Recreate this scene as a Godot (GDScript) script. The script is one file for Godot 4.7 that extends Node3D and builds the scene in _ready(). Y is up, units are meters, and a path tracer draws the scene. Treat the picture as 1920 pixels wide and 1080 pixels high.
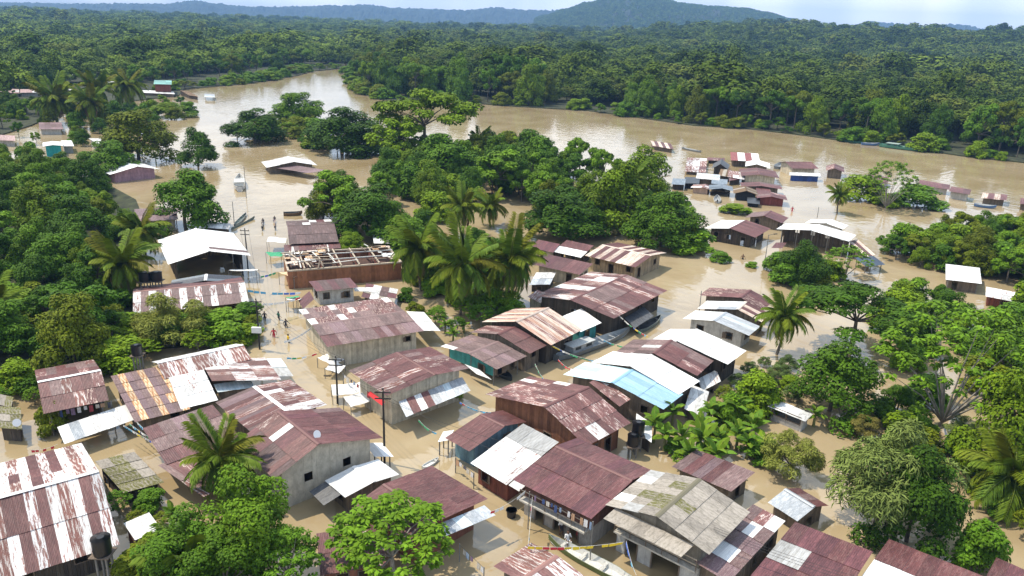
extends Node3D
# A flooded river village seen from the air. Units are metres, y is up, the flood water lies at y = 0.
# Places below are world coordinates (x to the east of the camera, -z ahead of it).

var rng := RandomNumberGenerator.new()
var M := {}
var used := {}
var sheet_mesh: ArrayMesh
var flat_sheet: ArrayMesh
var box_mesh: BoxMesh
var leaf_mats: Array = []
var proto := {}

func _ready() -> void:
	rng.seed = 20240611
	camera_sky_sun()
	materials()
	setting()
	for h in HOUSES: house(h)
	roofless_building()
	tree_prototypes()
	for t in TREES: place_tree(t)
	palms_and_bananas()
	forest()
	for b in BOATS: boat(b)
	for p in POLES: pole(p)
	for t in TANKS: tank(t)
	for s in STRINGS: flag_string(s)
	wires()
	street_clutter()
	for p in PEOPLE: person(p)

# ------------------------------------------------------------------ camera, sky, sun
func camera_sky_sun() -> void:
	var cam := Camera3D.new()
	cam.name = "camera"
	cam.position = Vector3(0, 38, 0)
	cam.basis = Basis(Vector3.RIGHT, -atan(502.0 / 1450.0)) * Basis(Vector3.BACK, deg_to_rad(2.0))
	cam.fov = rad_to_deg(2.0 * atan(540.0 / 1450.0))
	cam.near = 0.5
	cam.far = 14000.0
	add_child(cam)
	cam.current = true
	var env := Environment.new()
	env.background_mode = Environment.BG_SKY
	var sky := Sky.new()
	var pm := PanoramaSkyMaterial.new()
	pm.panorama = sky_texture()
	pm.energy_multiplier = SKY_ENERGY
	sky.sky_material = pm
	env.sky = sky
	env.tonemap_mode = Environment.TONE_MAPPER_LINEAR
	env.tonemap_exposure = EXPOSURE
	env.fog_enabled = true
	env.fog_density = 0.00013
	env.fog_light_color = Color(0.58, 0.77, 1.0)
	env.sdfgi_enabled = true
	env.ssao_enabled = true
	env.ssil_enabled = true
	var we := WorldEnvironment.new()
	we.name = "world_environment"
	we.environment = env
	add_child(we)
	var sun := DirectionalLight3D.new()
	sun.name = "sun"
	sun.light_energy = SUN_ENERGY
	sun.light_color = Color(1.0, 0.95, 0.87)
	sun.light_angular_distance = 0.6
	sun.shadow_enabled = true
	add_child(sun)
	sun.look_at_from_position(Vector3.ZERO, Vector3(0.62, -1.25, 0.18), Vector3.UP)

const SKY_ENERGY := 1.45
const EXPOSURE := 1.13
const SUN_ENERGY := 1.6

func sky_texture() -> ImageTexture:
	var w := 512
	var hh := 256
	var im := Image.create(w, hh, false, Image.FORMAT_RGB8)
	var n := FastNoiseLite.new()
	n.seed = 5
	n.frequency = 1.0
	n.fractal_octaves = 5
	for y in hh:
		var el := (0.5 - (y + 0.5) / hh) * PI
		for x in w:
			var az := (x + 0.5) / w * TAU
			var d := Vector3(cos(el) * cos(az), sin(el), cos(el) * sin(az))
			var c := Color(0.36, 0.40, 0.36)
			if el > -0.02:
				var flat := d / maxf(0.16, d.y + 0.1)
				var v := n.get_noise_3d(flat.x * 0.9, flat.y * 0.4, flat.z * 0.9) * 0.5 + 0.5
				var cover := smoothstep(0.30, 0.58, v)
				var shade := n.get_noise_3d(flat.x * 1.7 + 40.0, 3.0, flat.z * 1.7) * 0.5 + 0.5
				var blue := Color(0.46, 0.64, 0.86).lerp(Color(0.78, 0.87, 0.95), exp(-maxf(el, 0.0) * 4.0))
				var cloud := Color(0.86, 0.88, 0.90).lerp(Color(0.99, 0.99, 0.99), smoothstep(0.3, 0.62, shade))
				c = blue.lerp(cloud, maxf(cover, 0.9 * exp(-maxf(el, 0.0) * 4.0)))
			im.set_pixel(x, y, c)
	return ImageTexture.create_from_image(im)

# ------------------------------------------------------------------ materials
func lin(r: float, g: float, b: float) -> Color:
	return Color(r, g, b).linear_to_srgb()

func noise(s: int, f: float, oct := 4) -> FastNoiseLite:
	var n := FastNoiseLite.new()
	n.seed = s
	n.frequency = f
	n.fractal_octaves = oct
	return n

# a metal sheet: u runs across the ribs, v down the slope. Two colours, the share of the second, streakiness
func sheet_tex(s: int, base: Color, other: Color, share: float, stain: float) -> ImageTexture:
	var im := Image.create(64, 128, false, Image.FORMAT_RGB8)
	var big := noise(s, 0.022, 3)
	var fine := noise(s + 9, 0.16, 3)
	var comb := noise(s + 17, 0.4, 2)
	for y in 128:
		for x in 64:
			var streak := fine.get_noise_2d(x * 2.2, y * 0.35)
			var v := 0.8 * big.get_noise_2d(x * 2.6, y * 0.55) + 0.45 * streak + 0.3 * comb.get_noise_2d(x * 0.8, y * 1.3)
			var k := smoothstep(-0.05, 0.1, v + (share - 0.5) * 1.1)
			if share <= 0.0: k = 0.0
			var c := base.lerp(other, k)
			var tone := 1.0 + stain * (streak * 1.1 + 0.8 * big.get_noise_2d(x * 2.0 + 70.0, y * 0.8))
			im.set_pixel(x, y, Color(c.r * tone, c.g * tone, c.b * tone).linear_to_srgb())
	return ImageTexture.create_from_image(im)

func sheet_family(key: String, base: Color, other: Color, share: float, stain: float, rough: float, metal := 0.0) -> void:
	var list := []
	var tex := sheet_tex(hash(key) % 9973, base, other, share, stain)
	for i in 4:
		var m := StandardMaterial3D.new()
		m.resource_name = key
		m.albedo_texture = tex
		var t := 1.0 - 0.05 * i
		m.albedo_color = Color(t, t, t)
		m.roughness = rough
		m.metallic = metal
		m.uv1_offset = Vector3(0.37 * i, 0.23 * i, 0)
		list.append(m)
	M[key] = list

func plain(key: String, c: Color, rough := 0.8, vertex := false, grain := 0.0, gscale := 1.0, metal := 0.0) -> StandardMaterial3D:
	var m := StandardMaterial3D.new()
	m.resource_name = key
	m.albedo_color = c
	m.roughness = rough
	m.metallic = metal
	m.vertex_color_use_as_albedo = vertex
	if grain > 0.0:
		var im := Image.create(128, 128, false, Image.FORMAT_RGB8)
		var n := noise(hash(key) % 7919, 0.05, 5)
		var n2 := noise(hash(key) % 7919 + 3, 0.25, 3)
		for y in 128:
			for x in 128:
				var v := 1.0 - grain * (0.5 - 0.5 * n.get_noise_2d(x, y * 0.4) - 0.3 * n2.get_noise_2d(x * 2.0, y * 0.3))
				im.set_pixel(x, y, Color(v, v, v))
		m.albedo_texture = ImageTexture.create_from_image(im)
		m.uv1_triplanar = true
		m.uv1_world_triplanar = true
		m.uv1_scale = Vector3.ONE * gscale
	M[key] = m
	return m

func materials() -> void:
	var maroon := Color(0.120, 0.044, 0.043)
	var zinc := Color(0.70, 0.71, 0.72)
	var rust := Color(0.19, 0.075, 0.06)
	sheet_family("maroon", maroon, Color(0.165, 0.078, 0.072), 0.35, 0.4, 0.55)
	sheet_family("maroon_dk", Color(0.115, 0.042, 0.048), Color(0.16, 0.06, 0.065), 0.35, 0.3, 0.6)
	sheet_family("maroon_gr", Color(0.160, 0.098, 0.094), Color(0.225, 0.155, 0.145), 0.4, 0.4, 0.6)
	sheet_family("purple", Color(0.175, 0.108, 0.118), Color(0.235, 0.165, 0.168), 0.4, 0.3, 0.6)
	sheet_family("brown", Color(0.105, 0.065, 0.062), Color(0.15, 0.1, 0.1), 0.4, 0.3, 0.7)
	sheet_family("white", Color(0.80, 0.81, 0.80), Color(0.66, 0.67, 0.68), 0.12, 0.07, 0.45)
	sheet_family("white_old", Color(0.70, 0.71, 0.70), Color(0.42, 0.41, 0.40), 0.3, 0.2, 0.5)
	sheet_family("zinc", Color(0.42, 0.46, 0.50), Color(0.55, 0.58, 0.61), 0.4, 0.25, 0.35, 0.2)
	sheet_family("zinc_dk", Color(0.15, 0.19, 0.23), Color(0.22, 0.26, 0.30), 0.4, 0.25, 0.4, 0.1)
	sheet_family("zinc_bl", Color(0.50, 0.60, 0.64), Color(0.62, 0.68, 0.7), 0.4, 0.2, 0.4)
	sheet_family("rustmix", zinc, rust, 0.50, 0.25, 0.6)
	sheet_family("rustheavy", Color(0.62, 0.58, 0.55), rust, 0.68, 0.3, 0.65)
	sheet_family("rustlight", Color(0.75, 0.75, 0.74), Color(0.24, 0.09, 0.07), 0.22, 0.15, 0.5)
	sheet_family("orange", Color(0.62, 0.50, 0.34), Color(0.42, 0.19, 0.07), 0.50, 0.3, 0.7)
	sheet_family("orange_rust", Color(0.55, 0.46, 0.40), Color(0.36, 0.16, 0.09), 0.52, 0.3, 0.7)
	sheet_family("cream", Color(0.66, 0.58, 0.50), Color(0.34, 0.17, 0.12), 0.32, 0.25, 0.7)
	sheet_family("speck", maroon, Color(0.62, 0.50, 0.42), 0.33, 0.3, 0.6)
	sheet_family("scratch", Color(0.175, 0.075, 0.07), Color(0.68, 0.60, 0.55), 0.25, 0.3, 0.6)
	sheet_family("red", Color(0.27, 0.07, 0.065), Color(0.34, 0.11, 0.1), 0.4, 0.3, 0.6)
	sheet_family("pinkroof", Color(0.36, 0.24, 0.23), Color(0.45, 0.33, 0.31), 0.4, 0.3, 0.7)
	sheet_family("blue", Color(0.29, 0.50, 0.66), Color(0.35, 0.55, 0.69), 0.4, 0.1, 0.45)
	sheet_family("blue_pale", Color(0.50, 0.70, 0.77), Color(0.56, 0.74, 0.80), 0.4, 0.1, 0.45)
	sheet_family("navy", Color(0.035, 0.06, 0.105), Color(0.05, 0.08, 0.13), 0.4, 0.3, 0.5)
	sheet_family("dark_blue", Color(0.035, 0.045, 0.065), Color(0.06, 0.07, 0.09), 0.4, 0.3, 0.45)
	sheet_family("dark_grey", Color(0.06, 0.065, 0.075), Color(0.1, 0.105, 0.11), 0.4, 0.3, 0.5)
	sheet_family("tarp", Color(0.018, 0.022, 0.027), Color(0.03, 0.035, 0.04), 0.4, 0.3, 0.35)
	sheet_family("asbestos", Color(0.33, 0.30, 0.26), Color(0.22, 0.20, 0.165), 0.34, 0.28, 0.9)
	sheet_family("moss", Color(0.24, 0.22, 0.18), Color(0.10, 0.10, 0.022), 0.55, 0.35, 0.95)
	sheet_family("concrete_slab", Color(0.44, 0.45, 0.45), Color(0.34, 0.34, 0.33), 0.4, 0.2, 0.9)
	sheet_family("green_tin", Color(0.16, 0.38, 0.34), Color(0.2, 0.42, 0.38), 0.4, 0.2, 0.5)
	sheet_family("red_cloth", Color(0.60, 0.03, 0.035), Color(0.5, 0.03, 0.03), 0.3, 0.1, 0.8)
	sheet_family("thatch", Color(0.16, 0.105, 0.06), Color(0.22, 0.15, 0.09), 0.4, 0.4, 0.95)
	plain("wall", Color(1, 1, 1), 0.9, true, 0.32, 0.35)
	plain("timber", lin(0.20, 0.15, 0.11), 0.85, false, 0.35, 0.6)
	plain("pale_timber", lin(0.56, 0.47, 0.36), 0.85, false, 0.3, 0.6)
	plain("frame_white", lin(0.62, 0.61, 0.57), 0.7, false, 0.2, 0.6)
	plain("dark_pole", lin(0.03, 0.027, 0.025), 0.8, false, 0.3, 0.8)
	plain("grey_pole", lin(0.25, 0.24, 0.22), 0.85, false, 0.3, 0.8)
	plain("black_plastic", lin(0.012, 0.012, 0.014), 0.32)
	plain("wire", lin(0.03, 0.03, 0.03), 0.7)
	plain("cloth", Color(1, 1, 1), 0.9, true)
	plain("boat_paint", Color(1, 1, 1), 0.55, true, 0.25, 0.7)
	plain("bark", lin(0.20, 0.17, 0.135), 0.95, false, 0.5, 0.5)
	plain("pale_bark", lin(0.36, 0.33, 0.28), 0.9, false, 0.45, 0.5)
	plain("palm_bark", lin(0.22, 0.185, 0.145), 0.95, false, 0.4, 1.2)
	plain("skin", Color(1, 1, 1), 0.7, true)
	plain("earth", lin(0.062, 0.075, 0.028), 1.0, false, 0.6, 0.05)
	plain("canopy", lin(0.034, 0.060, 0.020), 1.0, false, 0.55, 0.006)
	# leaves: the tint of a whole tree; single leaves vary through their vertex colours
	for t in [Color(0.99, 0.99, 0.72), Color(0.90, 0.97, 0.80), Color(0.80, 0.90, 0.80), Color(0.66, 0.77, 0.66), Color(0.94, 0.85, 0.70)]:
		var m := StandardMaterial3D.new()
		m.resource_name = "leaf"
		m.albedo_color = t
		m.vertex_color_use_as_albedo = true
		m.roughness = 0.6
		m.metallic_specular = 0.22
		m.backlight_enabled = true
		m.backlight = lin(0.035, 0.06, 0.008)
		leaf_mats.append(m)
	M["leaf"] = leaf_mats[1]
	plain("dry_leaf", lin(0.30, 0.20, 0.11), 0.9)
	var water := StandardMaterial3D.new()
	water.resource_name = "muddy_water"
	water.albedo_texture = mud_texture()
	water.uv1_triplanar = true
	water.uv1_world_triplanar = true
	water.uv1_scale = Vector3.ONE * 0.012
	water.roughness = 0.08
	water.metallic_specular = 0.75
	water.heightmap_enabled = true
	water.heightmap_texture = ripple_texture()
	water.heightmap_scale = 6.0
	M["water"] = water

func mud_texture() -> ImageTexture:
	var im := Image.create(256, 256, false, Image.FORMAT_RGB8)
	var n := noise(31, 0.02, 5)
	for y in 256:
		for x in 256:
			# wrapped so that the tiles meet
			var a := x / 256.0 * TAU
			var b := y / 256.0 * TAU
			var v := n.get_noise_3d(cos(a) * 40.0 + 40.0 * cos(b), sin(a) * 40.0 + 90.0, sin(b) * 40.0)
			var k := clampf(0.5 + v * 1.2, 0.0, 1.0)
			im.set_pixel(x, y, Color(0.290, 0.222, 0.122).lerp(Color(0.375, 0.302, 0.188), k).linear_to_srgb())
	return ImageTexture.create_from_image(im)

func ripple_texture() -> ImageTexture:
	var im := Image.create(512, 512, false, Image.FORMAT_RGB8)
	var n := noise(77, 0.05, 5)
	for y in 512:
		for x in 512:
			var a := x / 512.0 * TAU
			var b := y / 512.0 * TAU
			var v := n.get_noise_3d(cos(a) * 110.0, sin(a) * 110.0 + cos(b) * 110.0, sin(b) * 110.0)
			var g := clampf(0.5 + 0.5 * v, 0.0, 1.0)
			im.set_pixel(x, y, Color(g, g, g))
	return ImageTexture.create_from_image(im)

# ------------------------------------------------------------------ small helpers
func numbered(called: String) -> String:
	var n: int = used.get(called, 0)
	used[called] = n + 1
	return called if n == 0 else "%s_%03d" % [called, n]

func tag(o: Node, label: String, category: String, group := "", kind := "") -> void:
	if label: o.set_meta("label", label)
	if category: o.set_meta("category", category)
	if group: o.set_meta("group", group)
	if kind: o.set_meta("kind", kind)

func thing(called: String, label: String, category: String, at: Vector3, group := "") -> Node3D:
	var o := Node3D.new()
	o.name = numbered(called)
	o.position = at
	tag(o, label, category, group)
	add_child(o)
	return o

func part(parent: Node, called: String, mesh: Mesh, mat: Material, xf := Transform3D()) -> MeshInstance3D:
	var o := MeshInstance3D.new()
	o.name = called
	o.mesh = mesh
	o.material_override = mat
	o.transform = xf
	parent.add_child(o, true)
	return o

func structure(called: String, mesh: Mesh, mat: Material) -> MeshInstance3D:
	var o := part(self, numbered(called), mesh, mat)
	o.set_meta("kind", "structure")
	return o

class Soup:
	var v := PackedVector3Array()
	var n := PackedVector3Array()
	var c := PackedColorArray()
	func quad(a: Vector3, b: Vector3, d: Vector3, e: Vector3, col := Color.WHITE, nn := Vector3.ZERO) -> void:
		tri(a, b, d, col, nn)
		tri(a, d, e, col, nn)
	func tri(a: Vector3, b: Vector3, d: Vector3, col := Color.WHITE, nn := Vector3.ZERO) -> void:
		var g := (d - a).cross(b - a)
		if nn == Vector3.ZERO: nn = g.normalized()
		v.append(a)
		if g.dot(nn) < 0.0:
			v.append(d); v.append(b)
		else:
			v.append(b); v.append(d)
		n.append(nn); n.append(nn); n.append(nn)
		c.append(col); c.append(col); c.append(col)
	# a box from its centre, half axes
	func box(o: Vector3, x: Vector3, y: Vector3, z: Vector3, col := Color.WHITE) -> void:
		for s in [[x, y, z], [y, z, x], [z, x, y]]:
			for g in [-1.0, 1.0]:
				var p: Vector3 = o + s[2] * g
				var nn: Vector3 = (s[2] * g).normalized()
				quad(p - s[0] - s[1], p - s[0] + s[1], p + s[0] + s[1], p + s[0] - s[1], col, nn)
	func tube(path: Array, rads: Array, sides: int, col := Color.WHITE) -> void:
		var rings := []
		for i in path.size():
			var t: Vector3 = path[mini(i + 1, path.size() - 1)] - path[maxi(i - 1, 0)]
			t = t.normalized()
			var e := t.cross(Vector3(0.3, 0.2, 1.0) if absf(t.y) > 0.7 else Vector3.UP).normalized()
			var f := t.cross(e)
			var ring := []
			for k in sides:
				var a := TAU * k / sides
				ring.append([path[i] + (e * cos(a) + f * sin(a)) * rads[i], e * cos(a) + f * sin(a)])
			rings.append(ring)
		for i in path.size() - 1:
			for k in sides:
				var p = rings[i][k]; var q = rings[i][(k + 1) % sides]; var r = rings[i + 1][(k + 1) % sides]; var s = rings[i + 1][k]
				var turned: bool = (r[0] - p[0]).cross(q[0] - p[0]).dot(p[1] + r[1]) < 0.0
				for w in ([p, r, q, p, s, r] if turned else [p, q, r, p, r, s]):
					v.append(w[0]); n.append(w[1]); c.append(col)
		var top: Vector3 = path[path.size() - 1]
		for k in sides:
			tri(rings[-1][k][0], rings[-1][(k + 1) % sides][0], top, col)
	func mesh() -> ArrayMesh:
		var arr := []
		arr.resize(Mesh.ARRAY_MAX)
		arr[Mesh.ARRAY_VERTEX] = v
		arr[Mesh.ARRAY_NORMAL] = n
		arr[Mesh.ARRAY_COLOR] = c
		var m := ArrayMesh.new()
		m.add_surface_from_arrays(Mesh.PRIMITIVE_TRIANGLES, arr)
		return m

func bar(parent: Node, called: String, a: Vector3, b: Vector3, w: float, h: float, mat: Material) -> MeshInstance3D:
	if box_mesh == null:
		box_mesh = BoxMesh.new()
	var d := b - a
	var x := d.normalized()
	var up := Vector3.UP if absf(x.y) < 0.95 else Vector3.RIGHT
	var z := x.cross(up).normalized()
	var y := z.cross(x)
	return part(parent, called, box_mesh, mat, Transform3D(Basis(d, y * h, z * w), (a + b) / 2))

# ------------------------------------------------------------------ the setting
func polygon_mesh(poly: Array, y: float, rim: float) -> ArrayMesh:
	var pts := PackedVector2Array()
	for p in poly: pts.append(Vector2(p[0], p[1]))
	var ids := Geometry2D.triangulate_polygon(pts)
	var s := Soup.new()
	for i in range(0, ids.size(), 3):
		var q := []
		for k in 3: q.append(Vector3(pts[ids[i + k]].x, y, pts[ids[i + k]].y))
		s.tri(q[0], q[1], q[2], Color.WHITE, Vector3.UP)
	for i in pts.size():
		var a := pts[i]
		var b := pts[(i + 1) % pts.size()]
		s.quad(Vector3(a.x, y, a.y), Vector3(b.x, y, b.y), Vector3(b.x, -rim, b.y), Vector3(a.x, -rim, a.y))
	return s.mesh()

func land_poly(edge: Array, more: Array) -> Array:
	return edge + more

var right_land: PackedVector2Array
var left_land: PackedVector2Array

func setting() -> void:
	var s := Soup.new()
	var e := 6600.0
	s.quad(Vector3(-e, 0, 400), Vector3(e, 0, 400), Vector3(e, 0, -e), Vector3(-e, 0, -e), Color.WHITE, Vector3.UP)
	structure("water", s.mesh(), M.water)
	var rp: Array = RIGHT_EDGE + [[900, 150], [4800, -1500], [4800, -6500], [-300, -6500], [-300, -1400]]
	var lp: Array = LEFT_EDGE + [[-700, -100], [-4800, -1500], [-4800, -6500], [-320, -6500], [-320, -1400]]
	for p in rp: right_land.append(Vector2(p[0], p[1]))
	for p in lp: left_land.append(Vector2(p[0], p[1]))
	structure("ground", polygon_mesh(rp, 0.35, 0.6), M.earth)
	structure("ground", polygon_mesh(lp, 0.35, 0.6), M.earth)
	structure("ground", polygon_mesh(THICKET, 0.12, 0.5), M.earth)
	# wooded rise on the far right
	structure("hill", rise_mesh(), M.canopy)
	for r in RANGES:
		structure("mountain", range_mesh(r[0], r[1], r[2], r[3]), M.canopy)

func rise(x: float, z: float) -> float:
	var r := Vector2(x, z).length()
	var az := rad_to_deg(atan2(x, -z))
	var side := smoothstep(3.0, 16.0, az)
	return 30.0 * side * smoothstep(950.0, 1500.0, r) * (1.0 - smoothstep(1900.0, 2600.0, r)) + 5.0 * smoothstep(-8.0, -30.0, az) * smoothstep(900.0, 2200.0, r)

func rise_mesh() -> ArrayMesh:
	var s := Soup.new()
	var grid := []
	for i in 25:
		var row := []
		for k in 41:
			var r := 900.0 + 75.0 * i
			var az := deg_to_rad(-40.0 + 2.0 * k)
			var x := r * sin(az)
			var z := -r * cos(az)
			row.append(Vector3(x, rise(x, z) - 0.6, z))
		grid.append(row)
	for i in 24:
		for k in 40:
			s.quad(grid[i][k], grid[i + 1][k], grid[i + 1][k + 1], grid[i][k + 1])
	return s.mesh()

# a mountain range: crest heights over azimuth at distance r, folding down towards and away from the village
func range_mesh(r0: float, depth: float, crest: Array, seedn: int) -> ArrayMesh:
	var n := noise(seedn, 0.004, 4)
	var n2 := noise(seedn + 1, 0.05, 2)
	var s := Soup.new()
	var cols := 420
	var rows := 22
	var a0: float = crest[0][0]
	var a1: float = crest[-1][0]
	var grid := []
	for i in rows:
		var row := []
		var t := i / float(rows - 1)
		for k in cols:
			var az := lerpf(a0, a1, k / float(cols - 1))
			var h := 0.0
			for q in crest.size() - 1:
				if az >= crest[q][0] and az <= crest[q + 1][0]:
					var u: float = (az - crest[q][0]) / (crest[q + 1][0] - crest[q][0])
					h = lerpf(crest[q][1], crest[q + 1][1], u * u * (3.0 - 2.0 * u))
			var f := sin(minf(t / 0.7, 1.0) * PI / 2) if t < 0.7 else 1.0 - (t - 0.7) / 0.3
			var r := r0 - depth * (0.7 - t)
			var x := r * sin(deg_to_rad(az))
			var z := -r * cos(deg_to_rad(az))
			var y := h * f * (1.0 + (1.0 - f) * 1.2 * n.get_noise_2d(x, z)) + 14.0 * n2.get_noise_2d(x, z) * minf(1.0, h / 60.0)
			row.append(Vector3(x, y - 4.0, z))
		grid.append(row)
	for i in rows - 1:
		for k in cols - 1:
			s.quad(grid[i][k], grid[i + 1][k], grid[i + 1][k + 1], grid[i][k + 1])
	return s.mesh()

# ------------------------------------------------------------------ houses
func make_sheets() -> void:
	# a corrugated sheet one unit wide and long, its ribs in metres
	var s := SurfaceTool.new()
	s.begin(Mesh.PRIMITIVE_TRIANGLES)
	var steps := 24
	for i in steps:
		var x0 := i / float(steps)
		var x1 := (i + 1) / float(steps)
		var p := []
		for q in [[x0, 0.0], [x1, 0.0], [x1, 1.0], [x0, 1.0]]:
			p.append(Vector3(q[0], 0.011 * sin(q[0] * TAU * 8.0), q[1]))
		var n0 := Vector3(-0.011 * TAU * 8.0 * cos(x0 * TAU * 8.0), 1, 0).normalized()
		var n1 := Vector3(-0.011 * TAU * 8.0 * cos(x1 * TAU * 8.0), 1, 0).normalized()
		for k in [0, 1, 2, 0, 2, 3]:
			s.set_normal(n1 if k == 1 or k == 2 else n0)
			s.set_uv(Vector2(p[k].x, p[k].z))
			s.add_vertex(p[k])
	sheet_mesh = s.commit()
	# a flat board or cement sheet, 2 cm thick
	s = SurfaceTool.new()
	s.begin(Mesh.PRIMITIVE_TRIANGLES)
	var c := [Vector3(0, 0.02, 0), Vector3(1, 0.02, 0), Vector3(1, 0.02, 1), Vector3(0, 0.02, 1)]
	var d := [Vector3(0, 0, 0), Vector3(1, 0, 0), Vector3(1, 0, 1), Vector3(0, 0, 1)]
	for f in [[c[0], c[1], c[2], c[3], Vector3.UP], [c[3], c[2], d[2], d[3], Vector3.BACK], [c[0], c[3], d[3], d[0], Vector3.LEFT], [c[2], c[1], d[1], d[2], Vector3.RIGHT], [d[0], d[3], d[2], d[1], Vector3.DOWN]]:
		var turned: bool = (f[2] - f[0]).cross(f[1] - f[0]).dot(f[4]) < 0.0
		for k in ([0, 2, 1, 0, 3, 2] if turned else [0, 1, 2, 0, 2, 3]):
			s.set_normal(f[4])
			s.set_uv(Vector2(f[k].x, f[k].z))
			s.add_vertex(f[k])
	flat_sheet = s.commit()

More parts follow.
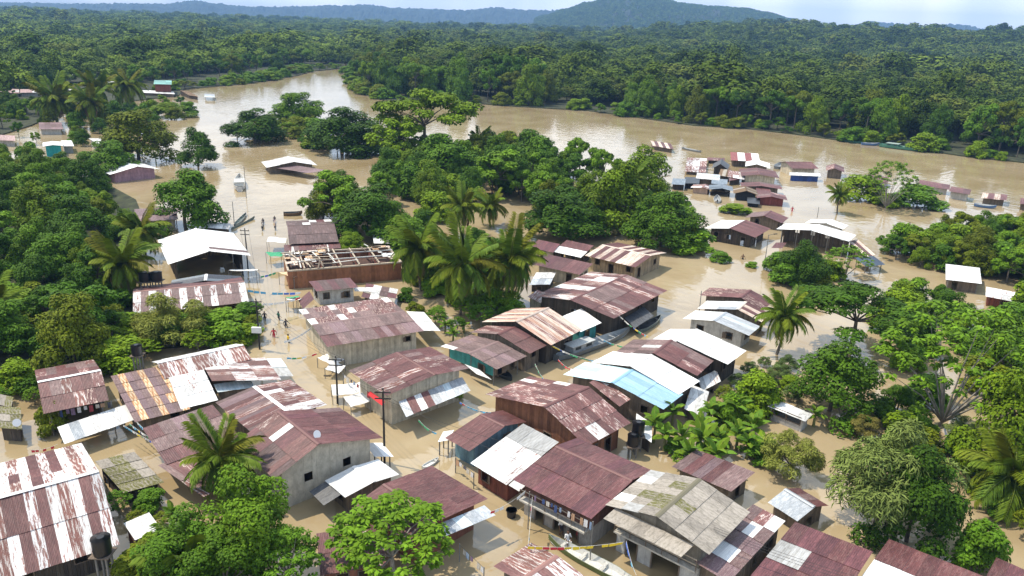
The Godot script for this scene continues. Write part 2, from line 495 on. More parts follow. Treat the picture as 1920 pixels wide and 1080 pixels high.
# how each roof is sheeted: [way, sheet width, sheet length, flat?, [material, weight] ...]
const STYLE := {
	"maroon": ["mix", 0.9, 2.6, false, ["maroon", 8], ["maroon_dk", 2], ["maroon_gr", 1]],
	"maroon_plain": ["mix", 0.9, 3.0, false, ["maroon", 9], ["maroon_dk", 1]],
	"maroon_dark": ["mix", 0.9, 2.6, false, ["maroon_dk", 4], ["brown", 4]],
	"maroon_patch": ["mix", 0.9, 2.4, false, ["scratch", 3], ["maroon", 12], ["maroon_gr", 5], ["speck", 2], ["rustheavy", 1.5]],
	"maroon_patch2": ["mix", 0.9, 2.2, false, ["rustlight", 1], ["speck", 7], ["maroon_gr", 6], ["scratch", 5], ["white", 0.3]],
	"maroon_grey": ["mix", 0.9, 2.6, false, ["maroon_gr", 10], ["maroon", 2], ["purple", 3]],
	"maroon_grey2": ["mix", 0.9, 2.6, false, ["maroon_gr", 8], ["brown", 3], ["purple", 2], ["white_old", 1]],
	"maroon_seam": ["mix", 1.4, 2.2, false, ["maroon", 5], ["maroon_gr", 4], ["purple", 2]],
	"maroon_seam2": ["mix", 1.1, 2.2, false, ["maroon", 8], ["maroon_dk", 4], ["concrete_slab", 0.3]],
	"maroon_lines": ["cols", 0.55, 3.0, false, ["maroon_gr"], ["maroon"], ["scratch"], ["maroon"], ["purple"], ["rustheavy"]],
	"maroon_skylight": ["mix", 0.8, 2.4, false, ["brown", 4], ["maroon_dk", 3], ["maroon", 7], ["scratch", 1], ["white", 0.35]],
	"maroon_white": ["mix", 0.8, 1.9, false, ["white", 1.2], ["rustmix", 5], ["rustheavy", 6], ["maroon", 3], ["rustlight", 1]],
	"maroon_white2": ["mix", 0.8, 2.2, false, ["maroon", 5], ["rustheavy", 3], ["rustmix", 3], ["white", 2]],
	"maroon_dash": ["mix", 0.75, 1.8, false, ["scratch", 8], ["maroon", 5], ["rustheavy", 2], ["rustlight", 1]],
	"maroon_speck": ["mix", 0.9, 2.0, false, ["speck", 6], ["maroon", 4]],
	"maroon_whitelow": ["rows", 0.9, 2.4, false, ["maroon"], ["white"]],
	"striped_rust": ["cols", 0.72, 2.6, false, ["rustlight"], ["rustheavy"], ["rustlight"], ["maroon"], ["rustmix"], ["maroon"]],
	"striped_rust2": ["cols", 0.75, 2.6, false, ["rustmix"], ["maroon_gr"], ["rustlight"], ["maroon_gr"]],
	"striped_orange": ["cols", 0.62, 2.2, false, ["maroon_gr"], ["orange"], ["purple"]],
	"striped_cream": ["cols", 0.7, 4.0, false, ["cream"], ["maroon"]],
	"striped_red": ["cols", 1.0, 4.5, false, ["red"], ["white"]],
	"rust_white": ["mix", 0.8, 2.2, false, ["rustmix", 5], ["rustheavy", 4], ["rustlight", 3], ["maroon", 2]],
	"rust_orange": ["cols", 0.6, 5.0, false, ["orange_rust"], ["cream"], ["rustheavy"]],
	"white": ["mix", 1.0, 3.0, false, ["white", 9], ["white_old", 1]],
	"white_old": ["mix", 0.9, 2.2, false, ["white_old", 6], ["white", 3], ["zinc", 2]],
	"white_rust": ["mix", 0.9, 2.0, false, ["white", 5], ["white_old", 3], ["rustlight", 4]],
	"white_maroonpatch": ["mix", 1.1, 3.2, false, ["white", 9], ["maroon_gr", 1]],
	"half_white": ["rows", 0.9, 2.6, false, ["maroon"], ["white"]],
	"purple": ["mix", 0.9, 2.4, false, ["purple", 8], ["maroon_gr", 3]],
	"purple_white": ["mix", 0.9, 1.9, false, ["purple", 9], ["maroon_gr", 5], ["scratch", 2], ["white", 2.6]],
	"brown": ["mix", 1.0, 3.0, false, ["brown", 12], ["maroon_dk", 2], ["white", 0.5]],
	"brown_plank": ["cols", 0.5, 5.0, true, ["thatch"], ["asbestos"], ["thatch"]],
	"blue": ["mix", 1.1, 3.4, false, ["blue", 1]],
	"blue_pale": ["mix", 1.1, 3.4, false, ["blue_pale", 1]],
	"zinc": ["mix", 0.9, 3.0, false, ["zinc", 6], ["zinc_bl", 2]],
	"zinc_blue": ["mix", 1.0, 2.4, false, ["zinc_bl", 1]],
	"zinc_dark": ["mix", 0.9, 3.0, false, ["zinc_dk", 1]],
	"dark_grey": ["mix", 0.9, 2.4, false, ["dark_grey", 1]],
	"dark_blue": ["cols", 0.8, 5.0, false, ["dark_blue"], ["dark_blue"], ["zinc_dk"]],
	"navy": ["mix", 1.0, 2.4, false, ["navy", 1]],
	"tarp": ["mix", 1.2, 3.4, true, ["tarp", 1]],
	"asbestos": ["mix", 1.15, 1.7, true, ["moss", 1.0], ["asbestos", 14], ["concrete_slab", 2], ["white", 0.3]],
	"asbestos_skirt": ["mix", 1.1, 1.3, true, ["asbestos", 10], ["moss", 1]],
	"asbestos_moss": ["mix", 0.9, 1.6, true, ["asbestos", 4], ["moss", 4]],
	"concrete_white": ["bands", 0.75, 2.1, false, ["concrete_slab"], ["rustlight"], ["white"]],
	"pale_slab": ["mix", 1.6, 2.4, true, ["zinc_bl", 1], ["concrete_slab", 1]],
	"flaps": ["cols", 0.95, 3.0, false, ["zinc"], ["maroon"], ["white_old"], ["maroon"], ["zinc"], ["zinc"], ["zinc_bl"], ["zinc"]],
	"red_cloth": ["mix", 1.2, 2.0, true, ["red_cloth", 1]],
	"patchwork": ["mix", 1.0, 1.3, false, ["brown", 4], ["white_old", 3], ["maroon_dk", 3], ["asbestos", 2]],
	"pinkroof": ["mix", 1.2, 3.0, false, ["pinkroof", 5], ["white_old", 1]],
	"green_tin": ["mix", 1.4, 5.0, false, ["green_tin", 1]],
	"thatch": ["mix", 0.9, 2.4, true, ["thatch", 1]],
}

func pick(list: Array, from: int, at: float) -> String:
	var total := 0.0
	for i in range(from, list.size()): total += list[i][1]
	var r := at * total
	for i in range(from, list.size()):
		r -= list[i][1]
		if r <= 0.0: return list[i][0]
	return list[-1][0]

func slope(parent: Node, o: Vector3, t1: Vector3, t2: Vector3, b1: Vector3, b2: Vector3, style: String, coarse: float) -> void:
	if sheet_mesh == null: make_sheets()
	var st: Array = STYLE[style]
	var u := ((t2 - t1) + (b2 - b1)) / 2
	var v := ((b1 - t1) + (b2 - t2)) / 2
	var nn := v.cross(u).normalized()
	if nn.y < 0: nn = -nn
	var cols := maxi(1, roundi(u.length() / (st[1] * coarse)))
	var rows := maxi(1, roundi(v.length() / (st[2] * coarse)))
	var nk := st.size() - 4
	var clump := noise(rng.randi() % 9000, 0.23, 2)
	for c in cols:
		for r in rows:
			var key: String
			match st[0]:
				"cols": key = st[4 + c % nk][0] if rng.randf() < 0.85 else st[4 + rng.randi() % nk][0]
				"rows": key = st[4 + mini(nk - 1, r * nk / rows)][0]
				"bands": key = st[4][0] if r == 0 and rows > 1 else st[5 + rng.randi() % (nk - 1)][0]
				_: key = pick(st, 4, clampf(0.5 + 0.95 * clump.get_noise_2d(c * 1.3, r * 1.7) + rng.randf_range(-0.14, 0.14), 0.0, 0.999))
			var fam: Array = M[key]
			var f0 := c / float(cols)
			var g0 := r / float(rows)
			var p := t1.lerp(t2, f0).lerp(b1.lerp(b2, f0), g0)
			var x := (t2 - t1).lerp(b2 - b1, g0) / cols * 1.05
			var z := (b1 - t1).lerp(b2 - t2, f0) / rows * 1.07
			p += nn * (0.015 + 0.012 * (c % 2) + rng.randf() * 0.012)
			z += nn * (0.035 + rng.randf() * 0.015)
			x += nn * rng.randf_range(-0.012, 0.012)
			part(parent, "roof_sheet", flat_sheet if st[3] else sheet_mesh, fam[rng.randi() % fam.size()], Transform3D(Basis(x, nn, z), p - o))

const WALLS := {
	"plank": [0.22, Color(0.215, 0.17, 0.125), 0.28], "darkplank": [0.22, Color(0.085, 0.068, 0.052), 0.35], "planklight": [0.2, Color(0.68, 0.61, 0.47), 0.18],
	"concrete": [1.2, Color(0.70, 0.63, 0.50), 0.06], "burntbrick": [0.7, Color(0.34, 0.145, 0.07), 0.25], "brick": [0.6, Color(0.25, 0.10, 0.062), 0.2], "ochre": [0.5, Color(0.40, 0.26, 0.12), 0.2],
	"teal": [0.5, Color(0.06, 0.34, 0.33), 0.12], "yellow": [0.8, Color(0.66, 0.42, 0.04), 0.08], "white": [0.3, Color(0.62, 0.61, 0.57), 0.1],
	"whitewash": [0.8, Color(0.56, 0.55, 0.53), 0.14], "bamboo": [0.16, Color(0.42, 0.32, 0.2), 0.28], "lattice": [0.3, Color(0.27, 0.115, 0.06), 0.35],
	"bluewood": [0.4, Color(0.16, 0.29, 0.36), 0.2], "redplank": [0.25, Color(0.23, 0.07, 0.045), 0.25], "block": [0.8, Color(0.34, 0.315, 0.285), 0.14],
	"tarp": [0.9, Color(0.02, 0.024, 0.03), 0.2], "peach": [0.6, Color(0.58, 0.41, 0.32), 0.1], "turq": [0.7, Color(0.04, 0.45, 0.46), 0.06],
	"pink": [0.6, Color(0.45, 0.27, 0.31), 0.1], "balconywall": [0.3, Color(0.17, 0.08, 0.055), 0.25, 1.7, Color(0.40, 0.375, 0.34)], "skirtwall": [0.4, Color(0.215, 0.20, 0.165), 0.25, 1.95, Color(0.52, 0.52, 0.50)],
	"bluetarp": [1.1, Color(0.04, 0.09, 0.32), 0.3], "redwall": [0.4, Color(0.26, 0.07, 0.06), 0.2],
}

func profile(pr: Array, t: float) -> float:
	for i in range(0, pr.size() - 2, 2):
		if t <= pr[i + 2]:
			return lerpf(pr[i + 1], pr[i + 3], (t - pr[i]) / maxf(1e-6, pr[i + 2] - pr[i]))
	return pr[-1]

# a wall of upright boards from a to b with openings [centre 0..1, sill, width, height]
func wall(parent: Node, o: Vector3, a: Vector3, b: Vector3, pr: Array, y0: float, style: String, holes: Array) -> void:
	var w: Array = WALLS[style]
	var L := (b - a).length()
	var u := (b - a) / L
	var nn := u.cross(Vector3.UP)
	var s := Soup.new()
	var x := 0.0
	while x < L - 0.01:
		var x1 := minf(L, x + w[0] * rng.randf_range(0.85, 1.15))
		if L - x1 < w[0] * 0.3: x1 = L
		for h in holes:
			for e in [h[0] * L - h[2] / 2, h[0] * L + h[2] / 2]:
				if e > x + 0.02 and e < x1: x1 = e
		var spans := [[y0, 99.0]]
		for h in holes:
			var c: float = h[0] * L
			if x1 > c - h[2] / 2 + 0.02 and x < c + h[2] / 2 - 0.02:
				spans = [[y0, h[1]], [h[1] + h[3], 99.0]]
		var col: Color = w[1] * (1.0 + w[2] * rng.randf_range(-1.0, 1.0))
		var dep := rng.randf() * 0.03
		if w.size() > 3:
			var cut := []
			for sp in spans:
				if sp[0] < w[3] and sp[1] > w[3]: cut.append_array([[sp[0], w[3]], [w[3], sp[1]]])
				else: cut.append(sp)
			spans = cut
		for sp in spans:
			var ta := minf(sp[1], profile(pr, x / L) - 0.04)
			var tb := minf(sp[1], profile(pr, x1 / L) - 0.04)
			if ta <= sp[0] or tb <= sp[0]: continue
			var p := a + u * (x + 0.006) + nn * dep
			var q := a + u * (x1 - 0.006) + nn * dep
			var k := nn * -0.05
			var lo: Vector3 = Vector3.UP * sp[0]
			if w.size() > 3 and sp[1] <= w[3]: col = w[4] * (1.0 + 0.1 * rng.randf_range(-1.0, 1.0))
			elif w.size() > 3: col = w[1] * (1.0 + w[2] * rng.randf_range(-1.0, 1.0))
			s.quad(p + lo, p + Vector3.UP * ta, q + Vector3.UP * tb, q + lo, col, nn)
			s.quad(p + lo + k, q + lo + k, q + Vector3.UP * tb + k, p + Vector3.UP * ta + k, col, -nn)
			s.quad(p + lo, p + lo + k, p + Vector3.UP * ta + k, p + Vector3.UP * ta, col, -u)
			s.quad(q + lo, q + Vector3.UP * tb, q + Vector3.UP * tb + k, q + lo + k, col, u)
			s.quad(p + Vector3.UP * ta, p + Vector3.UP * ta + k, q + Vector3.UP * tb + k, q + Vector3.UP * tb, col, Vector3.UP)
		x = x1
	if s.v.size() == 0: return
	var m := part(parent, "wall", s.mesh(), M.wall, Transform3D(Basis(), -o))
	for h in holes:
		var c: Vector3 = a + u * (h[0] * L) + nn * 0.045 - o
		var fr := Soup.new()
		for g in [-1.0, 1.0]:
			fr.box(c + u * (g * (h[2] / 2 + 0.03)) + Vector3.UP * (h[1] + h[3] / 2), u * 0.04, Vector3.UP * (h[3] / 2 + 0.07), nn * 0.03)
			fr.box(c + Vector3.UP * (h[1] + h[3] / 2 + g * (h[3] / 2 + 0.03)), u * (h[2] / 2 - 0.005), Vector3.UP * 0.035, nn * 0.028)
		var opening := part(parent, "window" if h[1] > 0.4 else "doorway", fr.mesh(), M.timber)
		if h[1] > 0.4 and rng.randf() < 0.5:
			var sh := Soup.new()
			var g := -1.0 if rng.randf() < 0.5 else 1.0
			var hinge: Vector3 = c + u * (g * (h[2] / 2 + 0.08)) + Vector3.UP * (h[1] + h[3] / 2)
			var out: Vector3 = (u * g + nn * 0.6).normalized()
			for k in 3:
				sh.box(hinge + out * (h[2] / 2 * (k + 0.5) / 3.0), out * (h[2] / 12 - 0.006), Vector3.UP * h[3] / 2, out.cross(Vector3.UP) * 0.015)
			part(opening, "shutter", sh.mesh(), M.timber)

func house(d: Dictionary) -> void:
	var o := Vector3(d.o[0], 0, d.o[1])
	var t := thing(d.n, d.l, d.c, o)
	var coarse: float = 1.0 if d.far < 95 else (1.25 if d.far < 150 else 2.0)
	for p in d.P:
		slope(t, o, Vector3(p[0], p[1], p[2]), Vector3(p[3], p[4], p[5]), Vector3(p[6], p[7], p[8]), Vector3(p[9], p[10], p[11]), p[12], coarse)
	if d.R:
		var a := Vector3(d.R[0], d.R[1] + 0.07, d.R[2]) - o
		var b := Vector3(d.R[3], d.R[4] + 0.07, d.R[5]) - o
		var style: Array = STYLE[d.P[0][12]]
		var s := Soup.new()
		var along := (b - a).normalized()
		var side := along.cross(Vector3.UP).normalized()
		for g in [-1.0, 1.0]:
			s.quad(a, b, b + side * g * 0.2 - Vector3.UP * 0.045, a + side * g * 0.2 - Vector3.UP * 0.045, Color.WHITE, (Vector3.UP + side * g * 0.4).normalized())
			s.quad(a - Vector3.UP * 0.012, b - Vector3.UP * 0.012, b + side * g * 0.2 - Vector3.UP * 0.06, a + side * g * 0.2 - Vector3.UP * 0.06, Color.WHITE, Vector3.DOWN)
		var cap: Material = M[style[4][0]][1] if not d.get("white_ridge", false) else M["white"][0]
		part(t, "ridge_cap", s.mesh(), cap)
	var y0: float = 1.1 if d.get("stilts", false) else -0.5
	for i in d.W.size():
		var w: Array = d.W[i]
		if d.get("no", []).has(i): continue
		var a := Vector3(w[0], 0, w[1])
		var b := Vector3(w[2], 0, w[3])
		var L := (b - a).length()
		var holes := []
		for h in d.get("wins", []):
			if h[0] == i: holes.append([h[1], h[2], h[3], h[4]])
		if not d.has("wins") and L > 2.4 and d.far < 170:
			var top := minf(profile(w[4], 0.0), profile(w[4], 1.0))
			var k := 1 + int(L / 3.6)
			for q in k:
				var c := (q + 0.5 + rng.randf_range(-0.12, 0.12)) / k
				if rng.randf() < 0.25: holes.append([c, -0.6, 0.85, minf(1.7, top - 0.2) + 0.6])
				elif rng.randf() < 0.75: holes.append([c, top - rng.randf_range(1.35, 1.5), 0.8, 0.85])
		var style: String = d.w
		if d.has("wo") and d.wo.has(i): style = d.wo[i]
		wall(t, o, a, b, w[4], y0, style, holes)
	if d.get("stilts", false) or d.get("posts", false):
		for i in d.W.size():
			var w: Array = d.W[i]
			var a := Vector3(w[0], 0, w[1]) - o
			var b := Vector3(w[2], 0, w[3]) - o
			var L := (b - a).length()
			var k := maxi(1, int(L / 2.6))
			for q in k:
				var p := a.lerp(b, q / float(k))
				bar(t, "post", p - Vector3.UP * 0.6, p + Vector3.UP * (profile(w[4], q / float(k)) - 0.05), 0.11, 0.11, M.grey_pole)
	match d.get("key", ""):
		"balcony": balcony(t, o, d, 0, 1.7, 0.7)
		"skirt": balcony(t, o, d, 2, 1.95, 0.5)

func balcony(t: Node3D, o: Vector3, d: Dictionary, side: int, h: float, out: float) -> void:
	var w: Array = d.W[side]
	var a := Vector3(w[0], 0, w[1]) - o
	var b := Vector3(w[2], 0, w[3]) - o
	var u := (b - a).normalized()
	var nn := u.cross(Vector3.UP)
	var s := Soup.new()
	s.box((a + b) / 2 + nn * (out / 2 + 0.06) + Vector3.UP * h, (b - a) / 2, Vector3.UP * 0.07, nn * out / 2, Color(0.6, 0.58, 0.52))
	var slab := part(t, "balcony_slab", s.mesh(), M.wall)
	var L := (b - a).length()
	var k := int(L / 1.2)
	for q in k + 1:
		var p := a.lerp(b, q / float(k)) + nn * (out - 0.03) + Vector3.UP * (h + 0.07)
		bar(slab, "baluster", p, p + Vector3.UP * 0.9, 0.05, 0.05, M.timber)
	for y in [0.5, 0.92]:
		bar(slab, "handrail", a + nn * (out - 0.03) + Vector3.UP * (h + 0.07 + y), b + nn * (out - 0.03) + Vector3.UP * (h + 0.07 + y), 0.06, 0.05, M.pale_timber)

func roofless_building() -> void:
	# red brick shell whose roof has been stripped to its beams
	var c := []
	for p in SHELL: c.append(Vector3(p[0], 0, p[1]))
	var o: Vector3 = (c[0] + c[1] + c[2] + c[3]) / 4
	var t := thing("roofless_building", "roofless red brick building with bare white beams and torn sheets", "building", o)
	var top := 2.7
	for i in 4:
		var a: Vector3 = c[i]
		var b: Vector3 = c[(i + 1) % 4]
		wall(t, o, a, b, [0, top, 1, top], -0.5, "burntbrick", [[0.3, 1.6, 0.9, 0.9], [0.72, 1.6, 0.9, 0.9]] if i % 2 == 1 else [])
	for i in 4:
		bar(t, "ring_beam", c[i] - o + Vector3.UP * (top + 0.06), c[(i + 1) % 4] - o + Vector3.UP * (top + 0.06), 0.28, 0.2, M.pale_timber)
	for q in [0.14, 0.3, 0.46, 0.62, 0.8]:
		var a: Vector3 = c[0].lerp(c[1], q) - o
		var b: Vector3 = c[3].lerp(c[2], q) - o
		bar(t, "cross_beam", a + Vector3.UP * (top + 0.25), b + Vector3.UP * (top + 0.25), 0.2, 0.18, M.pale_timber)
		wall(t, o, c[0].lerp(c[1], q), c[3].lerp(c[2], q), [0, top - 0.3, 1, top - 0.3], -0.3, "redplank", [[0.5, 0.0, 0.9, 2.0]])
	for q in [0.33, 0.66]:
		bar(t, "long_beam", c[0].lerp(c[3], q) - o + Vector3.UP * (top + 0.42), c[1].lerp(c[2], q) - o + Vector3.UP * (top + 0.42), 0.16, 0.14, M.frame_white)
	# floor of the upper storey
	var f := Soup.new()
	f.quad(c[0] - o + Vector3.UP * 1.4, c[1] - o + Vector3.UP * 1.4, c[2] - o + Vector3.UP * 1.4, c[3] - o + Vector3.UP * 1.4, Color(0.11, 0.06, 0.045), Vector3.UP)
	part(t, "upper_floor", f.mesh(), M.wall)
	for k in 34:
		var q := rng.randf_range(-0.04, 0.45) if k < 26 else rng.randf_range(0.5, 0.98)
		var r := rng.randf_range(0.0, 0.95)
		var p: Vector3 = c[0].lerp(c[1], q).lerp(c[3].lerp(c[2], q), r) - o + Vector3.UP * (top + 0.5 + rng.randf() * 0.25)
		var dir: Vector3 = ((c[3] - c[0]) if rng.randf() < 0.6 else (c[1] - c[0])).normalized().rotated(Vector3.UP, rng.randf_range(-0.25, 0.25)) * rng.randf_range(0.8, 2.2)
		bar(t, "loose_board", p - dir, p + dir + Vector3.UP * rng.randf_range(-0.35, 0.35), rng.randf_range(0.1, 0.24), 0.06, [M.pale_timber, M.timber, M.frame_white][rng.randi() % 3])
	# what is left of the roof, at both ends
	for k in 30:
		var q := rng.randf_range(-0.03, 0.38) if k < 21 else rng.randf_range(0.78, 0.96)
		var r := rng.randf_range(0.02, 0.82)
		var p: Vector3 = c[0].lerp(c[1], q).lerp(c[3].lerp(c[2], q), r) - o + Vector3.UP * (top + 0.52 + rng.randf() * 0.1)
		var x: Vector3 = (c[1] - c[0]).normalized() * rng.randf_range(0.6, 1.3)
		var z: Vector3 = (c[3] - c[0]).normalized() * rng.randf_range(0.7, 1.5)
		var key: String = ["white_old", "cream", "cream", "white", "orange"][rng.randi() % 5]
		part(t, "roof_sheet", sheet_mesh, M[key][rng.randi() % 4], Transform3D(Basis(x.rotated(Vector3.UP, rng.randf_range(-0.15, 0.15)), Vector3.UP, z + Vector3.UP * rng.randf_range(-0.3, 0.3)), p))

# ------------------------------------------------------------------ trees
func rand_dir() -> Vector3:
	var y := rng.randf_range(-1.0, 1.0)
	var a := rng.randf() * TAU
	var k := sqrt(1.0 - y * y)
	return Vector3(k * cos(a), y, k * sin(a))

func leaf(s: Soup, p: Vector3, nn: Vector3, dir: Vector3, l: float, w: float, col: Color) -> void:
	# a leaf of two faces folded along its rib
	var x := (dir - nn * dir.dot(nn)).normalized()
	var y := nn.cross(x)
	var tip := p + x * l - nn * l * 0.14
	var mid := p + x * l * 0.45 + nn * l * 0.05
	s.tri(p, mid + y * w - nn * w * 0.25, tip, col, (nn + y * 0.3).normalized())
	s.tri(p, tip, mid - y * w - nn * w * 0.25, col, (nn - y * 0.3).normalized())

func green(lo: Color, hi: Color) -> Color:
	# leaves of one tree differ by age and kind, wherever they sit in the crown
	return lo.lerp(hi, rng.randf_range(0.22, 0.48)) * rng.randf_range(0.78, 1.2)

# lobes: [centre, radius]; leaves stand on the outside of each lobe
func lobes_to_leaves(s: Soup, lobes: Array, count: int, l: float, w: float, squash: float, lo: Color, hi: Color) -> void:
	var total := 0.0
	for b in lobes: total += b[1] * b[1]
	for b in lobes:
		var k := int(count * b[1] * b[1] / total)
		var tone := rng.randf_range(0.8, 1.15)
		for i in k:
			var d := rand_dir()
			if d.y < -0.35 and rng.randf() < 0.7: d.y = -d.y
			var r: float = b[1] * (1.0 - 0.35 * rng.randf() * rng.randf()) * (1.0 + 0.18 * sin(d.x * 9.0 + b[0].x * 7.0) * cos(d.z * 8.0 + b[0].z * 5.0))
			var p: Vector3 = b[0] + Vector3(d.x, d.y * squash, d.z) * r
			var nn := (d + Vector3.UP * 0.55 + rand_dir() * 0.55).normalized()
			var q := rng.randf_range(0.7, 1.25)
			leaf(s, p, nn, rand_dir() + d * 0.4 - Vector3.UP * 0.3, l * q, w * q, green(lo, hi) * tone)

func trunk_with_limbs(ends: Array, fork: Vector3, r0: float, lean: Vector3) -> ArrayMesh:
	var s := Soup.new()
	var base := Vector3(0, -0.6, 0)
	s.tube([base, base.lerp(fork, 0.3) + lean * 0.5, base.lerp(fork, 0.7) + lean * 0.4, fork], [r0 * 1.25, r0, r0 * 0.85, r0 * 0.7], 8)
	for e in ends:
		var m: Vector3 = fork.lerp(e, 0.5) + Vector3.UP * 0.25 + rand_dir() * 0.25
		s.tube([fork - Vector3.UP * 0.15, m, e], [r0 * 0.55, r0 * 0.32, r0 * 0.1], 6)
	return s.mesh()

# every prototype is 10 m tall with a crown 5 m in radius; a tree scales it
func tree_prototypes() -> void:
	var lo := Color(0.050, 0.100, 0.008)
	var hi := Color(0.225, 0.325, 0.024)
	for kind in ["mango", "round", "dense", "airy", "umbrella", "feather", "shrub", "bigleaf", "cecropia"]:
		proto[kind] = []
		for variant in (3 if kind in ["round", "airy", "dense"] else 2):
			var s := Soup.new()
			var lobes := []
			var bark: Material = M.bark
			var fork := Vector3(0, 3.4, 0)
			match kind:
				"round":
					for i in 26:
						var d := rand_dir()
						d.y = absf(d.y) * 1.75 - 0.85
						lobes.append([Vector3(0, 4.5, 0) + Vector3(d.x * 3.8, d.y * 4.5, d.z * 3.8) * rng.randf_range(0.68, 1.08), rng.randf_range(0.85, 1.55)])
					lobes.append([Vector3(0, 4.8, 0), 2.9])
					lobes_to_leaves(s, lobes, 12000, 0.35, 0.13, 0.85, lo, hi)
				"dense":
					for i in 34:
						var d := rand_dir()
						d.y = absf(d.y) * 1.85 - 0.9
						lobes.append([Vector3(0, 4.3, 0) + Vector3(d.x * 4.0, d.y * 4.5, d.z * 4.0) * rng.randf_range(0.72, 1.1), rng.randf_range(0.7, 1.6)])
					lobes.append([Vector3(0, 4.4, 0), 3.3])
					lobes_to_leaves(s, lobes, 13000, 0.34, 0.13, 0.85, lo * 0.8, hi * 0.8)
					fork = Vector3(0, 2.6, 0)
				"mango":
					for i in 40:
						var d := rand_dir()
						d.y = absf(d.y) * 1.85 - 0.9
						lobes.append([Vector3(0, 4.3, 0) + Vector3(d.x * 4.0, d.y * 4.5, d.z * 4.0) * rng.randf_range(0.55, 1.12), rng.randf_range(0.55, 1.5)])
					lobes_to_leaves(s, lobes, 13000, 0.30, 0.115, 0.85, lo, hi)
					fork = Vector3(0, 2.6, 0)
				"airy":
					for i in 22:
						var d := rand_dir()
						d.y = absf(d.y) * 1.5 - 0.55
						lobes.append([Vector3(0, 4.9, 0) + Vector3(d.x * 4.0, d.y * 4.2, d.z * 4.0) * rng.randf_range(0.5, 1.1), rng.randf_range(0.55, 1.1)])
					lobes_to_leaves(s, lobes, 5200, 0.44, 0.16, 0.7, lo * 1.15, hi * 1.1)
				"umbrella":
					for i in 26:
						var a := rng.randf() * TAU
						var r := 4.4 * sqrt(rng.randf())
						lobes.append([Vector3(cos(a) * r, 8.6 - 0.09 * r * r - rng.randf() * rng.randf() * 3.6, sin(a) * r), rng.randf_range(0.9, 1.5)])
					lobes_to_leaves(s, lobes, 7000, 0.40, 0.13, 0.42, lo, hi)
					fork = Vector3(0.2, 4.6, 0)
				"feather":
					for i in 30:
						var a := rng.randf() * TAU
						var r := 3.9 * sqrt(rng.randf())
						lobes.append([Vector3(cos(a) * r, rng.randf_range(2.2, 9.3 - 0.28 * r * r), sin(a) * r), rng.randf_range(0.7, 1.3)])
					lobes_to_leaves(s, lobes, 9000, 0.62, 0.05, 1.0, Color(0.12, 0.155, 0.05), Color(0.38, 0.40, 0.17))
					fork = Vector3(0, 2.0, 0)
				"shrub":
					for i in 20:
						var d := rand_dir()
						d.y = absf(d.y)
						lobes.append([Vector3(d.x * 3.7, 1.4 + d.y * 6.6, d.z * 3.7), rng.randf_range(1.0, 1.9)])
					lobes.append([Vector3(0, 3.2, 0), 2.8])
					lobes_to_leaves(s, lobes, 3800, 0.75, 0.27, 0.9, lo * 1.15, hi * 1.2)
					fork = Vector3(0, 0.8, 0)
				"bigleaf", "cecropia":
					# limbs that end in rosettes of long leaves
					var open: bool = kind == "cecropia"
					bark = M.pale_bark
					fork = Vector3(0, 0.5 if open else 3.0, 0)
					for i in (150 if open else 230):
						var d := rand_dir()
						d.y = absf(d.y)
						var c := Vector3(0, 4.4, 0) + Vector3(d.x * 4.4, d.y * 4.8, d.z * 4.4) * (rng.randf_range(0.75, 1.0) if open else rng.randf_range(0.6, 1.0))
						if i < 26: lobes.append([c, 1.0])
						var tone := rng.randf_range(0.75, 1.2)
						for k in (20 if open else 15):
							var a := TAU * k / 7.0 + rng.randf()
							var q := Vector3(cos(a), rng.randf_range(-0.25, 0.45), sin(a)).normalized()
							var at := c + q * 0.08 - Vector3.UP * 0.12 * (k / 7)
							leaf(s, at, (Vector3.UP + q * 0.35 + rand_dir() * 0.3).normalized(), q, rng.randf_range(0.36, 0.56) * (0.8 if open else 1.0), rng.randf_range(0.1, 0.16) * (0.8 if open else 1.0), green(lo * 1.2, hi * 1.1) * tone)
			var ends := []
			for i in mini(lobes.size(), 18 if kind == "cecropia" else 11): ends.append(lobes[i][0] * 0.93)
			var lean := Vector3(rng.randf_range(-0.3, 0.3), 0, rng.randf_range(-0.3, 0.3))
			proto[kind].append([trunk_with_limbs(ends, fork, 0.12 if kind in ["shrub", "cecropia"] else 0.2, lean), s.mesh(), bark])

const TREE_NAME := {"mango": "mango_tree", "round": "broadleaf_tree", "dense": "dense_tree", "airy": "slender_tree", "umbrella": "flat_crowned_tree", "feather": "feathery_tree", "shrub": "shrub", "bigleaf": "large_leaved_tree", "cecropia": "open_crowned_tree"}

func place_tree(t: Array) -> void:
	var list: Array = proto[t[0]]
	var p: Array = list[rng.randi() % list.size()]
	var o := thing(TREE_NAME[t[0]], TREE_LABEL[t[7]], "shrub" if t[0] == "shrub" else "tree", Vector3(t[1], 0, t[2]), TREE_GROUP[t[8]])
	o.rotation.y = t[5]
	o.scale = Vector3(t[4] / 5.0, t[3] / 10.0, t[4] / 5.0)
	part(o, "trunk", p[0], p[2])
	part(o, "crown", p[1], leaf_mats[t[6]])

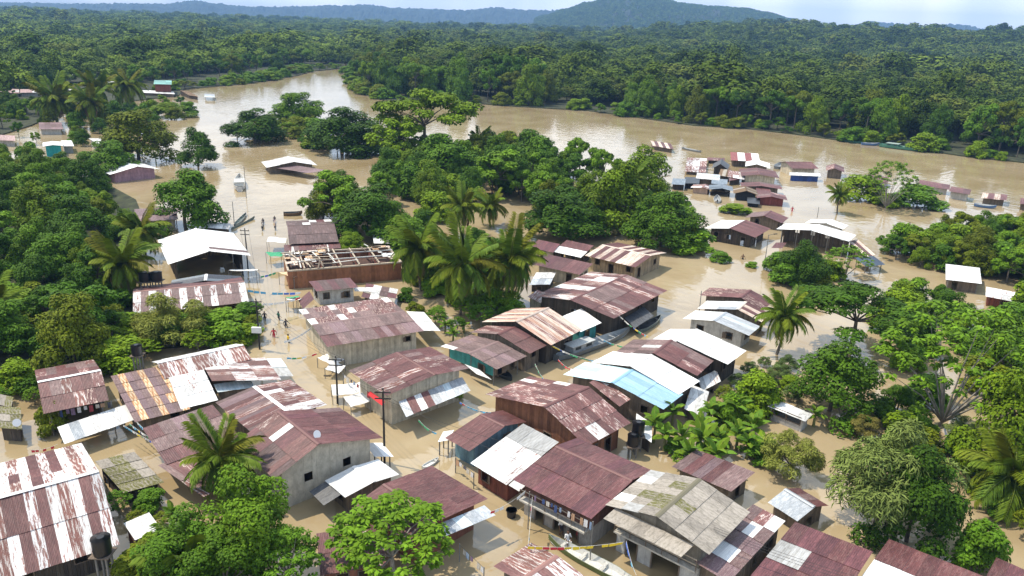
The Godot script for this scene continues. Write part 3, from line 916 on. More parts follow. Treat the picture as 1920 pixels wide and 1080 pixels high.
func frond_mesh(curl: float, leaflet: float, pairs: int, lo: Color, hi: Color) -> ArrayMesh:
	# one unit long, rising then arching over; leaflets hang from the rib
	var s := Soup.new()
	var path := []
	var rads := []
	for i in 9:
		var t := i / 8.0
		path.append(Vector3(t * (1.0 - 0.22 * t * curl), 0.36 * t - 0.62 * curl * t * t, 0))
		rads.append(0.012 * (1.0 - 0.85 * t))
	s.tube(path, rads, 5, Color(0.13, 0.15, 0.04))
	for i in pairs:
		var t := 0.10 + 0.9 * i / float(pairs)
		var f := t * 8.0
		var k := mini(int(f), 7)
		var p: Vector3 = path[k].lerp(path[k + 1], f - k)
		var along: Vector3 = (path[k + 1] - path[k]).normalized()
		var l := leaflet * (0.35 + 1.5 * sqrt(t) * (1.05 - t * 0.85)) * rng.randf_range(0.9, 1.1)
		for g in [-1.0, 1.0]:
			var dir := (Vector3(0, 0, g) + along * 0.75 - Vector3.UP * rng.randf_range(0.25, 0.6)).normalized()
			var side := along * 0.014
			var tip := p + dir * l - Vector3.UP * l * 0.25
			var nn: Vector3 = dir.cross(along).normalized() * -g
			if nn.y < 0: nn = -nn
			s.quad(p - side, p + dir * l * 0.5 - side * 1.2, tip, p + dir * l * 0.5 + side * 1.2, green(lo, hi), nn)
	return s.mesh()

func banana_leaf_mesh() -> ArrayMesh:
	var s := Soup.new()
	var col := Color(0.12, 0.20, 0.03)
	var prev := Vector3.ZERO
	var pw := 0.02
	for i in range(1, 9):
		var t := i / 8.0
		var p := Vector3(t * (0.75 - 0.1 * t), 0.62 * t - 0.55 * t * t, 0)
		var w := 0.15 * sin(PI * minf(1.0, 0.12 + 0.86 * t)) + 0.008
		for g in [-1.0, 1.0]:
			var c := col * rng.randf_range(0.85, 1.2)
			s.quad(prev, prev + Vector3(0, -pw * 0.35, pw * g), p + Vector3(0, -w * 0.35, w * g * rng.randf_range(0.8, 1.0)), p, c, Vector3(-0.35, 0.9, 0.35 * g).normalized())
		prev = p
		pw = w
	s.tube([Vector3(-0.02, -0.02, 0), Vector3(0.36, 0.19, 0), Vector3(0.62, 0.10, 0)], [0.02, 0.012, 0.005], 5, Color(0.2, 0.24, 0.07))
	return s.mesh()

func palms_and_bananas() -> void:
	var lo := Color(0.080, 0.125, 0.016)
	var hi := Color(0.27, 0.32, 0.050)
	var fr := []
	for c in [0.35, 0.75, 1.05, 1.35]: fr.append(frond_mesh(c, 0.25, 40, lo, hi))
	for p in PALMS:
		var o := thing("coconut_palm" if p[0] == "coconut" else "oil_palm", p[6], "palm", Vector3(p[1], 0, p[2]))
		o.rotation.y = p[5]
		var h: float = p[3]
		var L: float = p[4]
		var s := Soup.new()
		var lean := rng.randf_range(-0.9, 0.9)
		var path := []
		var rads := []
		for i in 9:
			var t := i / 8.0
			path.append(Vector3(lean * sin(t * PI) * 0.6, -0.5 + (h + 0.5) * t, 0))
			rads.append((0.2 - 0.09 * t) * (1.0 if p[0] == "coconut" else 1.9))
		s.tube(path, rads, 8)
		part(o, "trunk", s.mesh(), M.palm_bark)
		var n := 30 if p[0] == "coconut" else 34
		for i in n:
			var k := clampi(int(i / float(n) * 4.0 + rng.randf_range(-0.5, 0.5)), 0, 3)
			var a := i * 2.39996 + rng.randf_range(-0.2, 0.2)
			var up := lerpf(1.0, -0.75, i / float(n - 1)) + rng.randf_range(-0.22, 0.22)
			var b := Basis(Vector3.UP, a) * Basis(Vector3.BACK, up * 0.85) * Basis(Vector3.RIGHT, rng.randf_range(-0.25, 0.25))
			part(o, "frond", fr[k], leaf_mats[[0, 1, 1, 2, 4, 0][rng.randi() % 6]], Transform3D(b.scaled(Vector3.ONE * L * rng.randf_range(0.72, 1.12)), Vector3(0, h, 0)))
		o.rotation.z = rng.randf_range(-0.09, 0.09)
		for i in 2 + rng.randi() % 5:
			var b := Basis(Vector3.UP, rng.randf() * TAU) * Basis(Vector3.BACK, rng.randf_range(-1.25, -0.7))
			part(o, "dry_frond", fr[2], M.dry_leaf, Transform3D(b.scaled(Vector3.ONE * L * rng.randf_range(0.6, 0.9)), Vector3(0, h - 0.1, 0)))
		if p[0] == "coconut":
			for i in 5:
				var c := Soup.new()
				var a := i * 1.3
				var at := Vector3(cos(a) * 0.28, h - 0.28, sin(a) * 0.28)
				c.tube([at + Vector3(0, 0.16, 0), at + Vector3(0, 0.1, 0), at, at - Vector3(0, 0.1, 0), at - Vector3(0, 0.15, 0)], [0.03, 0.11, 0.14, 0.1, 0.02], 8, Color(0.24, 0.2, 0.05))
				part(o, "coconut", c.mesh(), M.cloth)
	var bl := [banana_leaf_mesh(), banana_leaf_mesh(), banana_leaf_mesh()]
	for b in BANANAS:
		var o := thing("banana_plant", b[3], "plant", Vector3(b[0], 0, b[1]), b[4])
		o.rotation.y = rng.randf() * TAU
		var h: float = b[2]
		var s := Soup.new()
		s.tube([Vector3(0, -0.4, 0), Vector3(0.02, h * 0.3, 0), Vector3(0, h * 0.62, 0)], [0.16, 0.13, 0.07], 8, Color(0.16, 0.17, 0.06))
		part(o, "stem", s.mesh(), M.cloth)
		for i in 10:
			var up := lerpf(0.75, -0.25, i / 9.0) + rng.randf_range(-0.1, 0.1)
			var bs := Basis(Vector3.UP, i * 2.39996 + rng.randf_range(-0.25, 0.25)) * Basis(Vector3.BACK, up) * Basis(Vector3.RIGHT, rng.randf_range(-0.35, 0.35))
			part(o, "leaf", bl[i % 3], leaf_mats[i % 2], Transform3D(bs.scaled(Vector3.ONE * h * rng.randf_range(0.62, 0.85)), Vector3(0, h * (0.6 - 0.012 * i), 0)))

# ------------------------------------------------------------------ the forest behind
func forest_crown(count: int, l: float, lo: Color, hi: Color) -> ArrayMesh:
	var s := Soup.new()
	var lobes := []
	for i in 16:
		var d := rand_dir()
		d.y = absf(d.y) * 1.5 - 0.6
		lobes.append([Vector3(0, 4.8, 0) + Vector3(d.x * 3.6, d.y * 4.0, d.z * 3.6) * rng.randf_range(0.7, 1.1), rng.randf_range(1.0, 1.9)])
	lobes.append([Vector3(0, 4.6, 0), 3.2])
	lobes_to_leaves(s, lobes, count, l, l * 0.5, 0.85, lo, hi)
	s.tube([Vector3(0, -0.5, 0), Vector3(0.1, 3, 0), Vector3(0, 6, 0)], [0.3, 0.24, 0.12], 5, Color(0.14, 0.12, 0.09))
	return s.mesh()

func multi(called: String, mesh: Mesh, xf: Array, cols: Array, label: String, cat: String) -> void:
	var mm := MultiMesh.new()
	mm.transform_format = MultiMesh.TRANSFORM_3D
	mm.use_colors = true
	mm.mesh = mesh
	mm.instance_count = xf.size()
	for i in xf.size():
		mm.set_instance_transform(i, xf[i])
		mm.set_instance_color(i, cols[i])
	var o := MultiMeshInstance3D.new()
	o.name = numbered(called)
	o.multimesh = mm
	o.material_override = forest_mat
	tag(o, label, cat, "", "stuff")
	add_child(o)

var forest_mat: StandardMaterial3D

func forest() -> void:
	forest_mat = StandardMaterial3D.new()
	forest_mat.resource_name = "forest_leaf"
	forest_mat.vertex_color_use_as_albedo = true
	forest_mat.roughness = 0.7
	forest_mat.metallic_specular = 0.15
	var lo := Color(0.072, 0.122, 0.016)
	var hi := Color(0.250, 0.330, 0.055)
	var kinds := []
	for i in 5: kinds.append(forest_crown(3000, 0.5, lo, hi))
	var far_kinds := []
	for i in 4: far_kinds.append(forest_crown(1100, 0.8, lo, hi))
	var lists := []
	for i in 9: lists.append([[], []])
	var patch := noise(404, 0.006, 3)
	var sides := [[left_land, 0], [right_land, 0]]
	var r := 230.0
	while r < 3300.0:
		var step := 10.5 if r < 420.0 else (13.0 if r < 800.0 else (16.5 if r < 1500.0 else 22.0))
		var az := -0.66
		while az < 0.66:
			az += step / r
			var rr := r + rng.randf_range(-0.5, 0.5) * step
			var aa := az + rng.randf_range(-0.5, 0.5) * step / r
			var p := Vector2(rr * sin(aa), -rr * cos(aa))
			var on_right := Geometry2D.is_point_in_polygon(p, right_land)
			if not on_right and not Geometry2D.is_point_in_polygon(p, left_land): continue
			if clearing(p, on_right): continue
			var h := rng.randf_range(9.0, 17.0)
			if on_right: h = rng.randf_range(11.0, 19.0)
			if rng.randf() < 0.08: h *= 1.5
			if rng.randf() < 0.25: h *= 0.65
			if r > 1500.0: h *= 1.25
			var w := h * rng.randf_range(0.65, 1.6) + (step - 8.0) * 0.6
			var xf := Transform3D(Basis(Vector3.UP, rng.randf() * TAU).scaled(Vector3(w / 10.0, h / 10.0, w / 10.0)), Vector3(p.x, rise(p.x, p.y), p.y))
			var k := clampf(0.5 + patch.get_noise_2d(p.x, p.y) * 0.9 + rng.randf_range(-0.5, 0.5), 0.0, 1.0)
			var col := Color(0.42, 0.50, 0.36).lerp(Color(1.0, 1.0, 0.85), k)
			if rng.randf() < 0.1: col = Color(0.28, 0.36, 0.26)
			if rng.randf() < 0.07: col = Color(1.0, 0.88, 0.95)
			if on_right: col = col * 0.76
			var which := rng.randi() % 5 if r < 700.0 else 5 + rng.randi() % 4
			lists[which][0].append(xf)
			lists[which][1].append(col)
		r += step
	# woods on the nearer mountain
	for i in 5200:
		var q: Array = NEAR_RANGE
		var az := rng.randf_range(1.0, 22.0)
		var t := rng.randf_range(0.02, 0.72)
		var pos := on_range(q, az, t)
		if pos.y < 4.0: continue
		var h := rng.randf_range(16.0, 26.0)
		lists[5 + i % 4][0].append(Transform3D(Basis(Vector3.UP, rng.randf() * TAU).scaled(Vector3(h * 0.1, h / 10.0, h * 0.1)), pos - Vector3.UP * 7.0))
		lists[5 + i % 4][1].append(Color(0.42, 0.50, 0.36).lerp(Color(0.8, 0.85, 0.65), rng.randf()))
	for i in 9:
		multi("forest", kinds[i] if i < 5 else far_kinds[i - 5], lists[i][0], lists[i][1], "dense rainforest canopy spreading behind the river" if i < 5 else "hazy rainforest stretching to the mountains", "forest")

func on_range(q: Array, az: float, t: float) -> Vector3:
	var h := 0.0
	for k in q[2].size() - 1:
		if az >= q[2][k][0] and az <= q[2][k + 1][0]:
			var u: float = (az - q[2][k][0]) / (q[2][k + 1][0] - q[2][k][0])
			h = lerpf(q[2][k][1], q[2][k + 1][1], u * u * (3.0 - 2.0 * u))
	var f := sin(minf(t / 0.7, 1.0) * PI / 2)
	var r: float = q[0] - q[1] * (0.7 - t)
	return Vector3(r * sin(deg_to_rad(az)), h * f, -r * cos(deg_to_rad(az)))

func clearing(p: Vector2, on_right: bool) -> bool:
	# the single trees of the front rows and the yards of the left bank keep these free
	var edge: Array = RIGHT_EDGE if on_right else LEFT_EDGE
	for i in edge.size() - 1:
		var q := Geometry2D.get_closest_point_to_segment(p, Vector2(edge[i][0], edge[i][1]), Vector2(edge[i + 1][0], edge[i + 1][1]))
		if q.distance_to(p) < (26.0 if on_right else 45.0): return true
	if not on_right:
		for h in HOUSES:
			if Vector2(h.o[0], h.o[1]).distance_to(p) < 16.0: return true
	return false

# ------------------------------------------------------------------ boats
const PAINT := {"white": Color(0.72, 0.72, 0.68), "greyboat": Color(0.20, 0.22, 0.23), "greylight": Color(0.42, 0.45, 0.46), "greygreen": Color(0.16, 0.21, 0.19), "dark": Color(0.05, 0.055, 0.06),
	"redboat": Color(0.35, 0.05, 0.045), "woodboat": Color(0.19, 0.12, 0.07), "greenboat": Color(0.07, 0.24, 0.17), "blueboat": Color(0.08, 0.17, 0.36), "white_green": Color(0.10, 0.15, 0.03), "white_red": Color(0.7, 0.69, 0.66)}

func boat(b: Array) -> void:
	var a := Vector3(b[0], 0, b[1])
	var e := Vector3(b[2], 0, b[3])
	var L := (e - a).length()
	if b[8] == "skiff": L = minf(L, 6.5)
	if b[8] == "canoe": L = minf(L, 9.0)
	if b[8] == "cargo0": L = minf(L, 8.0)
	var c := (a + e) / 2
	var t := thing("boat" if b[8] != "canoe" else "canoe", b[9], "boat", c)
	var u := (e - a).normalized()
	t.rotation.y = atan2(-u.z, u.x)
	var W: float = b[4] / 2
	var H: float = b[5]
	var co: Color = PAINT[b[6]]
	var ci: Color = PAINT[b[7]]
	var s := Soup.new()
	var inner := Soup.new()
	var n := 16
	var sec := []
	for i in n + 1:
		var f := i / float(n)
		var w := W * (1.0 - pow(maxf(0.0, f - 0.45) / 0.55, 2.2)) * (0.55 + 0.45 * smoothstep(0.0, 0.22, f)) + 0.03
		var sheer := H * (1.0 + 0.55 * pow(maxf(0.0, f - 0.55) / 0.45, 2.0) + 0.15 * pow(maxf(0.0, 0.25 - f) / 0.25, 2.0))
		var keel := -0.22 + (sheer * 0.65) * pow(maxf(0.0, f - 0.7) / 0.3, 2.0)
		sec.append([-L / 2 + L * f, w, sheer, keel])
	for i in n:
		var p = sec[i]
		var q = sec[i + 1]
		for g in [-1.0, 1.0]:
			var o1 := [Vector3(p[0], p[2], p[1] * g), Vector3(p[0], lerpf(p[3], p[2], 0.4), p[1] * 0.88 * g), Vector3(p[0], p[3], p[1] * 0.3 * g), Vector3(p[0], p[3], 0)]
			var o2 := [Vector3(q[0], q[2], q[1] * g), Vector3(q[0], lerpf(q[3], q[2], 0.4), q[1] * 0.88 * g), Vector3(q[0], q[3], q[1] * 0.3 * g), Vector3(q[0], q[3], 0)]
			for k in 3:
				s.quad(o1[k], o2[k], o2[k + 1], o1[k + 1], co)
			var fl := 0.07
			var i1 := [Vector3(p[0], p[2], (p[1] - 0.05) * g), Vector3(p[0], maxf(fl, p[3] + 0.07), p[1] * 0.7 * g), Vector3(p[0], maxf(fl, p[3] + 0.07), 0)]
			var i2 := [Vector3(q[0], q[2], (q[1] - 0.05) * g), Vector3(q[0], maxf(fl, q[3] + 0.07), q[1] * 0.7 * g), Vector3(q[0], maxf(fl, q[3] + 0.07), 0)]
			for k in 2:
				inner.quad(i1[k], i2[k], i2[k + 1], i1[k + 1], ci)
			s.quad(o1[0], i1[0], i2[0], o2[0], co.lerp(Color(0.5, 0.5, 0.48), 0.4), Vector3.UP)
	var z = sec[0]
	s.quad(Vector3(z[0], z[2], z[1]), Vector3(z[0], z[2], -z[1]), Vector3(z[0], z[3], -z[1] * 0.4), Vector3(z[0], z[3], z[1] * 0.4), co, Vector3.LEFT)
	part(t, "hull", s.mesh(), M.boat_paint)
	part(t, "inside", inner.mesh(), M.boat_paint)
	var seats := maxi(2, int(L / 1.5))
	for i in seats:
		var f := 0.1 + 0.75 * i / float(seats - 1)
		var q = sec[int(f * n)]
		var th := Soup.new()
		th.box(Vector3(q[0], q[2] * 0.72, 0), Vector3(0.11, 0, 0), Vector3(0, 0.02, 0), Vector3(0, 0, q[1] - 0.05), ci * 0.85)
		part(t, "thwart", th.mesh(), M.boat_paint)
	if b[8] == "cargo":
		var cb := Soup.new()
		cb.box(Vector3(-L * 0.2, H + 0.25, 0), Vector3(L * 0.13, 0, 0), Vector3(0, 0.4, 0), Vector3(0, 0, W * 0.72), ci)
		var cabin := part(t, "cabin", cb.mesh(), M.boat_paint)
		var rf := Soup.new()
		rf.box(Vector3(-L * 0.2, H + 0.69, 0), Vector3(L * 0.15, 0, 0), Vector3(0, 0.03, 0), Vector3(0, 0, W * 0.85), ci.lerp(Color(0.6, 0.62, 0.6), 0.5))
		part(cabin, "cabin_roof", rf.mesh(), M.boat_paint)
		for g in [-1.0, 1.0]:
			for k in 2:
				var wn := Soup.new()
				wn.box(Vector3(-L * 0.2 + L * 0.07 * (k * 2 - 1), H + 0.35, g * W * 0.73), Vector3(L * 0.035, 0, 0), Vector3(0, 0.17, 0), Vector3(0, 0, 0.02), Color(0.03, 0.04, 0.05))
				part(cabin, "window", wn.mesh(), M.boat_paint)
	elif b[8] == "skiff":
		var mo := Soup.new()
		mo.box(Vector3(-L / 2 - 0.1, H + 0.2, 0), Vector3(0.16, 0, 0), Vector3(0, 0.2, 0), Vector3(0, 0, 0.13), Color(0.03, 0.03, 0.035))
		mo.box(Vector3(-L / 2 - 0.12, H - 0.25, 0), Vector3(0.06, 0, 0), Vector3(0, 0.3, 0), Vector3(0, 0, 0.05), Color(0.05, 0.05, 0.05))
		part(t, "outboard_motor", mo.mesh(), M.boat_paint)

# ------------------------------------------------------------------ poles, wires, tanks, flags, clutter
func pole(p: Array) -> void:
	var t := thing("utility_pole", p[4], "pole", Vector3(p[0], 0, p[1]))
	var s := Soup.new()
	var h: float = p[2]
	s.tube([Vector3(0, -0.8, 0), Vector3(0.02, h * 0.5, 0), Vector3(0, h, 0)], [0.11, 0.095, 0.075] if p[3] else [0.07, 0.06, 0.05], 8)
	var shaft := part(t, "shaft", s.mesh(), M.dark_pole if p[3] else M.grey_pole)
	if p[3]:
		for k in 2:
			bar(t, "cross_arm", Vector3(-0.7, h - 0.35 - 0.6 * k, 0.1), Vector3(0.7, h - 0.35 - 0.6 * k, 0.1), 0.09, 0.1, M.dark_pole)
		for k in 3:
			var i := Soup.new()
			var at := Vector3(-0.6 + 0.6 * k, h - 0.3, 0.1)
			i.tube([at, at + Vector3(0, 0.06, 0), at + Vector3(0, 0.1, 0), at + Vector3(0, 0.16, 0)], [0.02, 0.05, 0.03, 0.04], 6, Color(0.3, 0.26, 0.2))
			part(shaft, "insulator", i.mesh(), M.cloth)
	if p[4].contains("white box"):
		var bx := Soup.new()
		bx.box(Vector3(-0.1, 2.6, 0.3), Vector3(0.55, 0, 0), Vector3(0, 0.35, 0), Vector3(0, 0, 0.15), Color(0.7, 0.7, 0.68))
		part(t, "meter_box", bx.mesh(), M.cloth)
	if p[4].begins_with("lamp"):
		bar(t, "lamp_arm", Vector3(0, h - 0.1, 0), Vector3(0.9, h + 0.15, 0), 0.06, 0.06, M.grey_pole)
		bar(t, "lamp_head", Vector3(0.8, h + 0.12, 0), Vector3(1.4, h + 0.2, 0), 0.25, 0.1, M.dark_pole)

func wires() -> void:
	for q in [[0, 1], [1, 2], [2, 3]]:
		for k in 3:
			var a := Vector3(POLES[q[0]][0] - 0.6 + 0.6 * k, POLES[q[0]][2] - 0.15, POLES[q[0]][1])
			var b := Vector3(POLES[q[1]][0] - 0.6 + 0.6 * k, POLES[q[1]][2] - 0.15, POLES[q[1]][1])
			wire(a, b, 0.7, "thin black power line sagging between the street poles")
	for k in 3:
		var p: Array = POLES[8]
		wire(Vector3(p[0], p[2] + 1.9 - 0.2 * k, p[1]), Vector3(p[0] + 14.0, 5.2 - 0.3 * k, p[1] + 8.0), 0.5, "thin black power line running over the village edge roofs")
	for k in 2:
		wire(Vector3(POLES[0][0], POLES[0][2] - 0.5 - 0.5 * k, POLES[0][1]), Vector3(4.0, 6.0, -50.0 - 3.0 * k), 0.5, "thin black power line from street pole to balcony house")

func wire(a: Vector3, b: Vector3, sag: float, label: String) -> void:
	var s := Soup.new()
	var path := []
	var rads := []
	for i in 13:
		var t := i / 12.0
		path.append(a.lerp(b, t) - a - Vector3.UP * sag * 4.0 * t * (1.0 - t))
		rads.append(0.014)
	s.tube(path, rads, 4)
	var o := part(self, numbered("power_line"), s.mesh(), M.wire, Transform3D(Basis(), a))
	tag(o, label, "wire", "power lines" + label.right(12))

func tank(d: Array) -> void:
	var t := thing("water_tank" if d[5] else "plastic_tub", d[6], "tank" if d[5] else "tub", Vector3(d[0], 0, d[2]))
	var r: float = d[3]
	var h: float = d[4]
	var y: float = d[1]
	var s := Soup.new()
	if d[5]:
		s.tube([Vector3(0, y, 0), Vector3(0, y + h * 0.3, 0), Vector3(0, y + h * 0.32, 0), Vector3(0, y + h * 0.36, 0), Vector3(0, y + h * 0.9, 0), Vector3(0, y + h, 0)], [r * 0.94, r * 0.97, r * 1.03, r * 0.98, r, r * 0.86], 20)
		var barrel := part(t, "barrel", s.mesh(), M.black_plastic)
		var l := Soup.new()
		l.tube([Vector3(0, y + h, 0), Vector3(0, y + h + 0.05, 0), Vector3(0, y + h + 0.13, 0)], [r * 1.04, r * 1.04, r * 0.4], 20)
		part(barrel, "lid", l.mesh(), M.black_plastic)
		for k in 4:
			var a := TAU * (k + 0.5) / 4
			bar(t, "stand_leg", Vector3(cos(a) * r * 0.8, -0.5, sin(a) * r * 0.8), Vector3(cos(a) * r * 0.8, y - 0.06, sin(a) * r * 0.8), 0.12, 0.12, M.grey_pole)
		bar(t, "stand_board", Vector3(-r * 1.1, y - 0.04, 0), Vector3(r * 1.1, y - 0.04, 0), r * 2.1, 0.07, M.timber)
	else:
		s.tube([Vector3(0, y, 0), Vector3(0, y + h * 0.9, 0), Vector3(0, y + h * 0.93, 0), Vector3(0, y + h, 0), Vector3(0, y + h, 0), Vector3(0, y + 0.25, 0)], [r * 0.8, r, r * 1.08, r * 1.08, r * 0.94, r * 0.78], 22)
		part(t, "tub_wall", s.mesh(), M.black_plastic)
		for g in [-1.0, 1.0]:
			bar(t, "handle", Vector3(r * 1.05 * g, y + h * 0.9, -0.1), Vector3(r * 1.05 * g, y + h * 0.9, 0.1), 0.05, 0.05, M.black_plastic)

const FLAGS := [Color(0.72, 0.72, 0.70), Color(0.60, 0.04, 0.05), Color(0.75, 0.55, 0.03), Color(0.06, 0.14, 0.50), Color(0.74, 0.74, 0.72), Color(0.05, 0.32, 0.14), Color(0.10, 0.36, 0.55)]

func flag_string(d: Array) -> void:
	var a := Vector3(d[0], d[1], d[2])
	var b := Vector3(d[3], d[4], d[5])
	var t := thing("flag_string", d[9], "bunting", a)
	var cord := Soup.new()
	var flags := Soup.new()
	var path := []
	var rads := []
	var L := (b - a).length()
	var n := maxi(6, int(L / d[7]))
	for i in n + 1:
		var f := i / float(n)
		path.append((b - a) * f - Vector3.UP * d[8] * 4.0 * f * (1.0 - f))
		rads.append(0.012)
	cord.tube(path, rads, 4, Color(0.6, 0.6, 0.58))
	part(t, "cord", cord.mesh(), M.cloth)
	var run := rng.randi() % FLAGS.size()
	for i in n:
		if rng.randf() < 0.12: continue
		if rng.randf() < 0.45: run = rng.randi() % FLAGS.size()
		var p: Vector3 = path[i]
		var q: Vector3 = p.lerp(path[i + 1], 0.88)
		var down: Vector3 = Vector3(rng.randf_range(-0.25, 0.25), -1.0, rng.randf_range(-0.25, 0.25)) * d[6]
		var col: Color = FLAGS[run]
		flags.quad(p, q, q + down * 0.95, p + down * 1.05, col)
		flags.quad(p + Vector3(0.006, 0, 0.006), p + down * 1.05 + Vector3(0.006, 0, 0.006), q + down * 0.95 + Vector3(0.006, 0, 0.006), q + Vector3(0.006, 0, 0.006), col)
	var o := part(t, "flags", flags.mesh(), M.cloth)
	o.set_meta("kind", "stuff")

func garment(s: Soup, p: Vector3, u: Vector3, w: float, h: float, col: Color) -> void:
	# a shirt or cloth hung over a line: two hanging faces with a fold between
	var n := u.cross(Vector3.UP)
	for i in 4:
		var x0 := -w / 2 + w * i / 4.0
		var x1 := -w / 2 + w * (i + 1) / 4.0
		var z0 := 0.03 * sin(i * 2.3)
		var z1 := 0.03 * sin((i + 1) * 2.3)
		for g in [-1.0, 1.0]:
			s.quad(p + u * x0, p + u * x1, p + u * x1 + n * (z1 + 0.04 * g) - Vector3.UP * h, p + u * x0 + n * (z0 + 0.04 * g) - Vector3.UP * h * rng.randf_range(0.92, 1.0), col)

func clothes_line(a: Vector3, b: Vector3, n: int, label: String) -> void:
	var t := thing("clothes_line", label, "laundry", Vector3(a.x, 0, a.z))
	var o := Vector3(a.x, 0, a.z)
	var u := (b - a).normalized()
	for e in [a, b]: bar(t, "post", Vector3(e.x, -0.5, e.z) - o, e - o + Vector3.UP * 0.1, 0.08, 0.08, M.grey_pole)
	bar(t, "line", a - o, b - o, 0.02, 0.02, M.wire)
	var cols := [Color(0.6, 0.6, 0.61), Color(0.05, 0.08, 0.2), Color(0.34, 0.06, 0.07), Color(0.22, 0.3, 0.42), Color(0.42, 0.26, 0.16), Color(0.6, 0.6, 0.62), Color(0.08, 0.08, 0.1), Color(0.2, 0.14, 0.22), Color(0.5, 0.47, 0.42)]
	for i in n:
		if rng.randf() < 0.2: continue
		var s := Soup.new()
		garment(s, a.lerp(b, (i + rng.randf_range(0.4, 0.6)) / n) - o, u, (b - a).length() / n * rng.randf_range(0.4, 0.85), rng.randf_range(0.3, 0.75), cols[rng.randi() % cols.size()])
		part(t, "garment", s.mesh(), M.cloth)

func street_clutter() -> void:
	for c in LINES: clothes_line(Vector3(c[0], c[1], c[2]), Vector3(c[3], c[4], c[5]), c[6], c[7])
	# stall tarps along the street front of the corner house
	for i in TARPS.size():
		var d: Array = TARPS[i]
		var at := Vector3(d[0], d[1], d[2])
		var o := thing("stall_tarp", d[6], "tarp", Vector3(d[0], 0, d[2]), d[7])
		var s := Soup.new()
		var n := 5
		for x in n:
			for z in n:
				var q := []
				for k in [[x, z], [x + 1, z], [x + 1, z + 1], [x, z + 1]]:
					var f: float = k[0] / float(n) - 0.5
					var g: float = k[1] / float(n) - 0.5
					q.append(Vector3(f * d[3], d[1] - 0.35 * g - 0.25 * (0.25 - f * f) + 0.05 * sin(k[0] * 2.7 + k[1] * 1.9 + i), g * d[4]))
				s.quad(q[0], q[1], q[2], q[3], d[5])
		part(o, "sheet", s.mesh(), M.cloth)
		for g in [[-0.5, -0.5], [0.5, -0.5], [0.5, 0.5], [-0.5, 0.5]]:
			bar(o, "pole", Vector3(g[0] * d[3], -0.5, g[1] * d[4]), Vector3(g[0] * d[3], d[1] - 0.35 * g[1] - 0.04, g[1] * d[4]), 0.06, 0.06, M.grey_pole)
		o.rotation.y = d[8]
	for i in DRIFT.size():
		var d: Array = DRIFT[i]
		var o := thing("drift_log", d[3], "log", Vector3(d[0], 0, d[1]))
		var s := Soup.new()
		var L: float = d[2]
		s.tube([Vector3(-L / 2, 0.02, 0), Vector3(-L * 0.1, 0.06, 0.08), Vector3(L / 2, 0.03, -0.05)], [0.11, 0.1, 0.05], 7)
		part(o, "trunk", s.mesh(), M.bark)
		for k in 2:
			var b := Soup.new()
			var x := L * (0.05 + 0.2 * k)
			b.tube([Vector3(x, 0.06, 0.03), Vector3(x + 0.3, 0.35, 0.3 - 0.6 * k)], [0.04, 0.015], 5)
			part(o, "branch", b.mesh(), M.bark)
		o.rotation.y = i * 1.7
	for d in DISHES:
		var o := thing("satellite_dish", d[3], "dish", Vector3(d[0], d[1], d[2]))
		var s := Soup.new()
		s.tube([Vector3(0, 0.32, 0.0), Vector3(0.06, 0.36, 0.05), Vector3(0.16, 0.43, 0.12)], [0.04, 0.24, 0.36], 16, Color(0.7, 0.7, 0.7))
		part(o, "bowl", s.mesh(), M.cloth)
		bar(o, "mast", Vector3(0, -0.4, 0), Vector3(0, 0.34, 0), 0.05, 0.05, M.grey_pole)

# ------------------------------------------------------------------ people
const CLOTHES := {"white": Color(0.7, 0.7, 0.7), "dark": Color(0.03, 0.03, 0.04), "red": Color(0.5, 0.02, 0.04), "yellow": Color(0.7, 0.45, 0.02), "green": Color(0.03, 0.12, 0.08), "blue": Color(0.05, 0.1, 0.3), "peach": Color(0.16, 0.085, 0.05)}

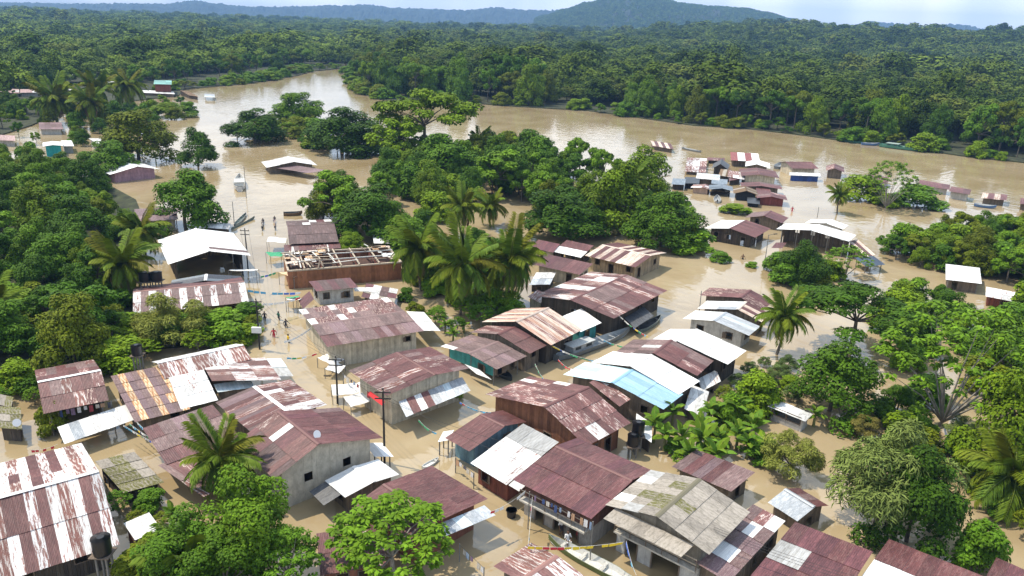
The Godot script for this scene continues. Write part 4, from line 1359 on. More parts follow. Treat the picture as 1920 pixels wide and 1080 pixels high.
func person(d: Array) -> void:
	var skin := Color(0.13, 0.065, 0.038)
	var shirt: Color = CLOTHES[d[4]]
	var shorts: Color = CLOTHES[d[5]]
	var hair := Color(0.012, 0.01, 0.009)
	var t := thing("person", d[7], "person", Vector3(d[0], d[1], d[2]))
	t.rotation.y = d[6]
	var J := {}
	# joints of a 1.65 m figure facing +z
	J.hip = Vector3(0, 0.90, 0); J.waist = Vector3(0, 1.06, 0); J.chest = Vector3(0, 1.25, 0); J.neck = Vector3(0, 1.40, 0); J.head = Vector3(0, 1.54, 0.02)
	for g in [-1, 1]:
		J["hipj%d" % g] = Vector3(0.095 * g, 0.86, 0); J["knee%d" % g] = Vector3(0.11 * g, 0.47, 0.03); J["ankle%d" % g] = Vector3(0.11 * g, 0.08, -0.01); J["toe%d" % g] = Vector3(0.125 * g, 0.035, 0.17)
		J["sh%d" % g] = Vector3(0.18 * g, 1.34, 0); J["el%d" % g] = Vector3(0.25 * g, 1.07, -0.02); J["wr%d" % g] = Vector3(0.25 * g, 0.84, 0.10)
	if d[3] == "wade":
		J["knee1"] = Vector3(0.11, 0.5, 0.16); J["ankle1"] = Vector3(0.11, 0.12, 0.06); J["toe1"] = Vector3(0.12, 0.07, 0.23)
		J["ankle-1"] = Vector3(-0.11, 0.1, -0.2); J["toe-1"] = Vector3(-0.12, 0.04, -0.03)
		J["el1"] = Vector3(0.33, 1.12, 0.05); J["wr1"] = Vector3(0.34, 1.0, 0.26); J["el-1"] = Vector3(-0.31, 1.1, -0.08); J["wr-1"] = Vector3(-0.36, 0.92, 0.1)
	elif d[3] == "sit":
		for g in [-1, 1]:
			J["knee%d" % g] = Vector3(0.14 * g, 0.88, 0.38); J["ankle%d" % g] = Vector3(0.13 * g, 0.5, 0.42); J["toe%d" % g] = Vector3(0.14 * g, 0.46, 0.6)
			J["el%d" % g] = Vector3(0.25 * g, 1.1, 0.08); J["wr%d" % g] = Vector3(0.15 * g, 0.98, 0.28)
		for k in J: J[k] -= Vector3(0, 0.78, 0)
	var bones := [[J.hip, J.waist, 0.125, 0.115, shorts], [J.waist, J.chest, 0.12, 0.135, shirt], [J.chest, J.neck, 0.13, 0.06, shirt], [J.neck, J.head, 0.05, 0.05, skin], [J.head + Vector3(0, -0.05, 0.03), J.head + Vector3(0, 0.03, 0.01), 0.075, 0.095, skin], [J.head + Vector3(0, 0.06, -0.02), J.head + Vector3(0, 0.0, -0.05), 0.085, 0.075, hair], [J.head + Vector3(0, -0.01, 0.1), J.head + Vector3(0, -0.03, 0.115), 0.014, 0.018, skin]]
	for g in [-1, 1]:
		bones.append([J["sh%d" % g], J["el%d" % g], 0.062, 0.046, shirt])
		bones.append([J.chest + Vector3(0, 0.06, 0), J["sh%d" % g], 0.09, 0.06, shirt])
		bones.append([J["el%d" % g], J["wr%d" % g], 0.044, 0.03, skin])
		var hd: Vector3 = (J["wr%d" % g] - J["el%d" % g]).normalized()
		bones.append([J["wr%d" % g], J["wr%d" % g] + hd * 0.08, 0.03, 0.035, skin])
		bones.append([J["hipj%d" % g], J["knee%d" % g], 0.09, 0.062, shorts])
		bones.append([J["knee%d" % g], J["ankle%d" % g], 0.06, 0.038, skin])
		bones.append([J["ankle%d" % g], J["toe%d" % g], 0.04, 0.028, skin])
		bones.append([J.head + Vector3(0.09 * g, -0.01, 0), J.head + Vector3(0.095 * g, 0.02, -0.01), 0.016, 0.02, skin])
	var s := Soup.new()
	surface_net(s, bones, 0.034)
	for g in [-1, 1]:
		var w: Vector3 = J["wr%d" % g]
		var hd: Vector3 = (w - J["el%d" % g]).normalized()
		var side := hd.cross(Vector3(0, 0, 1) if absf(hd.y) > 0.6 else Vector3.UP).normalized()
		for k in 5:
			var off: float = (k - 1.5) * 0.018 if k < 4 else -0.035 * g
			var p: Vector3 = w + hd * (0.1 if k < 4 else 0.04) + side * off
			var q: Vector3 = p + (hd * (0.075 - 0.008 * absf(k - 1.5)) if k < 4 else (hd * 0.03 - side * 0.04 * g))
			s.tube([p - hd * 0.03, p, p.lerp(q, 0.55), q + Vector3(0, -0.012, 0.01)], [0.011, 0.010, 0.009, 0.006], 5, skin)
	part(t, "body", s.mesh(), M.skin)

func surface_net(s: Soup, bones: Array, cell: float) -> void:
	var lo := Vector3.ONE * 9.0
	var hi := -lo
	for b in bones:
		for k in 2:
			lo = lo.min(b[k] - Vector3.ONE * 0.18)
			hi = hi.max(b[k] + Vector3.ONE * 0.18)
	var n := Vector3i(((hi - lo) / cell).ceil()) + Vector3i.ONE
	var val := PackedFloat32Array()
	val.resize(n.x * n.y * n.z)
	val.fill(1.0)
	for b in bones:
		var m: float = maxf(b[2], b[3]) + 0.09
		var p0 := Vector3i(((b[0].min(b[1]) - Vector3.ONE * m - lo) / cell).floor()).clamp(Vector3i.ZERO, n - Vector3i.ONE)
		var p1 := Vector3i(((b[0].max(b[1]) + Vector3.ONE * m - lo) / cell).ceil()).clamp(Vector3i.ZERO, n - Vector3i.ONE)
		var ab: Vector3 = b[1] - b[0]
		var l2 := maxf(1e-6, ab.length_squared())
		for z in range(p0.z, p1.z + 1):
			for y in range(p0.y, p1.y + 1):
				for x in range(p0.x, p1.x + 1):
					var p := lo + Vector3(x, y, z) * cell
					var t := clampf((p - b[0]).dot(ab) / l2, 0.0, 1.0)
					var dist: float = (p - b[0] - ab * t).length() - lerpf(b[2], b[3], t)
					var i := x + n.x * (y + n.y * z)
					var h := clampf(0.5 + 0.5 * (val[i] - dist) / 0.03, 0.0, 1.0)
					val[i] = lerpf(val[i], dist, h) - 0.03 * h * (1.0 - h)
	var at := {}
	var col := {}
	for z in n.z - 1:
		for y in n.y - 1:
			for x in n.x - 1:
				var sum := Vector3.ZERO
				var cnt := 0
				var i0 := x + n.x * (y + n.y * z)
				var idx := [i0, i0 + 1, i0 + n.x, i0 + n.x + 1, i0 + n.x * n.y, i0 + n.x * n.y + 1, i0 + n.x * n.y + n.x, i0 + n.x * n.y + n.x + 1]
				var any := 0
				for k in 8: any += 1 if val[idx[k]] < 0.0 else 0
				if any == 0 or any == 8: continue
				for e in [[0, 1], [2, 3], [4, 5], [6, 7], [0, 2], [1, 3], [4, 6], [5, 7], [0, 4], [1, 5], [2, 6], [3, 7]]:
					var va := val[idx[e[0]]]
					var vb := val[idx[e[1]]]
					if (va < 0.0) != (vb < 0.0):
						var t := va / (va - vb)
						var pa := Vector3(e[0] & 1, (e[0] >> 1) & 1, e[0] >> 2)
						var pb := Vector3(e[1] & 1, (e[1] >> 1) & 1, e[1] >> 2)
						sum += pa.lerp(pb, t)
						cnt += 1
				var p := lo + (Vector3(x, y, z) + sum / cnt) * cell
				at[i0] = p
				var best := 9.0
				for b in bones:
					var ab: Vector3 = b[1] - b[0]
					var t := clampf((p - b[0]).dot(ab) / maxf(1e-6, ab.length_squared()), 0.0, 1.0)
					var dd: float = (p - b[0] - ab * t).length() - lerpf(b[2], b[3], t)
					if dd < best:
						best = dd
						col[i0] = b[4]
	var step := [1, n.x, n.x * n.y]
	for i0 in at:
		for ax in 3:
			var d1: int = step[(ax + 1) % 3]
			var d2: int = step[(ax + 2) % 3]
			# the grid edge that starts at this cell's own corner
			var va := val[i0]
			var vb := val[i0 + step[ax]]
			if (va < 0.0) == (vb < 0.0): continue
			if at.has(i0 - d1) and at.has(i0 - d2) and at.has(i0 - d1 - d2):
				var q := [at[i0], at[i0 - d1], at[i0 - d1 - d2], at[i0 - d2]]
				if va < 0.0: s.quad(q[3], q[2], q[1], q[0], col[i0])
				else: s.quad(q[0], q[1], q[2], q[3], col[i0])

# ------------------------------------------------------------------ places
var HOUSES: Array = [
	{"n":"wooden_house","l":"big roof striped white and rust beside black tank and mango tree","c":"house","o":[-34.18,-48.44],"far":60,"P":[[-36.55,5.18,-45.21,-30.39,5.18,-49.76,-33.26,2.34,-40.75,-27.09,2.34,-45.3,"striped_rust"],[-30.39,5.18,-49.76,-36.55,5.18,-45.21,-36.5,2.34,-58.05,-42.67,2.34,-53.5,"striped_rust"]],"R":[-36.55,5.18,-45.21,-30.39,5.18,-49.76],"W":[[-33.22,-41.71,-28.02,-45.55,[0,2.72,1,2.72]],[-36.54,-57.09,-41.74,-53.25,[0,2.55,1,2.55]],[-41.74,-53.25,-33.22,-41.71,[0,2.55,0.67,5.18,1,2.72]],[-28.02,-45.55,-36.54,-57.09,[0,2.72,0.33,5.18,1,2.55]]],"w":"darkplank"},
	{"n":"wooden_house","l":"maroon roofed house with white ridge and laundry on its porch","c":"house","o":[-42.52,-67.43],"far":80,"P":[[-44.27,4.39,-65.3,-39.89,4.39,-68.29,-42.24,2.79,-62.31,-37.86,2.79,-65.3,"maroon_patch"],[-39.89,4.39,-68.29,-44.27,4.39,-65.3,-43.67,2.79,-73.83,-48.05,2.79,-70.84,"maroon_patch"],[-40.78,1.76,-61.68,-36.68,1.76,-66.52,-39.01,1.43,-59.51,-34.91,1.43,-64.35,"white_old"]],"R":[-44.27,4.39,-65.3,-39.89,4.39,-68.29],"W":[[-42.22,-63.23,-38.72,-65.62,[0,3.12,1,3.12]],[-43.69,-72.91,-47.19,-70.52,[0,2.97,1,2.97]],[-47.19,-70.52,-42.22,-63.23,[0,2.97,0.68,4.39,1,3.12]],[-38.72,-65.62,-43.69,-72.91,[0,3.12,0.32,4.39,1,2.97]]],"w":"plank","no":[0],"posts":true,"white_ridge":true},
	{"n":"rusty_shed","l":"long shed roof striped orange rust and maroon beside maroon house","c":"shed","o":[-35.33,-68.1],"far":76,"P":[[-40.33,2.6,-70.63,-36.39,2.6,-73.42,-34.26,1.95,-62.78,-30.33,1.95,-65.57,"striped_orange"],[-34.52,2.57,-70.79,-31.81,2.57,-72.88,-31.11,1.98,-65.44,-28.4,1.98,-67.53,"white_rust"]],"R":[],"W":[[-34.21,-63.43,-30.99,-65.72,[0,1.95,1,1.95]],[-36.44,-72.78,-39.67,-70.49,[0,2.6,1,2.6]],[-39.67,-70.49,-34.21,-63.43,[0,2.6,1,1.95]],[-30.99,-65.72,-36.44,-72.78,[0,1.95,1,2.6]]],"w":"plank"},
	{"n":"wooden_house","l":"red and white streaked roof by the street with pale concrete awning","c":"house","o":[-32.85,-75.21],"far":82,"P":[[-36.38,3.34,-72.51,-29.32,3.34,-77.91,-34.98,2.54,-70.68,-27.92,2.54,-76.08,"maroon_white"],[-29.32,3.34,-77.91,-36.38,3.34,-72.51,-30.73,2.54,-79.75,-37.78,2.54,-74.35,"white"],[-33.19,2.6,-75.44,-29.92,2.6,-70.29,-26.76,2.34,-76.76,-23.49,2.34,-71.6,"maroon_white"],[-26.98,1.62,-78.2,-25.47,1.62,-78.4,-24.52,1.49,-74.17,-23.01,1.49,-74.37,"pale_slab"]],"R":[-36.38,3.34,-72.51,-29.32,3.34,-77.91],"W":[[-34.78,-71.41,-28.68,-76.08,[0,2.7,1,2.7]],[-30.92,-79.01,-37.03,-74.34,[0,2.7,1,2.7]],[-37.03,-74.34,-34.78,-71.41,[0,2.7,0.5,3.34,1,2.7]],[-28.68,-76.08,-30.92,-79.01,[0,2.7,0.5,3.34,1,2.7]]],"w":"plank"},
	{"n":"low_annex","l":"low pale blue-grey lean-to roof between the streaked roofs","c":"shed","o":[-28.13,-71.29],"far":76,"P":[[-30.21,1.76,-71.28,-26.91,1.76,-72.61,-29.34,1.56,-69.97,-26.05,1.56,-71.3,"zinc_blue"]],"R":[],"W":[[-29.13,-70.22,-26.43,-71.31,[0,1.56,1,1.56]],[-27.12,-72.36,-29.83,-71.27,[0,1.76,1,1.76]],[-29.83,-71.27,-29.13,-70.22,[0,1.76,1,1.56]],[-26.43,-71.31,-27.12,-72.36,[0,1.56,1,1.76]]],"w":"plank"},
	{"n":"wooden_house","l":"maroon gable with white painted ridge and rust streaked street side","c":"house","o":[-22.55,-65.98],"far":69,"P":[[-25.06,3.07,-68.55,-20.04,3.07,-63.41,-22.43,2.6,-71.12,-17.4,2.6,-65.99,"maroon_white"],[-20.04,3.07,-63.41,-25.06,3.07,-68.55,-22.67,2.6,-60.84,-27.69,2.6,-65.97,"maroon_lines"]],"R":[-25.06,3.07,-68.55,-20.04,3.07,-63.41],"W":[[-22.54,-70.18,-18.35,-65.9,[0,2.69,1,2.69]],[-22.56,-61.78,-26.75,-66.06,[0,2.69,1,2.69]],[-26.75,-66.06,-22.54,-70.18,[0,2.69,0.5,3.07,1,2.69]],[-18.35,-65.9,-22.56,-61.78,[0,2.69,0.5,3.07,1,2.69]]],"w":"plank","white_ridge":true},
	{"n":"wooden_house","l":"large maroon gabled house with two small square windows in concrete wall","c":"house","o":[-17.23,-57.77],"far":60,"P":[[-20.03,5.07,-60.06,-15.13,5.07,-54.82,-15.79,3.44,-64.02,-10.89,3.44,-58.78,"maroon"],[-15.13,5.07,-54.82,-20.03,5.07,-60.06,-17.96,3.44,-52.18,-22.86,3.44,-57.42,"maroon_skylight"],[-32.44,2.6,-60.57,-28.06,2.6,-65.34,-28.26,2.15,-55.66,-23.87,2.15,-60.43,"maroon_seam"],[-28.82,2.15,-55.46,-25.86,2.15,-59.07,-23.85,1.76,-51.92,-20.89,1.76,-55.53,"maroon_lines"]],"R":[-20.03,5.07,-60.06,-15.13,5.07,-54.82],"W":[[-15.93,-63.07,-11.85,-58.7,[0,3.65,1,3.65]],[-17.82,-53.13,-21.9,-57.5,[0,3.76,1,3.76]],[-21.9,-57.5,-15.93,-63.07,[0,3.76,0.38,5.07,1,3.65]],[-11.85,-58.7,-17.82,-53.13,[0,3.65,0.62,5.07,1,3.76]]],"w":"concrete","wins":[[3,0.28,1.7,0.75,0.8],[3,0.72,1.7,0.75,0.8]]},
	{"n":"white_roof_house","l":"white tin gable between concrete wall and dark maroon roof","c":"house","o":[-11.73,-55.03],"far":56,"P":[[-12.75,2.25,-56.18,-10.63,2.25,-53.97,-11.1,1.95,-57.76,-8.98,1.95,-55.55,"white"],[-10.63,2.25,-53.97,-12.75,2.25,-56.18,-12.45,1.95,-52.22,-14.57,1.95,-54.43,"white"],[-14.58,1.89,-54.55,-12.98,1.89,-52.72,-15.71,1.43,-53.62,-14.12,1.43,-51.79,"dark_grey"]],"R":[-12.75,2.25,-56.18,-10.63,2.25,-53.97],"W":[[-11.24,-57.21,-9.54,-55.44,[0,2.01,1,2.01]],[-12.31,-52.78,-14.01,-54.54,[0,2.01,1,2.01]],[-14.01,-54.54,-11.24,-57.21,[0,2.01,0.53,2.25,1,2.01]],[-9.54,-55.44,-12.31,-52.78,[0,2.01,0.47,2.25,1,2.01]]],"w":"plank"},
	{"n":"wooden_house","l":"plain dark maroon gable with curved zinc awning over brick front","c":"house","o":[-6.76,-50.59],"far":51,"P":[[-9.55,3.16,-52.38,-4.71,3.16,-47.98,-6.29,2.6,-55.96,-1.45,2.6,-51.55,"maroon_plain"],[-4.71,3.16,-47.98,-9.55,3.16,-52.38,-6.47,2.6,-46.05,-11.31,2.6,-50.46,"maroon_plain"],[-5.49,2.58,-47.82,-1.59,2.58,-50.82,-4.66,2.2,-47.18,-0.76,2.2,-50.18,"zinc"]],"R":[-9.55,3.16,-52.38,-4.71,3.16,-47.98],"W":[[-6.35,-55.01,-2.4,-51.41,[0,2.69,1,2.69]],[-6.41,-47,-10.36,-50.6,[0,2.76,1,2.76]],[-10.36,-50.6,-6.35,-55.01,[0,2.76,0.31,3.16,1,2.69]],[-2.4,-51.41,-6.41,-47,[0,2.69,0.69,3.16,1,2.76]]],"w":"brick"},
	{"n":"patched_shed","l":"low maroon shed with white patches under the big-leaved tree","c":"shed","o":[-10.92,-46.2],"far":47,"P":[[-13.72,1.95,-47.56,-9.4,1.95,-48.95,-12.44,1.69,-43.46,-8.12,1.69,-44.85,"maroon_patch"]],"R":[],"W":[[-12.18,-44,-8.63,-45.14,[0,1.69,1,1.69]],[-9.66,-48.41,-13.21,-47.27,[0,1.95,1,1.95]],[-13.21,-47.27,-12.18,-44,[0,1.95,1,1.69]],[-8.63,-45.14,-9.66,-48.41,[0,1.69,1,1.95]]],"w":"brick"},
	{"n":"rusty_house","l":"rust streaked gable roof by the water at the strings of flags","c":"house","o":[2.57,-43.85],"far":43,"P":[[1.21,2.51,-42.54,3.84,2.51,-45.25,3.07,2.21,-40.74,5.7,2.21,-43.45,"rust_white"],[3.84,2.51,-45.25,1.21,2.51,-42.54,2.15,2.21,-46.88,-0.47,2.21,-44.17,"rust_white"]],"R":[1.21,2.51,-42.54,3.84,2.51,-45.25],"W":[[2.98,-41.35,5.08,-43.52,[0,2.27,1,2.27]],[2.25,-46.27,0.15,-44.1,[0,2.27,1,2.27]],[0.15,-44.1,2.98,-41.35,[0,2.27,0.47,2.51,1,2.27]],[5.08,-43.52,2.25,-46.27,[0,2.27,0.53,2.51,1,2.27]]],"w":"plank"},
	{"n":"shack_roof","l":"weathered grey shack roof with moss beside laundry porch","c":"shed","o":[-46.19,-63.41],"far":78,"P":[[-48.39,1.69,-65.25,-46.23,1.69,-65.08,-46.15,1.43,-61.74,-43.98,1.43,-61.57,"asbestos_moss"]],"R":[],"W":[[-46.18,-62.08,-44.4,-61.94,[0,1.43,1,1.43]],[-46.2,-64.74,-47.97,-64.88,[0,1.69,1,1.69]],[-47.97,-64.88,-46.18,-62.08,[0,1.69,1,1.43]],[-44.4,-61.94,-46.2,-64.74,[0,1.43,1,1.69]]],"w":"darkplank"},
	{"n":"shack_roof","l":"collapsed grey board roof with moss between striped roof and maroon shed","c":"shed","o":[-31.31,-55.35],"far":63,"P":[[-34.64,1.69,-56.44,-32.15,1.69,-58.08,-30.46,1.3,-52.63,-27.98,1.3,-54.27,"asbestos_moss"]],"R":[],"W":[[-30.61,-53.11,-28.57,-54.46,[0,1.3,1,1.3]],[-32.01,-57.59,-34.05,-56.25,[0,1.69,1,1.69]],[-34.05,-56.25,-30.61,-53.11,[0,1.69,1,1.3]],[-28.57,-54.46,-32.01,-57.59,[0,1.3,1,1.69]]],"w":"darkplank"},
	{"n":"white_roof_shed","l":"small white tin roof on red brick shed beside the striped roof","c":"shed","o":[-26.98,-48.37],"far":55,"P":[[-28.37,1.56,-48.48,-27.12,1.56,-49.84,-26.84,1.37,-46.89,-25.58,1.37,-48.25,"white"]],"R":[],"W":[[-26.88,-47.17,-25.85,-48.29,[0,1.37,1,1.37]],[-27.08,-49.56,-28.11,-48.44,[0,1.56,1,1.56]],[-28.11,-48.44,-26.88,-47.17,[0,1.56,1,1.37]],[-25.85,-48.29,-27.08,-49.56,[0,1.37,1,1.56]]],"w":"brick"},
	{"n":"wooden_house","l":"maroon corner house with zinc awning flaps and red cloth awning","c":"house","o":[-9.95,-72.58],"far":73,"P":[[-12.04,4.19,-75.41,-7.33,4.19,-70.24,-8.96,3.67,-78.21,-4.25,3.67,-73.04,"maroon_patch"],[-7.33,4.19,-70.24,-12.04,4.19,-75.41,-11.48,3.67,-66.46,-16.19,3.67,-71.63,"maroon_patch"],[-10.59,2.75,-66.97,-4.9,2.75,-72.93,-9.67,2.15,-65.22,-3.97,2.15,-71.17,"flaps"],[-13.68,2.7,-69.13,-11.91,2.7,-67,-13.92,2.35,-69.06,-12.15,2.35,-66.93,"red_cloth"]],"R":[-12.04,4.19,-75.41,-7.33,4.19,-70.24],"W":[[-9.11,-77.26,-5.21,-72.97,[0,3.76,1,3.76]],[-11.33,-67.41,-15.23,-71.69,[0,3.74,1,3.74]],[-15.23,-71.69,-9.11,-77.26,[0,3.74,0.59,4.19,1,3.76]],[-5.21,-72.97,-11.33,-67.41,[0,3.76,0.41,4.19,1,3.74]]],"w":"planklight","key":"corner","wins":[[3,0.42,0.2,1,1.7],[3,0.6,0.3,0.8,1.5]]},
	{"n":"wooden_house","l":"long greyish maroon house with stained cream plank wall and small window","c":"house","o":[-18.35,-87.13],"far":89,"P":[[-23.38,3.31,-84.33,-13.32,3.31,-89.94,-20.38,3.01,-78.94,-10.31,3.01,-84.55,"maroon_grey"],[-13.32,3.31,-89.94,-23.38,3.31,-84.33,-16.32,3.01,-95.33,-26.38,3.01,-89.72,"maroon_patch2"],[-13.47,2.21,-92.67,-11.24,2.21,-92.68,-10.87,1.95,-87.26,-8.64,1.95,-87.27,"white"]],"R":[-23.38,3.31,-84.33,-13.32,3.31,-89.94],"W":[[-20.22,-79.89,-11.2,-84.91,[0,3.05,1,3.05]],[-16.48,-94.38,-25.5,-89.36,[0,3.05,1,3.05]],[-25.5,-89.36,-20.22,-79.89,[0,3.05,0.5,3.31,1,3.05]],[-11.2,-84.91,-16.48,-94.38,[0,3.05,0.5,3.31,1,3.05]]],"w":"planklight","wins":[[0,0.9,1.7,0.6,0.6]]},
	{"n":"wooden_house","l":"small dusky roof with pale wall beside the roofless brick building","c":"house","o":[-24.98,-101.89],"far":104,"P":[[-28.44,2.54,-102.15,-23.21,2.54,-104.41,-26.74,2.15,-99.38,-21.52,2.15,-101.64,"maroon_dark"],[-27.76,1.95,-99.81,-26.34,1.95,-96.77,-28.57,1.43,-97.53,-27.14,1.43,-94.49,"maroon_dark"],[-22.51,1.56,-103.16,-19.6,1.56,-103.34,-22.01,1.37,-101.97,-19.1,1.37,-102.15,"white_old"]],"R":[],"W":[[-26.45,-99.86,-22.14,-101.72,[0,2.15,1,2.15]],[-23.5,-103.93,-27.81,-102.07,[0,2.54,1,2.54]],[-27.81,-102.07,-26.45,-99.86,[0,2.54,1,2.15]],[-22.14,-101.72,-23.5,-103.93,[0,2.15,1,2.54]]],"w":"white"},
	{"n":"scrap_roof","l":"low patchwork of brown and white scrap sheets behind greyish maroon house","c":"shed","o":[-18.47,-101.85],"far":103,"P":[[-21.01,1.43,-105.41,-16.17,1.43,-103.36,-20.77,1.17,-100.34,-15.94,1.17,-98.29,"patchwork"]],"R":[],"W":[[-20.36,-100.66,-16.39,-98.97,[0,1.17,1,1.17]],[-16.58,-103.04,-20.55,-104.73,[0,1.43,1,1.43]],[-20.55,-104.73,-20.36,-100.66,[0,1.43,1,1.17]],[-16.39,-98.97,-16.58,-103.04,[0,1.17,1,1.43]]],"w":"darkplank"},
	{"n":"wooden_house","l":"dark brown hipped roof house at the top of the flooded street","c":"house","o":[-34.98,-128.89],"far":133,"P":[[-38.7,3.57,-127.7,-31.26,3.57,-130.08,-36.44,2.47,-120.64,-29,2.47,-123.02,"brown"],[-31.26,3.57,-130.08,-38.7,3.57,-127.7,-33.52,2.47,-137.14,-40.96,2.47,-134.76,"brown"],[-37.35,2.21,-120.87,-28.98,2.21,-123.74,-36.53,1.95,-118.1,-28.16,1.95,-120.98,"maroon_patch"]],"R":[-38.7,3.57,-127.7,-31.26,3.57,-130.08],"W":[[-36.1,-121.54,-29.8,-123.55,[0,2.58,1,2.58]],[-33.86,-136.24,-40.16,-134.23,[0,2.58,1,2.58]],[-40.16,-134.23,-36.1,-121.54,[0,2.58,0.5,3.57,1,2.58]],[-29.8,-123.55,-33.86,-136.24,[0,2.58,0.5,3.57,1,2.58]]],"w":"plank"},
	{"n":"white_roof_house","l":"big white tin gable with one maroon sheet patch and dark open front","c":"house","o":[-47.77,-113.98],"far":123,"P":[[-51.23,4.68,-120.06,-44.31,4.68,-107.91,-46.59,3.4,-122.69,-39.68,3.4,-110.55,"white_maroonpatch"],[-44.31,4.68,-107.91,-51.23,4.68,-120.06,-48.95,3.4,-105.27,-55.86,3.4,-117.42,"white"]],"R":[-51.23,4.68,-120.06,-44.31,4.68,-107.91],"W":[[-46.95,-121.8,-40.63,-110.7,[0,3.58,1,3.58]],[-48.59,-106.16,-54.91,-117.27,[0,3.58,1,3.58]],[-54.91,-117.27,-46.95,-121.8,[0,3.58,0.5,4.68,1,3.58]],[-40.63,-110.7,-48.59,-106.16,[0,3.58,0.5,4.68,1,3.58]]],"w":"darkplank","no":[3]},
	{"n":"dark_roof_house","l":"low dark slate coloured gable with pale ridge below the white gable","c":"house","o":[-42.92,-102.4],"far":111,"P":[[-43.37,2.54,-103.75,-42.47,2.54,-101.05,-39.31,1.95,-105.1,-38.41,1.95,-102.4,"dark_blue"],[-42.47,2.54,-101.05,-43.37,2.54,-103.75,-46.53,1.95,-99.7,-47.43,1.95,-102.4,"dark_blue"]],"R":[-43.37,2.54,-103.75,-42.47,2.54,-101.05],"W":[[-39.93,-104.6,-39.21,-102.43,[0,2.05,1,2.05]],[-45.91,-100.2,-46.63,-102.37,[0,2.05,1,2.05]],[-46.63,-102.37,-39.93,-104.6,[0,2.05,0.5,2.54,1,2.05]],[-39.21,-102.43,-45.91,-100.2,[0,2.05,0.5,2.54,1,2.05]]],"w":"darkplank","white_ridge":true},
	{"n":"rusty_house","l":"rust and white striped long roof with ochre wall behind the yellow shrub","c":"house","o":[-42.86,-96.92],"far":105,"P":[[-49.14,3.05,-94.14,-36.59,3.05,-99.69,-47,1.95,-89.31,-34.46,1.95,-94.86,"striped_rust2"],[-36.59,3.05,-99.69,-49.14,3.05,-94.14,-38.72,1.95,-104.52,-51.27,1.95,-98.97,"maroon"]],"R":[-49.14,3.05,-94.14,-36.59,3.05,-99.69],"W":[[-46.76,-90.24,-35.31,-95.3,[0,2.11,1,2.11]],[-38.97,-103.59,-50.42,-98.53,[0,2.11,1,2.11]],[-50.42,-98.53,-46.76,-90.24,[0,2.11,0.5,3.05,1,2.11]],[-35.31,-95.3,-38.97,-103.59,[0,2.11,0.5,3.05,1,2.11]]],"w":"ochre"},
	{"n":"wooden_house","l":"purple grey shed roof among trees behind the big white gable","c":"house","o":[-65.7,-137.52],"far":152,"P":[[-70.68,2.47,-139.87,-64.35,2.47,-142.68,-67.04,2.08,-132.37,-60.71,2.08,-135.18,"purple"]],"R":[],"W":[[-66.8,-133.02,-61.38,-135.42,[0,2.08,1,2.08]],[-64.59,-142.03,-70.01,-139.62,[0,2.47,1,2.47]],[-70.01,-139.62,-66.8,-133.02,[0,2.47,1,2.08]],[-61.38,-135.42,-64.59,-142.03,[0,2.08,1,2.47]]],"w":"planklight"},
	{"n":"open_barn","l":"open fronted barn with small purple gable behind the white gable","c":"shed","o":[-61.09,-139.66],"far":152,"P":[[-60.7,3.07,-137.94,-62.21,3.07,-141.02,-57.57,2.34,-139.47,-59.09,2.34,-142.56,"purple"],[-62.21,3.07,-141.02,-60.7,3.07,-137.94,-63.89,2.34,-140.2,-62.38,2.34,-137.12,"purple"]],"R":[-60.7,3.07,-137.94,-62.21,3.07,-141.02],"W":[[-58.21,-139.55,-59.42,-142.01,[0,2.45,1,2.45]],[-63.26,-140.13,-62.05,-137.66,[0,2.55,1,2.55]],[-62.05,-137.66,-58.21,-139.55,[0,2.55,0.31,3.07,1,2.45]],[-59.42,-142.01,-63.26,-140.13,[0,2.45,0.69,3.07,1,2.55]]],"w":"darkplank","no":[2,3]},
	{"n":"low_annex","l":"low white and maroon lean-to roof behind the big white gable","c":"shed","o":[-53.56,-134.55],"far":144,"P":[[-56.42,1.43,-136.36,-51.44,1.43,-135.86,-55.68,1.23,-133.25,-50.7,1.23,-132.75,"white_rust"]],"R":[],"W":[[-55.31,-133.51,-51.22,-133.1,[0,1.23,1,1.23]],[-51.81,-135.59,-55.9,-136,[0,1.43,1,1.43]],[-55.9,-136,-55.31,-133.51,[0,1.43,1,1.23]],[-51.22,-133.1,-51.81,-135.59,[0,1.23,1,1.43]]],"w":"darkplank"},
	{"n":"stilt_house","l":"grey brown roof on stilts with turquoise panel under the gable","c":"house","o":[-3,-80.62],"far":80,"P":[[-4.63,2.83,-78.73,-1.36,2.83,-82.5,-1.45,2.34,-75.97,1.82,2.34,-79.74,"maroon_grey2"],[-1.36,2.83,-82.5,-4.63,2.83,-78.73,-4.55,2.34,-85.26,-7.81,2.34,-81.49,"maroon_grey2"],[-5.02,1.56,-78.77,-3.3,1.56,-77.42,-3.64,1.23,-77.09,-1.92,1.23,-75.74,"white"]],"R":[-4.63,2.83,-78.73,-1.36,2.83,-82.5],"W":[[-1.69,-76.84,0.92,-79.86,[0,2.43,1,2.43]],[-4.31,-84.39,-6.92,-81.38,[0,2.43,1,2.43]],[-6.92,-81.38,-1.69,-76.84,[0,2.43,0.5,2.83,1,2.43]],[0.92,-79.86,-4.31,-84.39,[0,2.43,0.5,2.83,1,2.43]]],"w":"plank","stilts":true,"wo":{2: "teal"}},
